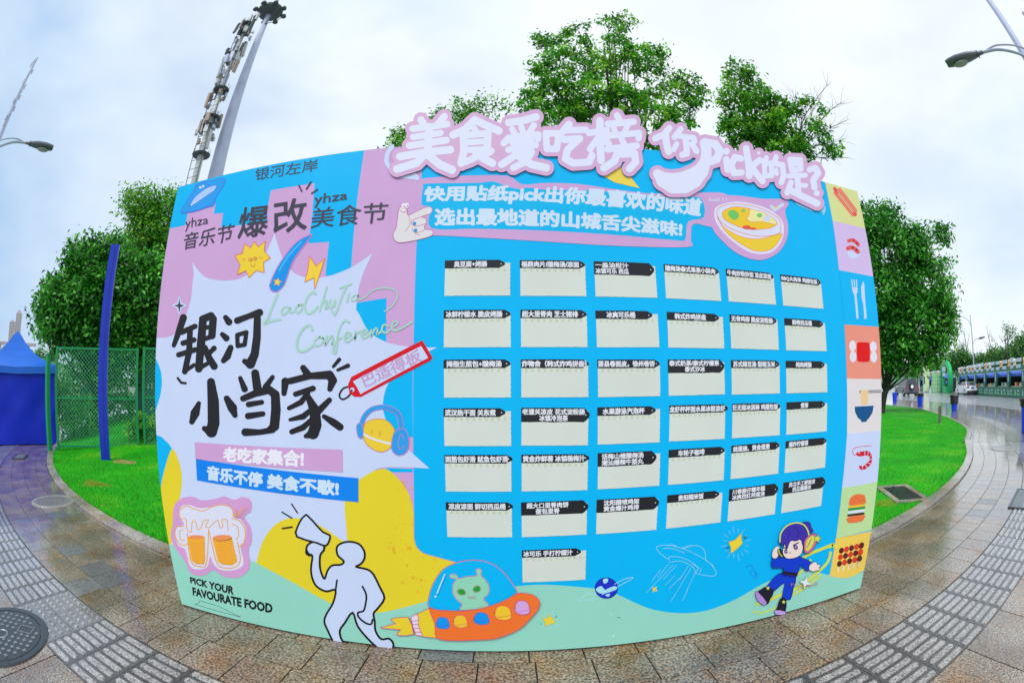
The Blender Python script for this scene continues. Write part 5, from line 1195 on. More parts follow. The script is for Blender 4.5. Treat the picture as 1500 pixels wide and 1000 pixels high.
def bare_tree(label, base, tips, r, seed, group=None, dist=None, hubpx=None):
    t = thing('bare_tree', label, 'bare tree', base, group=group); rr = random.Random(seed); mb = MB(); b = Vector(base)
    tps = [away(x, y, dist) - b for x, y in tips]; root = Vector((0, 0, 0)); cz = sum((p for p in tps), Vector()) / len(tps)
    hub = away(*hubpx, dist) - b if hubpx else Vector((cz.x * .6, cz.y * .6, cz.z * .62))
    mb.tube(catmull([Vector((0, 0, -.05)), hub * .5 + Vector((.05, 0, 0)), hub], n=4), [r, r, r * .95, r * .9, r * .85, r * .8, r * .75, r * .7, r * .6], M_BARKD, 6)
    for e in tps:
        m_ = hub + (e - hub) * .5 + Vector((rr.uniform(-.18, .18), rr.uniform(-.18, .18), rr.uniform(-.12, .2))) * (e - hub).length
        pp = catmull([hub, m_, e], n=4); mb.tube(pp, [r * .42 * (1 - .88 * i / 8) for i in range(9)], M_BARKD, 4)
        for k in range(11 if hubpx else 7):
            a = Vector(pp[rr.randint(3, 7)]); L_ = (e - hub).length * rr.uniform(.15, .35)
            d = ((e - hub).normalized() + Vector((rr.uniform(-1, 1), rr.uniform(-1, 1), rr.uniform(-.3, 1)))).normalized()
            c = a + d * L_ * .6; mb.tube([a, c, c + (d + Vector((rr.uniform(-.5, .5), 0, rr.uniform(-.2, .6)))) * L_ * .4], [r * .12, r * .08, r * .03], M_BARKD, 3)
    mb.build('branches', t); return t
bare_tree('leafless tree with fine curling twigs at the right end of the title', (7.8, 8.0, 0.02), [(1218, 118), (1235, 150), (1228, 185), (1240, 205), (1205, 140), (1190, 160), (1215, 235), (1170, 175), (1238, 230), (1160, 130), (1245, 175), (1222, 215)], .045, 3, dist=11.0, hubpx=(1163, 225))
bare_tree('bare tree above the far stalls just right of the big round tree', (68, 37, 0), [(1408, 478), (1420, 488), (1400, 492), (1412, 500), (1404, 505)], .22, 4, dist=78)
bare_tree('bare pole-like tree right of the distant street lamp', (74, 33, 0), [(1445, 478), (1441, 500), (1450, 492), (1444, 510)], .2, 5, dist=80)
# trees behind the stalls: crowns one can tell apart
FT = [(1404, 525, 13, 74), (1418, 532, 12, 74), (1432, 534, 11, 73), (1447, 532, 12, 72), (1459, 526, 14, 70), (1473, 528, 14, 68), (1487, 520, 15, 66), (1500, 512, 18, 62), (1516, 505, 22, 60), (1390, 530, 10, 90), (1376, 535, 9, 92), (1360, 537, 9, 95), (1344, 540, 8, 100), (1326, 540, 8, 104)]
FL = ['pale green spreading tree directly above the green arch', 'yellowish green tree just left of the distant lamp pole', 'low green tree just right of the distant lamp pole', 'dark-topped tree behind the third stall from the arch', 'bushy mid green tree behind the white sign boards', 'round tree below the thin bare-branched sapling', 'dense dark tree behind the nearest stalls', 'large dark tree at the right edge of the picture', 'dark tree half outside the picture on the right', 'tree left of the green arch', 'tree behind the green crates', 'tree behind the thin white pole', 'tree above the orange traffic cone', 'tree above the grey off-road car']
for i, (x, y, r, d) in enumerate(FT):
    q = away(x, 560, d); g_ = random.Random(i)
    tree(FL[i], (q.x, q.y, 0), B(d, (x, y, r), (x - r * .5, y + r * .5, r * .8), (x + r * .6, y + r * .4, r * .8), (x + g_.uniform(-4, 4), y - r * .5, r * .5)), 110, 22, 0.55, 0.42, LM_C, group='trees behind the stalls', seed=40 + i, trunk_r=.16, limbs=10, twigs=0, name='distant_tree')
q = away(1475, 560, 60)
tree('slender sapling with few leaves standing above the far trees', (q.x, q.y, 0), B(64, (1474, 480, 5), (1478, 488, 7), (1470, 492, 6), (1484, 484, 4), (1476, 500, 5)), 40, 9, 0.3, 0.3, LM_C, seed=77, trunk_r=.12, limbs=16, twigs=20, name='leafy_tree')

# dark shrubs behind the fence
def shrub(label, x, y, d, r, seed, mats=None):
    q = away(x, y, d); z = lawn_z(q.x, q.y) if q.x < 0 else 0.0
    g = np.random.default_rng(seed); t = thing('shrub', label, 'shrub', (q.x, q.y, z), group='shrubs behind the fence')
    cen = crown_points([(Vector((q.x, q.y, z + r * .7)), r, r * .75, r)], 90, g, .3)
    link_mesh('foliage', leaves_mesh('foliage', cen, 26, .2, .17, mats or LM_A, g, (q.x, q.y, z)), t, kind='stuff')
    mb = MB()
    for k in range(5): a = k * 1.3; mb.tube([(0, 0, 0), (r * .4 * math.cos(a), r * .4 * math.sin(a), r * .9)], [.03, .012], M_BARKD, 5)
    mb.build('stem', t); return t
shrub('dark shrub at the left end of the wire fence, under the round tree', 108, 600, 16.0, 1.1, 1)
shrub('low dark shrub behind the wire fence left of the blue post', 128, 585, 18.5, 1.7, 2)
shrub('small leafy shrub behind the fence at the board edge', 212, 632, 13.4, .3, 4, LM_B)
shrub('shrub in deep shade between the fence and the tree trunks', 104, 550, 20.5, 2.2, 3)
shrub('tall shaded shrub behind the fence between the blue post and the double fence post', 190, 530, 19.5, 1.3, 6)
# ---------------------------------------------------------------- fence, blue post, tent, lamps, masts
M_GREEN = mat('fence_green', rgb(14, 140, 84), 0.45, noise=0.08, nscale=4, spec=0.4)
M_WIRE = mat('fence_wire', rgb(90, 200, 150), 0.5)
def fence_panel(label, A, Bp, h, zoff, frontpost=None, div=2.0):
    rz = math.atan2(Bp[1] - A[1], Bp[0] - A[0]); Ln = math.hypot(Bp[0] - A[0], Bp[1] - A[1])
    t = thing('chain_link_fence', label, 'fence', (A[0], A[1], zoff), rz, group='green wire fence panels')
    for x in (0.03, Ln - 0.03): mb = MB(); mb.box((x, 0, h / 2 - .15), (.07, .07, h + .3), M_GREEN); mb.build('post', t)
    for z in (0.08, h * .5, h - .04): mb = MB(); mb.box((Ln / 2, 0, z), (Ln - .13, .05, .05), M_GREEN); mb.build('rail', t)
    wm = MB(); p = 0.105; H = h - .12; W = Ln - .14; x0, z0 = .07, .1
    def wire(a, b): 
        d = Vector((b[0] - a[0], 0, b[1] - a[1])).normalized(); n = Vector((-d.z, 0, d.x)) * .0034; y = Vector((0, .0034, 0))
        P = [Vector((q[0], 0, q[1])) + k for q in (a, b) for k in (n + y, -n + y, -n - y, n - y)]
        wm.add(P, [(0, 1, 5, 4), (1, 2, 6, 5), (2, 3, 7, 6), (3, 0, 4, 7)], M_WIRE)
    n = int((W + H) / p) + 1
    for k in range(1, n):
        c = k * p                                    # lines x + z = c and x - z = c - H
        a = (min(c, W), max(0, c - W)); b = (max(0, c - H), min(c, H)); wire((x0 + a[0], z0 + a[1]), (x0 + b[0], z0 + b[1]))
        a = (max(0, c - H), max(0, H - c)); b = (min(W, c), min(H, H - c + W)); 
        wire((x0 + a[0], z0 + a[1]), (x0 + b[0], z0 + b[1]))
    wm.build('wire_mesh', t, kind='stuff'); return t
fence_panel('left green framed chain link panel between the blue tent and the double post', FA, FB, 2.52, .06)
e = (FB[0] + FD[0] * .14, FB[1] + FD[1] * .14); e2 = (e[0] + FD[0] * 2.6, e[1] + FD[1] * 2.6)
fence_panel('right green framed chain link panel running behind the board edge', e, e2, 2.52, .10)
t = thing('fence_post', 'short stout green post standing just left of the wire fence panel', 'post', (FA[0] - .12, FA[1] - .22, 0))
mb = MB(); mb.box((0, 0, 1.18), (.12, .12, 2.36), M_GREEN); mb.box((0, 0, 2.37), (.14, .14, .03), M_GREEN); mb.build('shaft', t)

M_BPOST = mat('blue_paint', rgb(12, 48, 190), 0.35, noise=0.10, nscale=2.5, bump=.05, spec=0.4)
t = thing('blue_post', 'tall plain blue square post standing in the lawn before the wire fence', 'post', (-8.84, 4.55, 0), math.radians(38))
mb = MB(); mb.box((0, 0, 2.36), (.235, .10, 4.76), M_BPOST); mb.build('shaft', t)
mb = MB(); mb.box((.02, -.054, 2.38), (.012, .008, 4.7), mat('blue_paint_dark', rgb(8, 32, 150), .4)); mb.build('seam', t)
M_DIRT = mat('bare_soil', (0.33, 0.19, 0.08), 0.9, noise=.4, nscale=9, bump=.5, bscale=30)
def patch(label, cx, cy, r, seed, m, name, cat, z=.028, sq=.6):
    g = random.Random(seed); P = [(cx + r * g.uniform(.65, 1.15) * math.cos(a), cy + r * sq * g.uniform(.65, 1.15) * math.sin(a)) for a in np.linspace(0, 2 * math.pi, 22, endpoint=False)]
    mb = MB(); vs = [(x, y, lawn_z(x, y) + .001) for x, y in P] + [(cx, cy, lawn_z(cx, cy) + .012)]
    mb.add(vs, [(i, (i + 1) % 22, 22) for i in range(22)], m); o = mb.build(name); tagit(o, label, cat); return o
patch('patch of bare brown soil at the foot of the blue post', -8.3, 4.75, .42, 3, M_DIRT, 'soil_patch', 'soil patch')

# pop-up tent ---------------------------------------------------------------
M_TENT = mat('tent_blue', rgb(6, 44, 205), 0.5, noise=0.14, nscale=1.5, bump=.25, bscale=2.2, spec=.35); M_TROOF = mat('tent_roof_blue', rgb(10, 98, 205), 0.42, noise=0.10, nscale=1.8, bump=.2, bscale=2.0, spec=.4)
M_ALU = mat('aluminium', (0.62, 0.63, 0.65), .35, metal=.7)
tc_ = away(23, 560, 16.2); tent = thing('canopy_tent', 'blue pop-up canopy tent with closed side walls on the paving at the left edge', 'tent', (tc_.x, tc_.y, 0), math.radians(-27))
def wall(name, p0, p1, m):
    n, k = 14, 9; vs = []; mb = MB(); nx, ny = (p1[1] - p0[1]), -(p1[0] - p0[0]); l = math.hypot(nx, ny); nx /= l; ny /= l; g = random.Random(int(p0[0] * 10 + p1[1]))
    ph = g.uniform(0, 6)
    for j in range(k + 1):
        for i in range(n + 1):
            u, v = i / n, j / k; o = .06 * math.sin(u * 9 + ph + v * 2.3) * math.sin(v * 3.1) + .03 * math.sin(u * 17 - v * 9 + ph) * math.sin(v * 3.1)
            vs.append((p0[0] + (p1[0] - p0[0]) * u + nx * o, p0[1] + (p1[1] - p0[1]) * u + ny * o, .02 + 1.96 * v))
    mb.add(vs, [(j * (n + 1) + i, j * (n + 1) + i + 1, (j + 1) * (n + 1) + i + 1, (j + 1) * (n + 1) + i) for j in range(k) for i in range(n)], m)
    mb.build(name, tent, smooth='all')
h = 1.5
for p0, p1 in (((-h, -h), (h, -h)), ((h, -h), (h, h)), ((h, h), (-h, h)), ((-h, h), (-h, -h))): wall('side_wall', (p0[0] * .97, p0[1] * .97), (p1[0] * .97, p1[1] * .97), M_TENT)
for x in (-h, h):
    for y in (-h, h): mb = MB(); mb.box((x * .99, y * .99, 1.04), (.04, .04, 2.08), M_ALU); mb.build('leg', tent)
rf = MB(); n = 16; vs = []; rings = [(1.0, 2.16), (.8, 2.26), (.6, 2.40), (.4, 2.60), (.22, 2.86), (.1, 3.08), (.0, 3.22)]
per = []
for k in range(4):
    a = [(-1, -1), (1, -1), (1, 1), (-1, 1)][k]; b = [(1, -1), (1, 1), (-1, 1), (-1, -1)][k]
    for i in range(4): per.append((a[0] + (b[0] - a[0]) * i / 4, a[1] + (b[1] - a[1]) * i / 4))
for s_, z in rings:
    for (x, y) in per: edge_ = max(abs(x), abs(y)); dd = min(abs(x), abs(y)); vs.append((x * h * 1.03 * s_, y * h * 1.03 * s_, z - (.07 * (1 - dd) * s_ if s_ > 0 else 0)))
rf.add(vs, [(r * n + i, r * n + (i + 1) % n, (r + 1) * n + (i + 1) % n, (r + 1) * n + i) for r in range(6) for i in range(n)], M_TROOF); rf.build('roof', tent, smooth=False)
va = MB(); vs = []
for (x, y) in per: dd = min(abs(x), abs(y)); vs += [(x * h * 1.035, y * h * 1.035, 2.165 - .07 * (1 - dd)), (x * h * 1.05, y * h * 1.05, 1.96 - .05 * (1 - dd))]
va.add(vs, [(2 * i, 2 * i + 1, (2 * i + 3) % 32, (2 * i + 2) % 32) for i in range(16)], M_TROOF); va.build('valance', tent)

# street lamps ---------------------------------------------------------------
M_LAMP = mat('lamp_grey', rgb(98, 104, 112), .4, metal=.3, noise=.05); M_LAMPD = mat('lamp_dark', rgb(60, 70, 66), .5); M_GLASS = mat('lamp_glass', rgb(150, 160, 150), .15, spec=.6); M_POLE = mat('pole_paint', rgb(168, 176, 196), .45, noise=.06, nscale=2)
def street_lamp(label, base, head_az, hz, reach, headlen=.95, group='street lamps', second=None):
    t = thing('street_lamp', label, 'street lamp', base, head_az, group=group)
    mb = MB(); mb.tube([(0, 0, 0), (0, 0, hz - .3), (0, 0, hz + .55)], [.11, .065, .05], M_POLE, 10); mb.build('pole', t)
    mb = MB(); mb.tube(catmull([(0, 0, hz - 1.3), (reach * .35, 0, hz - .45), (reach * .7, 0, hz - .08), (reach, 0, hz)], n=5), .035, M_POLE, 7); mb.build('arm', t)
    mb = MB(); mb.tube(catmull([(0, 0, hz - .9), (reach * .35, 0, hz - .2), (reach * .7, 0, hz + .04), (reach * .93, 0, hz + .02)], n=5), .02, M_POLE, 6); mb.build('brace', t)
    # head: flattened teardrop with a glass bowl beneath
    mb = MB(); secs = [(0, .045, .045), (.12, .06, .055), (.2, .10, .075), (.42, .155, .10), (.7, .17, .105), (.88, .15, .09), (1.0, .12, .065)]; vs = []; n = 14
    for u, w, hh in secs:
        for k in range(n):
            a = 2 * math.pi * k / n; zz = math.sin(a) * hh * (1.0 if math.sin(a) > 0 else .75); vs.append((reach + u * headlen, math.cos(a) * w, hz + zz + u * .03))
    mb.add(vs, [(i * n + k, i * n + (k + 1) % n, (i + 1) * n + (k + 1) % n, (i + 1) * n + k) for i in range(6) for k in range(n)] + [tuple(range(n))[::-1], tuple(6 * n + k for k in range(n))], M_LAMP)
    hd = mb.build('lamp_head', t, smooth=True)
    mb = MB(); mb.lathe([(.005, -.05), (.07, -.045), (.11, -.02), (.115, .0)], M_GLASS, 16, (0, 0, 0)); mb.v = [(reach + headlen * .66 + x * 1.7, y, hz - .065 + z) for x, y, z in mb.v]; mb.build('glass_bowl', hd)
    mb = MB(); mb.tube([(reach + .14, 0, hz), (reach + .165, 0, hz)], [.085, .09], M_LAMPD, 12); mb.build('collar', hd)
    return t
hL = away(38, 209, 12.4); hL2 = away(82, 206, 12.6)
def place_lamp(label, pa, pb, hz, D, **k):        # photo points of head start and head end
    a = away(*pa, D); D2 = D * 1.0; hz = a.z
    b = away(*pb, D); az = math.atan2(b.y - a.y, b.x - a.x); L_ = math.hypot(b.x - a.x, b.y - a.y)
    reach = 1.7; base = (a.x - reach * math.cos(az), a.y - reach * math.sin(az), 0)
    return street_lamp(label, base, az, hz, reach, headlen=L_, **k)
place_lamp('grey street lamp head reaching in from the left edge of the picture', (38, 209.5), (82, 205), 7.5, 12.5)
place_lamp('grey street lamp head reaching in from the upper right edge', (1440, 77), (1377, 76), 7.5, 8.9)
q = away(1427, 560, 70); 
t = thing('street_lamp', 'distant tall pale street lamp with two uneven arms behind the stalls', 'street lamp', (q.x, q.y, 0), group='street lamps')
ax = Vector((math.cos(math.radians(60.4)), -math.sin(math.radians(60.4)), 0))   # across the view
mb = MB(); mb.tube([(0, 0, 0), (0, 0, 10.2)], [.14, .07], M_POLE, 8); mb.build('pole', t)
mb = MB(); mb.tube(catmull([(0, 0, 8.6), tuple(-ax * .5 + Vector((0, 0, 9.6))), tuple(-ax * 1.5 + Vector((0, 0, 10.1)))], n=4), .05, M_POLE, 6); mb.build('arm', t)
mb = MB(); mb.tube(catmull([(0, 0, 6.3), tuple(ax * .5 + Vector((0, 0, 6.9))), tuple(ax * 1.1 + Vector((0, 0, 7.0)))], n=4), .05, M_POLE, 6); mb.build('arm', t)
mb = MB(); p = ax * 1.1 + Vector((0, 0, 7.0)); mb.tube([p, p + ax * .4 + Vector((0, 0, .06)), p + ax * 1.1 + Vector((0, 0, .16))], [.08, .16, .1], M_LAMP, 8); mb.build('lamp_head', t)
mb = MB(); p = -ax * 1.5 + Vector((0, 0, 10.1)); mb.tube([p, p - ax * .5, p - ax * .9], [.07, .14, .1], M_LAMP, 8); mb.build('lamp_head', t)

# high masts -------------------------------------------------------------------
M_MAST = mat('mast_paint', rgb(176, 184, 210), .5, noise=.12, nscale=1.5); M_ANT = mat('antenna_grey', rgb(186, 190, 190), .5, noise=.1); M_RUST = mat('antenna_tan', rgb(160, 140, 126), .6, noise=.2); M_DKM = mat('mast_dark', rgb(62, 74, 74), .55)
D = 30.0
def azp(az, d): a = math.radians(az); return (CAM_POS[0] + d * math.sin(a), CAM_POS[1] + d * math.cos(a))
x, y = azp(-39.35, D); HT = 1.555 + D * math.tan(math.radians(45.2))
t = thing('floodlight_mast', 'thick pale tapering high mast rising behind the board at the upper left', 'mast', (x, y, 0)); w0 = D * math.radians(2.05) / 2 / math.cos(0)
mb = MB(); mb.tube([(0, 0, 0), (0, 0, 15), (0, 0, 20), (0, 0, 26), (0, 0, HT)], [.66, .56, .46, .33, .22], M_MAST, 24); mb.build('pole', t, smooth=True)
mb = MB(); mb.lathe([(.25, HT - .5), (.95, HT - .35), (1.15, HT - .1), (1.15, HT + .12), (.9, HT + .2), (.25, HT + .2)], M_DKM, 20); mb.build('lamp_ring', t)
for k in range(8):
    a = k * math.pi / 4; mb = MB(); mb.lathe([(.06, .22), (.2, .12), (.26, -.1), (.05, -.12)], M_DKM, 10, (1.35 * math.cos(a), 1.35 * math.sin(a), HT - .1)); mb.build('floodlight', t)
mb = MB(); mb.tube([(0, 0, HT), (.3, 0, HT + 1.6), (.5, 0, HT + 3.4)], [.12, .1, .05], M_MAST, 8); mb.build('finial', t)
for k in (0, 1): mb = MB(); mb.tube(catmull([(.2, -.2, HT - 1.9), (.9, -.5 + k, HT - 1.0), (1.2, -.4 + k, HT - .3)], n=4), .035, M_DKM, 6); mb.build('bracket', t)

D2 = 29.0; x, y = azp(-42.1, D2); zt = lambda el: 1.555 + D2 * math.tan(math.radians(el))
t = thing('antenna_mast', 'slim ladder mast crowded with mobile phone antennas beside the thick mast', 'mast', (x, y, 0)); H2 = zt(44.4)
mb = MB(); mb.tube([(0, 0, 0), (0, 0, 16), (0, 0, H2)], [.26, .24, .13], M_ANT, 12); mb.build('pole', t, smooth=True)
mb = MB()
for sx in (-1, 1):
    mb.tube([(.45 * sx, -.35, 3), (.45 * sx, -.35, 21), (.35 * sx, -.3, H2 - .5)], .03, M_DKM, 5)
mb.build('ladder_rail', t, kind='stuff')
mb = MB()
for z in np.arange(6, H2 - 1, .62): mb.tube([(-.45, -.35, z), (.45, -.35, z)], .018, M_DKM, 4)
mb.build('ladder_rung', t, kind='stuff')
ga = random.Random(5)
levels = [(27.2, .62), (31.6, .62), (30.6, .5), (35.0, .58), (38.4, .45), (39.4, .5), (42.2, .48), (43.2, .42)]
for el, r in levels:
    z = zt(el); mb = MB(); mb.lathe([(.2, -.08), (r, -.1), (r + .06, .0), (r, .04), (.2, .04)], M_DKM, 18, (0, 0, z)); pf = mb.build('platform', t)
    mb = MB()
    for k in range(10): a = k * .628; mb.tube([(r * math.cos(a), r * math.sin(a), z), (r * math.cos(a), r * math.sin(a), z + .45)], .015, M_DKM, 4)
    mb.build('railing', pf, kind='stuff')
for i in range(58):
    z = zt(ga.uniform(28.5, 44.2)); a = ga.uniform(0, 6.28); r = ga.uniform(.3, .85); s = ga.choice([.7, 1, 1, 1.3]); mb = MB(); m_ = ga.choice([M_ANT, M_ANT, M_RUST, M_MAST, M_DKM])
    R3 = Matrix.Translation((r * math.cos(a), r * math.sin(a), z)) @ Matrix.Rotation(a, 4, 'Z') @ Matrix.Rotation(ga.uniform(-.12, .12), 4, 'Y')
    w, d, hh = ga.choice([(.12, .3, 1.5), (.14, .28, 1.1), (.2, .32, .5), (.16, .26, .38), (.12, .2, .3)])
    mb.box((0, 0, 0), (w, d, hh * s), m_, M=R3); mb.box((-.12, 0, 0), (.16, .05, .05), M_DKM, M=R3); mb.build('antenna', t)
for el, az, s in ((36.8, 2.9, .75), (34.0, 3.2, .9), (31.0, 3.1, .7), (43.8, 2.8, .7)):
    z = zt(el); mb = MB(); R3 = Matrix.Translation((.85 * math.cos(az), .85 * math.sin(az), z)) @ Matrix.Rotation(az, 4, 'Z'); mb.box((0, 0, 0), (.2, .55 * s, 1.35 * s), M_RUST, M=R3); mb.box((-.3, 0, 0), (.5, .06, .06), M_DKM, M=R3); mb.build('panel_antenna', t)
D3 = 46; x, y = azp(-73.1, D3); t = thing('antenna_mast', 'thin distant pale mast with antennas above the left street lamp', 'mast', (x, y, 0)); H3 = 1.555 + D3 * math.tan(math.radians(33.4))
mb = MB(); mb.tube([(0, 0, 0), (0, 0, H3 - 8), (0, 0, H3)], [.34, .26, .12], M_MAST, 10); mb.build('pole', t)
for k in range(14):
    z = H3 - .3 - k * .62; a = ga.uniform(0, 6.28); mb = MB(); mb.box((.33 * math.cos(a), .33 * math.sin(a), z), (.14, .14, .5), M_ANT, rz=a); mb.box((.2 * math.cos(a), .2 * math.sin(a), z), (.2, .04, .04), M_DKM, rz=a); mb.build('antenna', t)
x, y = azp(81.05, 24); t = thing('floodlight_mast', 'pale tall mast pole crossing the upper right corner', 'mast', (x, y, 0))
mb = MB(); mb.tube([(0, 0, 0), (0, 0, 30)], [.32, .17], M_MAST, 16); mb.build('pole', t, smooth=True)
mb = MB(); mb.lathe([(.2, 29.6), (.9, 29.8), (1.0, 30.1), (.2, 30.2)], M_DKM, 16); mb.build('lamp_ring', t)

# things behind the fence ----------------------------------------------------------
M_CAB = mat('cabinet_teal', rgb(22, 92, 92), .5, noise=.1); M_WHITE = mat('white_panel', rgb(208, 214, 224), .5, noise=.06)
p = away(221, 605, 19.0); z0 = lawn_z(p.x, p.y)
t = thing('electrical_cabinet', 'dark teal metal cabinet behind the wire fence next to the board', 'cabinet', (p.x, p.y, .2), math.radians(42))
mb = MB(); mb.box((0, 0, 1.65), (1.3, .8, 3.1), M_CAB); mb.box((0, 0, 3.22), (1.4, .9, .05), M_CAB); mb.build('body', t)
for k in (-1, 1): mb = MB(); mb.box((k * .33, -.415, 1.6), (.6, .02, 2.8), M_CAB); d_ = mb.build('door', t); mb = MB(); mb.box((k * .08, -.435, 1.5), (.03, .03, .2), M_ALU); mb.build('handle', d_)
mb = MB(); mb.box((0, 0, .05), (1.5, 1.0, .12), mat('concrete', (.3, .29, .27), .8, noise=.15)); mb.build('plinth', t)
p = away(172, 585, 30); az = math.radians(-50)
t = thing('site_hoarding', 'white hoarding panels with green and blue graphics seen through the wire fence', 'hoarding', (p.x, p.y, .55), math.radians(48))
gcol = [(60, 150, 210), (90, 170, 120), (190, 200, 190), (80, 130, 190)]
for k in range(4):
    mb = MB(); mb.box((-2.4 + k * 1.62, 0, .72), (1.58, .05, 1.5), M_WHITE); pn = mb.build('panel', t)
    mb = MB(); mb.prism([(-2.4 + k * 1.62 + a, b) for a, b in ((-.5, .3), (-.1, .1), (.3, .4), (.5, .9), (.1, 1.2), (-.3, .8))], -.04, -.03, mat('hoarding_print_%d' % k, rgb(*gcol[k]), .6))
    mb.v = [(x, z, y) for x, y, z in mb.v]; mb.build('graphic', pn)
mb = MB(); mb.box((0, .0, 1.53), (6.7, .08, .06), M_GREEN); mb.build('top_rail', t)
mb = MB(); mb.box((0, .03, -.1), (6.9, .3, .25), M_WHITE); mb.build('base', t)

# skyline ------------------------------------------------------------------------------
x, y = azp(-64.1, 600); M_TOWER = mat('tower_render', rgb(196, 184, 186), .8, noise=.05); M_WIN = mat('tower_window', rgb(150, 152, 164), .4)
t = thing('apartment_tower', 'distant pinkish beige residential tower on the left skyline', 'tower block', (x, y, 0), math.radians(64))
mb = MB(); mb.box((-4, 0, 36), (9, 14, 72), M_TOWER); mb.box((5, 0, 41), (9, 13, 82), M_TOWER); mb.box((5, 0, 83.5), (5, 7, 3), M_TOWER); mb.box((-4, 0, 73), (4, 5, 2), M_TOWER); mb.build('wall', t)
mb = MB()
for z in np.arange(6, 80, 3.2):
    for cx in (-7, -4.5, -2, 2.2, 4.8, 7.4):
        if cx < 0 and z > 70: continue
        mb.box((cx, -7.06 if cx < 0 else -6.56, z), (1.3, .06, 1.7), M_WIN)
mb.build('window', t, kind='stuff')
M_HILL = mat('hill_green', rgb(92, 132, 104), .9, noise=.3, nscale=.02)
def ridge(name, d, prof, m, depth=60):
    mb = MB(); vs = []
    for az, el in prof:
        x, y = azp(az, d); x2, y2 = azp(az, d + depth); hgt = 1.555 + d * math.tan(math.radians(el)); vs += [(x, y, -.2), (x2, y2, hgt), (azp(az, d + 2 * depth)[0], azp(az, d + 2 * depth)[1], -.2)]
    n = len(prof); mb.add(vs, [(3 * i, 3 * i + 1, 3 * i + 4, 3 * i + 3) for i in range(n - 1)] + [(3 * i + 1, 3 * i + 2, 3 * i + 5, 3 * i + 4) for i in range(n - 1)], m)
    return mb.build(name, smooth='all')
rg = random.Random(2)
tagit(ridge('hills', 430, [(a, 1.3 + .5 * math.sin(a * .13) + rg.uniform(-.2, .2) + (3.6 * sm((-50 - a) / 12) if a > -100 else 0)) for a in range(-100, 101, 2)], M_HILL), kind='structure')
x, y = azp(-66, 330); mb = MB(); bt = thing('viaduct', 'pale elevated road crossing the hillside below the tower', 'bridge', (x, y, 0), math.radians(66))
mb.box((0, 0, 27.5), (60, 5, 1.6), M_TOWER); mb.build('deck', bt)
for k in range(5): mb = MB(); mb.box((-24 + k * 12, 0, 13.5), (1.4, 2.4, 27), M_TOWER); mb.build('pier', bt)
HL_ = ['leftmost small tree on the hillside, at the picture edge', 'second small hillside tree from the left edge', 'small hillside tree just left of the tower foot', 'small hillside tree at the foot of the tower', 'small hillside tree right of the tower, above the tent peak', 'small hillside tree behind the right slope of the tent roof', 'rightmost hillside tree, behind the dense round tree']
for k in range(14):
    a = -69 + k * .9; d = 300; x, y = azp(a, d); g_ = random.Random(k)
    tree(HL_[k // 2], (x, y, 0), [(Vector((x, y, 16 + g_.uniform(0, 5))), 6.0, 5.0, 6.0)], 22, 16, 1.3, 2.2, LM_C, seed=100 + k, trunk_r=.4, limbs=3, twigs=0, name='hillside_tree', group='trees on the far hillside') if k % 2 == 0 else None
for o in bpy.data.objects:
    if o.name.startswith('hillside_tree'): pass
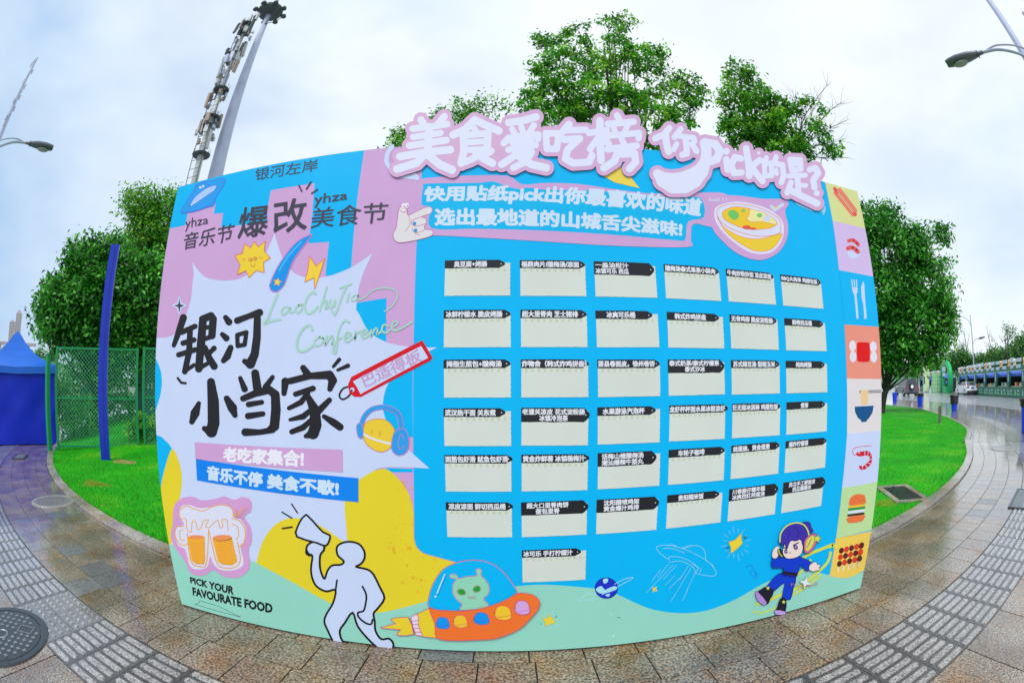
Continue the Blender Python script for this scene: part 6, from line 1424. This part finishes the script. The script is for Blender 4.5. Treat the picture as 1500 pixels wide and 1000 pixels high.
# ---------------------------------------------------------------- market stalls
M_SG = mat('stall_green', rgb(22, 120, 84), .5, noise=.08); M_SG2 = mat('stall_fascia', rgb(24, 104, 88), .5, noise=.08); M_SIGN = mat('sign_face', rgb(186, 214, 224), .4, noise=.05)
M_DARK = mat('stall_shade', rgb(40, 44, 44), .8); M_CANO = mat('stall_canopy', rgb(16, 90, 206), .5, noise=.1); M_LG = mat('logo_green', rgb(110, 205, 140), .5); M_CREAM = mat('cream_box', rgb(220, 210, 190), .6); M_ORB = mat('mascot_tan', rgb(222, 176, 130), .6); M_NAVY = mat('stall_navy', rgb(14, 38, 120), .6)
SP0, SD_ = (41.15, 14.92), (0.6592, 0.7520); SRZ = math.atan2(SD_[1], SD_[0])
def stall(t0, w, label, i, navy=False):
    g = random.Random(i * 7 + 1)
    base = (SP0[0] + SD_[0] * t0, SP0[1] + SD_[1] * t0, 0)
    t = thing('market_stall', label, 'market stall', base, SRZ, group='green market stalls in a row')
    F = 0.0                                            # front plane at local y = 0, the stall goes back to y = -3
    for x in (.15, w - .15): mb = MB(); mb.box((x, -.12, 1.15), (.3, .24, 2.3), M_SG2); mb.build('post', t)
    mb = MB(); mb.box((w / 2, -.06, .425), (w - .02, .1, .85), M_SG); cp = mb.build('counter_panel', t)
    lm = MB()
    for cx in (w * .3, w * .8):
        lm.prism([(cx - .28, .52), (cx - .1, .5), (cx, .40), (cx + .1, .5), (cx + .28, .52), (cx + .2, .64), (cx, .56), (cx - .2, .64)], -.002, .006, M_SIGN)
        lm.prism([(cx - .45, .2), (cx + .45, .2), (cx + .45, .32), (cx - .45, .32)], -.002, .006, M_LG)
        lm.prism([(cx + .7, .12), (cx + .95, .16), (cx + .9, .4), (cx + .98, .66), (cx + .8, .6), (cx + .72, .36)], -.002, .006, M_SIGN)
    lm.v = [(x, z, y) for x, y, z in lm.v]; lm.build('counter_logo', cp, kind='stuff')
    mb = MB(); mb.box((w / 2, -.06, 2.52), (w + .0, .12, .52), M_SG); fp = mb.build('fascia_panel', t)
    mb = MB(); mb.box((w / 2, .0, 2.24), (w - .02, .06, .05), M_SIGN); mb.build('light_strip', fp)
    x = .15
    while x < w - .8:                                  # sign boards of uneven size above the fascia
        ww = g.uniform(.9, 1.5); hh = g.uniform(.3, .42)
        mb = MB(); mb.box((x + ww / 2, .04, 2.62 + hh / 2 + .34), (ww, .07, hh), M_SIGN); mb.build('sign_board', t)
        mb = MB(); mb.box((x + ww / 2 + .05, .04, 2.46 + .14), (ww * .8, .07, .30), M_SIGN); mb.build('sign_board', t)
        x += ww + .1
        if x < w - .5: mb = MB(); mb.lathe([(.05, -.3), (.2, -.2), (.16, .05), (.22, .2), (.12, .38), (.02, .42)], M_ORB if g.random() < .7 else M_CREAM, 10, (x + .22, .04, 2.86)); mb.build('food_figure', t); x += .5
    mb = MB(); cz = 2.0
    mb.add([(.3, -.3, cz), (w - .3, -.3, cz), (w - .3, -2.9, cz), (.3, -2.9, cz), (w / 2, -1.6, cz + .7)], [(0, 1, 4), (1, 2, 4), (2, 3, 4), (3, 0, 4)], M_CANO)
    mb.box((w / 2, -.28, cz - .1), (w - .6, .03, .2), M_CANO); mb.build('canopy', t)
    mb = MB(); mb.box((w / 2, -3, 1.05), (w - .2, .05, 2.1), M_NAVY if navy else M_DARK); mb.box((.12, -1.6, 1.05), (.04, 2.7, 2.1), M_DARK); mb.box((w - .12, -1.6, 1.05), (.04, 2.7, 2.1), M_NAVY if navy else M_DARK); mb.build('back_wall', t)
    mb = MB(); mb.box((w / 2, -.5, .9), (w - .7, .6, .06), M_CREAM); mb.build('counter_top', t)
    if not navy:
        for k in range(5):
            s = g.uniform(.16, .34); mb = MB(); mb.box((g.uniform(.6, w - .6), -.45, .93 + s / 2), (s, s, s), g.choice([M_CREAM, M_SIGN, M_ORB, M_LG])); mb.build('goods_box', t)
    mb = MB(); mb.box((w - .15, .02, 1.75), (.18, .05, .75), M_SIGN); mb.build('side_sign', t)
SL = ['nearest green stall at the right edge of the picture', 'second green stall from the right edge, with cream food figures on top', 'third green stall from the right edge, under the dark trees', 'fourth green stall from the right edge, below the slender sapling', 'green stall immediately right of the white saloon car', 'green stall half hidden behind the white saloon car', 'green stall between the green arch and the white car']
for k in range(-1, 6): stall(k * 4.12 + .0, 4.1, SL[k + 1], k + 2)
for k in range(5): stall(36 + k * 4.12, 4.1, ['far stall with navy lining just left of the green arch', 'far stall with navy lining behind the green crates', 'far stall with navy lining behind the pale banner', 'far stall with navy lining above the traffic cone', 'farthest stall with navy lining beyond the grey off-road car'][k], k + 20, True)

# inflatable arch with sign plates
M_ARCH = mat('arch_green', rgb(24, 178, 100), .35, noise=.06, spec=.4)
ab = (SP0[0] + SD_[0] * 27.4 - .5, SP0[1] + SD_[1] * 27.4 + .4)
t = thing('inflatable_arch', 'rounded bright green inflatable arch over the entrance between the stalls', 'arch', (ab[0], ab[1], 0), SRZ)
mb = MB(); P = [(0, 0, 0), (0, 0, 2.2)] + [(2.6 - 2.6 * math.cos(a), 0, 2.4 + 1.75 * math.sin(a)) for a in np.linspace(.15, math.pi - .15, 13)] + [(5.2, 0, 2.2), (5.2, 0, 0)]
mb.tube(P, .42, M_ARCH, 14); mb.build('tube', t, smooth=True)
for k, (x, z, w, h) in enumerate(((2.9, 3.3, 2.2, .7), (2.9, 2.55, 1.9, .55))): mb = MB(); mb.box((x, .3, z), (w, .1, h), M_SIGN); mb.build('sign_board', t)
mb = MB(); mb.box((4.4, .1, 1.0), (.9, .2, 2.0), M_ARCH); mb.box((3.2, 0, .45), (1.4, .4, .9), M_ARCH); mb.build('inner_panel', t)
mb = MB(); mb.box((3.4, -.2, 1.45), (.9, .1, .5), mat('notice_blue', rgb(60, 140, 220), .5)); mb.build('notice', t)

q = away(1373, 560, 80); M_CR = mat('crate_green', rgb(140, 205, 110), .6, noise=.15)
for c in range(2):
    for r in range(5):
        mb = MB(); mb.box((0, 0, .28), (.95, .9, .54), M_CR)
        for s_ in (-.3, 0, .3): mb.box((s_, -.46, .28), (.08, .03, .5), M_SIGN)
        o = mb.build('crate'); ax_ = Vector((.55, -.83, 0)); p = q + ax_ * (c * 1.0 - .5); o.location = (p.x, p.y, r * .57); o.rotation_euler = (0, 0, math.radians(-56.5) + math.radians(2 * ((r + c) % 2)))
        tagit(o, 'pale green crate left of the arch, %s of the %s column' % (['bottom one', 'second from bottom', 'middle one', 'second from top', 'top one'][r], ['left', 'right'][c]), 'crate', 'pale green crates stacked left of the arch')
q = away(1357, 560, 82); t = thing('banner_stand', 'pale yellow green upright banner between the crates and the thin white pole', 'banner', (q.x, q.y, 0), math.radians(-56))
mb = MB(); mb.box((0, 0, 2.1), (1.1, .08, 4.1), mat('banner_cloth', rgb(206, 226, 170), .6, noise=.05)); mb.build('cloth', t); mb = MB(); mb.box((0, 0, .04), (1.2, .5, .08), M_DKM); mb.build('foot', t)
q = away(1364.5, 560, 80); t = thing('leaning_board', 'slanting pale board propped beside the banner and the crates', 'board', (q.x, q.y, 0), math.radians(-50))
mb = MB(); mb.add([(-.5, 0, 0), (.0, 0, 0), (.6, .5, 1.8), (.2, .5, 1.8), (-.5, .05, 0), (.0, .05, 0), (.6, .55, 1.8), (.2, .55, 1.8)], [(0, 1, 2, 3), (7, 6, 5, 4), (0, 4, 5, 1), (1, 5, 6, 2), (2, 6, 7, 3), (3, 7, 4, 0)], M_SIGN); mb.build('panel', t)

# cars -----------------------------------------------------------------------------
M_TYRE = mat('tyre', (.02, .02, .02), .85); M_RIM = mat('rim', (.45, .45, .47), .35, metal=.8); M_CGL = mat('car_glass', (.03, .04, .05), .08, spec=.8); M_RED = mat('tail_lamp', (.45, .01, .01), .25); M_PLATE = mat('plate_blue', rgb(20, 90, 190), .4); M_BLK = mat('black_trim', (.02, .02, .022), .6)
def car(name, label, loc, az, paint, prof, wid, green, wheel_x, wr, suv=False):
    t = thing(name, label, 'car', loc, math.radians(90 - az))      # local +x is the nose
    L_ = max(p[0] for p in prof)
    mb = MB()
    n = len(prof); hw = wid / 2; vs = []
    for y, ins in ((-hw, 0), (-hw + .07, .05), (hw - .07, .05), (hw, 0)): pass
    ys = [(-hw, .06), (-hw + .08, 0), (hw - .08, 0), (hw, .06)]; cx = L_ / 2; cz = .6
    for y, ins in ys:
        for x, z in prof: vs.append((x + (ins if x < cx else -ins), y, z - (ins if z > cz else -ins * .3)))
    fs = [(i * n + k, i * n + (k + 1) % n, (i + 1) * n + (k + 1) % n, (i + 1) * n + k) for i in range(3) for k in range(n)]
    tri = tessellate_polygon([[Vector((x, z, 0)) for x, z in prof]]); fs += [tuple(q) for q in tri] + [tuple(3 * n + k for k in q)[::-1] for q in tri]
    mb.add(vs, fs, paint); mb.build('body', t)
    (x0, x1, x2, x3, zb, zt_) = green; ti = .16
    mb = MB(); V = [(x0, -hw + .1, zb), (x3, -hw + .1, zb), (x3, hw - .1, zb), (x0, hw - .1, zb), (x1, -hw + .1 + ti, zt_), (x2, -hw + .1 + ti, zt_), (x2, hw - .1 - ti, zt_), (x1, hw - .1 - ti, zt_)]
    mb.add(V, [(0, 1, 5, 4), (1, 2, 6, 5), (2, 3, 7, 6), (3, 0, 4, 7), (4, 5, 6, 7)], paint); mb.build('cabin', t)
    def pane(nm, A, Bq, Cq, Dq, k=.12, out=.012, m=M_CGL):
        P = [Vector(p) for p in (A, Bq, Cq, Dq)]; c = sum(P, Vector()) / 4; nn = (P[1] - P[0]).cross(P[3] - P[0]).normalized()
        cc = Vector(((x1 + x2) / 2, 0, (zb + zt_) / 2)); nn = nn if nn.dot(c - cc) > 0 else -nn
        Q = [p + (c - p) * k + nn * out for p in P]; mb = MB(); mb.add(Q, [(0, 1, 2, 3)], m); mb.build(nm, t)
    pane('rear_window', V[0], V[3], V[7], V[4]); pane('windscreen', V[1], V[2], V[6], V[5])
    for a, b_, c, d in ((0, 1, 5, 4), (3, 2, 6, 7)):
        A, Bq, Cq, Dq = [Vector(V[i]) for i in (a, b_, c, d)]; mb_, mt = A.lerp(Bq, .5), Dq.lerp(Cq, .5)
        pane('side_window', A, mb_, mt, Dq, .1); pane('side_window', mb_, Bq, Cq, mt, .1)
    for x in wheel_x:
        for s in (-1, 1):
            mb = MB(); mb.lathe([(wr * .6, -.11), (wr * .96, -.11), (wr, -.07), (wr, .07), (wr * .96, .11), (wr * .6, .11)], M_TYRE, 20, caps=False); mb.v = [(x + a, s * (hw - .1) + c, wr + b) for a, b, c in mb.v]; wh = mb.build('wheel', t)
            mb = MB(); mb.lathe([(.02, .10), (wr * .58, .09), (wr * .62, .05), (wr * .62, -.05), (wr * .58, -.09), (.02, -.1)], M_RIM, 12); mb.v = [(x + a, s * (hw - .1) + c, wr + b) for a, b, c in mb.v]; mb.build('rim', wh)
    zl = zb - .1
    for s in (-1, 1): mb = MB(); mb.box((.03, s * (hw - .22), zl if not suv else .95), (.09, .34 if not suv else .14, .16 if not suv else .4), M_RED); mb.build('tail_light', t)
    mb = MB(); mb.box((-.015, 0, .78 if not suv else .72), (.03, .44, .14), M_PLATE); mb.build('number_plate', t)
    mb = MB(); mb.box((.0, 0, .36), (.12, wid - .1, .2), M_BLK); mb.build('bumper', t)
    for s in (-1, 1): mb = MB(); mb.box((x3 - .35, s * (hw + .05), zb + .08), (.14, .14, .12), paint if not suv else M_BLK); mb.build('wing_mirror', t)
    return t
M_CW = mat('car_white', rgb(232, 234, 238), .2, coat=.6); M_CG = mat('car_grey', rgb(96, 98, 104), .3, coat=.5)
gx, gy = gnd(1411, 577.8); 
car('saloon_car', 'white saloon car parked before the green stalls, seen from behind', (gx + 1.0 - 2.0, gy - 2.2, 0), 37, M_CW, [(0, .35), (.02, .62), (.08, .98), (1.1, 1.02), (3.3, .96), (4.5, .78), (4.68, .5), (4.66, .24), (4.2, .2), (.3, .2)], 1.82, (.35, 1.15, 2.55, 3.5, .99, 1.44), (.95, 3.7), .33)
gx, gy = gnd(1318, 580)
sv = car('off_road_car', 'grey boxy off-road car with a spare wheel on its tail, beyond the tree trunk', (gx - .4, gy - 2.6, 0), 30, M_CG, [(0, .45), (0, 1.15), (.1, 1.2), (3.2, 1.2), (4.45, 1.12), (4.6, .95), (4.62, .45), (4.2, .35), (.3, .35)], 1.98, (.05, .15, 2.7, 3.25, 1.2, 1.92), (.9, 3.75), .41, suv=True)
mb = MB(); mb.lathe([(.02, -.12), (.34, -.12), (.39, -.06), (.39, .08), (.3, .12), (.02, .12)], M_TYRE, 20); mb.v = [(-.16 + c, a + .1, 1.12 + b) for a, b, c in mb.v]; sw = mb.build('spare_wheel', sv)
mb = MB(); mb.lathe([(.02, -.02), (.22, -.02), (.22, .02), (.02, .03)], M_CW, 16); mb.v = [(-.30 + c * .5, a + .1, 1.12 + b) for a, b, c in mb.v]; mb.build('wheel_cover', sw)
mb = MB(); mb.box((1.5, 0, 1.97), (2.3, 1.4, .06), M_BLK); mb.build('roof_rack', sv)

# bins, cone, stake, pole -----------------------------------------------------------
M_BIN = mat('bin_blue', rgb(16, 66, 222), .4, noise=.05, spec=.4); M_BAG = mat('bin_bag', (.016, .016, .02), .3, noise=.2, bump=.5, bscale=14)
def bin_(label, px, py, lid, hh=.8):
    x, y = gnd(px, py); t = thing('rubbish_bin', label, 'bin', (x, y, 0), rnd.uniform(0, 3), group='blue rubbish bins along the kerb')
    mb = MB(); mb.lathe([(.17, 0), (.19, .02), (.245, hh - .06), (.26, hh - .05), (.26, hh)], M_BIN, 18); mb.build('body', t)
    if lid:
        mb = MB(); vs_ = [(.262, hh - lid), (.285, hh - lid + .03), (.29, hh - .05), (.33, hh), (.31, hh + .045), (.2, hh + .02), (.02, hh - .02)]; mb.lathe(vs_, M_BAG, 18)
        mb.v = [(a * (1 + .06 * math.sin(a * 40 + b * 30)), b * (1 + .06 * math.cos(a * 33)), c + .015 * math.sin(a * 50 + b * 41)) for a, b, c in mb.v]; mb.build('bin_bag', t)
    return t
bin_('blue rubbish bin without a bag, beside the tree trunk before the grey car', 1310.6, 589, 0)
bin_('blue rubbish bin with black liner at the foot of the thin white pole', 1347.5, 594.3, .15)
bin_('blue rubbish bin with large black bag hanging over, nearest of those on the kerb', 1397.7, 601, .42, .78)
bin_('blue rubbish bin cut by the right edge of the picture', 1503, 634, .2, .95)
x, y = gnd(1353, 594); t = thing('white_pole', 'thin white pole standing behind the middle blue bin', 'pole', (x, y, 0)); mb = MB(); mb.tube([(0, 0, 0), (0, 0, 3.35)], .065, M_WHITE, 10); mb.build('shaft', t); mb = MB(); mb.lathe([(.02, 0), (.1, .02), (.07, .12), (.02, .2)], M_WHITE, 10, (0, 0, 3.35)); mb.build('cap', t); mb = MB(); mb.box((0, -.08, 1.7), (.1, .06, .5), M_DKM); mb.build('box', t)
x, y = gnd(1376, 620.5); t = thing('wooden_stake', 'short weathered stake standing upright in the right hand lawn', 'stake', (x, y, 0), .3); mb = MB(); mb.box((0, 0, .33), (.13, .11, .68), mat('grey_wood', (.16, .14, .12), .9, noise=.3)); mb.build('stake_body', t); mb = MB(); mb.box((0, -.06, .45), (.05, .012, .35), M_BLK); mb.build('slot', t)
x, y = gnd(1345.5, 572.2); t = thing('traffic_cone', 'orange traffic cone standing before the far stalls', 'cone', (x, y, 0)); M_OR = mat('cone_orange', rgb(250, 100, 50), .4)
mb = MB(); mb.lathe([(.2, .03), (.04, .75)], M_OR, 12); mb.build('cone_body', t); mb = MB(); mb.box((0, 0, .02), (.5, .5, .04), M_OR); mb.build('foot', t)

# covers and drains -----------------------------------------------------------------
M_IRON = mat('cast_iron', (.030, .038, .044), .38, metal=.35, noise=.25, nscale=14, coat=.3); M_IRON2 = mat('cast_iron_worn', (.26, .28, .30), .32, metal=.35, noise=.2, nscale=14); M_CONC = mat('concrete_collar', (.26, .25, .23), .6, noise=.25, nscale=7, coat=.3)
def manhole(label, cx, cy, r, rz, kind):
    t = thing('manhole_cover', label, 'manhole cover', (cx, cy, 0.0), rz)
    mb = MB(); mb.lathe([(r * .93, -.02), (r * .93, .0095), (r * .95, .0115), (r * 1.06, .0105), (r * 1.08, .001)], M_IRON if kind == 'cross' else M_CONC, 40, caps=False); mb.build('frame', t)
    mb = MB(); mb.lathe([(r * .915, -.02), (r * .915, .009), (r * .90, .0105), (.001, .0105)], M_IRON if kind == 'cross' else mat('cover_stone', (.24, .235, .23), .35, noise=.3, nscale=12, coat=.5), 40, caps=False); mb.build('lid', t)
    mb = MB()
    if kind == 'cross':
        st = .062
        for i in range(-7, 8):
            for j in range(-7, 8):
                x, y = i * st, j * st
                if math.hypot(x, y) > r * .84 or (abs(x) < .07 and abs(y - .02) < .07) or (.12 < x < .26 and .1 < y < .19): continue
                mb.box((x, y, .0112), (.038, .010, .0040), M_IRON2); mb.box((x, y, .0114), (.010, .038, .0040), M_IRON2)
        mb.build('tread_pattern', t, kind='stuff')
        mb = MB(); mb.lathe([(.052, .011), (.056, .0145), (.062, .0145), (.066, .011)], M_IRON2, 20, caps=False); mb.build('centre_ring', t)
        mb = MB()
        for a, b, c, d in ((.19, .19, .14, .006), (.19, .10, .14, .006)): mb.box((a, b, .012), (c, d, .004), M_IRON2)
        for a in (.12, .26): mb.box((a, .145, .0122), (.006, .084, .004), M_IRON2)
        mb.build('name_plate', t)
        for a, b in ((-.3, .2), (.22, -.3)): mb = MB(); mb.lathe([(.022, .0108), (.018, .0112), (.001, .0112)], M_BLK, 10, (a, b, 0), caps=False); mb.build('key_hole_shade', t)  # black discs on the lid paint the darkness of the lifting holes
    else:
        for k in range(-9, 10):
            y = k * r * .095; hw = math.sqrt(max(0, (r * .86) ** 2 - y * y))
            mb.box((0, y, .0112), (hw * 2, .007, .0024), M_STONE2)
        mb.build('tread_pattern', t, kind='stuff')
manhole('round cast iron cover with raised crosses at the bottom left corner', -3.33, -1.42, .41, .5, 'cross')
manhole('round grey ribbed cover in the left paving beside the lawn kerb', -6.40, 1.27, .37, 1.2, 'rib')
manhole('flat round cover in the wet paving near the tip of the right lawn', 10.9, 2.75, .42, .3, 'rib')
def grate(label, c, w, d, rz, n, m, z=.0, frame=None):
    t = thing('drain_grate', label, 'drain cover', (c[0], c[1], z), rz)
    mb = MB(); f = .04 if frame is None else frame
    fm = M_IRON if frame is None else M_KERB
    for a, b, e, g_ in ((0, d / 2, w + f, f), (0, -d / 2, w + f, f), (w / 2, 0, f, d - f), (-w / 2, 0, f, d - f)): mb.box((a, b, .006), (e, g_, .02), fm)
    mb.build('frame', t); mb = MB(); mb.box((0, 0, .0012), (w - f, d - f, .002), M_BLK); mb.build('pit_shade', t)  # flat black sheet paints the dark of the hollow under the bars
    for k in range(n): mb = MB(); mb.box((-w / 2 + f + (w - 2 * f) * (k + .5) / n, 0, .010), ((w - 2 * f) / n * .62, d - f - .01, .012), m); mb.build('bar', t)
    mb = MB(); mb.box((0, 0, .0125), (w - f, .03, .012), m); mb.build('cross_bar', t)
def pxc(*p): q = [gnd(*a) for a in p]; return (sum(a[0] for a in q) / len(q), sum(a[1] for a in q) / len(q))
dq = [(1292.5, 717.5), (1304, 711), (1354.5, 734), (1336, 744.5)]
grate('dark slatted drain cover with pale stone surround set in the right lawn', pxc(*dq), .95, .50, math.radians(90 - 22 + 26 - 32), 14, M_IRON, .035, frame=.09)
grate('dark slotted metal grating in the wet paving at the right edge', (6.45, .12), 1.15, .45, math.radians(17), 20, M_IRON2, .002)
grate('slotted drain in the paving in front of the blue tent', gnd(30, 669), .75, .35, math.radians(-40), 8, M_IRON2, .002)

# worn turf and fallen leaves ------------------------------------------------------------
def spot(cx, cy, rx, ry):
    def f(g, n):
        a = g.uniform(0, 2 * np.pi, n); r = np.sqrt(g.uniform(0, 1, n)) * (0.8 + .3 * np.sin(a * 3)); return np.c_[cx + rx * r * np.cos(a), cy + ry * r * np.sin(a)]
    return f
c_ = pxc((125, 705), (155, 718)); tagit(blades('dry_grass', spot(c_[0], c_[1], .42, .24), 3500, .022, .007, mat('dry_blade', (.40, .36, .05), .7), 5), 'yellowed dry patch in the left lawn between blue post and kerb', 'dry grass')
c_ = gnd(1296, 740); tagit(blades('dry_grass', spot(c_[0], c_[1], .35, .2), 1500, .022, .007, mat('dry_blade', (.40, .36, .05), .7), 6), 'slightly yellowed turf beside the board under the drain cover', 'dry grass')
gl = np.random.default_rng(3); lp_ = lawn_region(gl, 150); mb = MB(); M_FL = mat('fallen_leaf', (.42, .30, .08), .7); M_FL2 = mat('fallen_leaf_brown', (.22, .10, .04), .7)
for x, y in lp_:
    z = lawn_z(x, y) + .03; a = gl.uniform(0, 6.28); s = gl.uniform(.02, .05); c, d = math.cos(a) * s, math.sin(a) * s
    mb.add([(x - c, y - d, z), (x + d * .4, y - c * .4, z + .008), (x + c, y + d, z + .004), (x - d * .4, y + c * .4, z + .01)], [(0, 1, 2, 3)], M_FL if gl.random() < .6 else M_FL2)
tagit(mb.build('fallen_leaves', kind='stuff'), 'small yellow and brown leaves scattered over the lawn', 'fallen leaves')
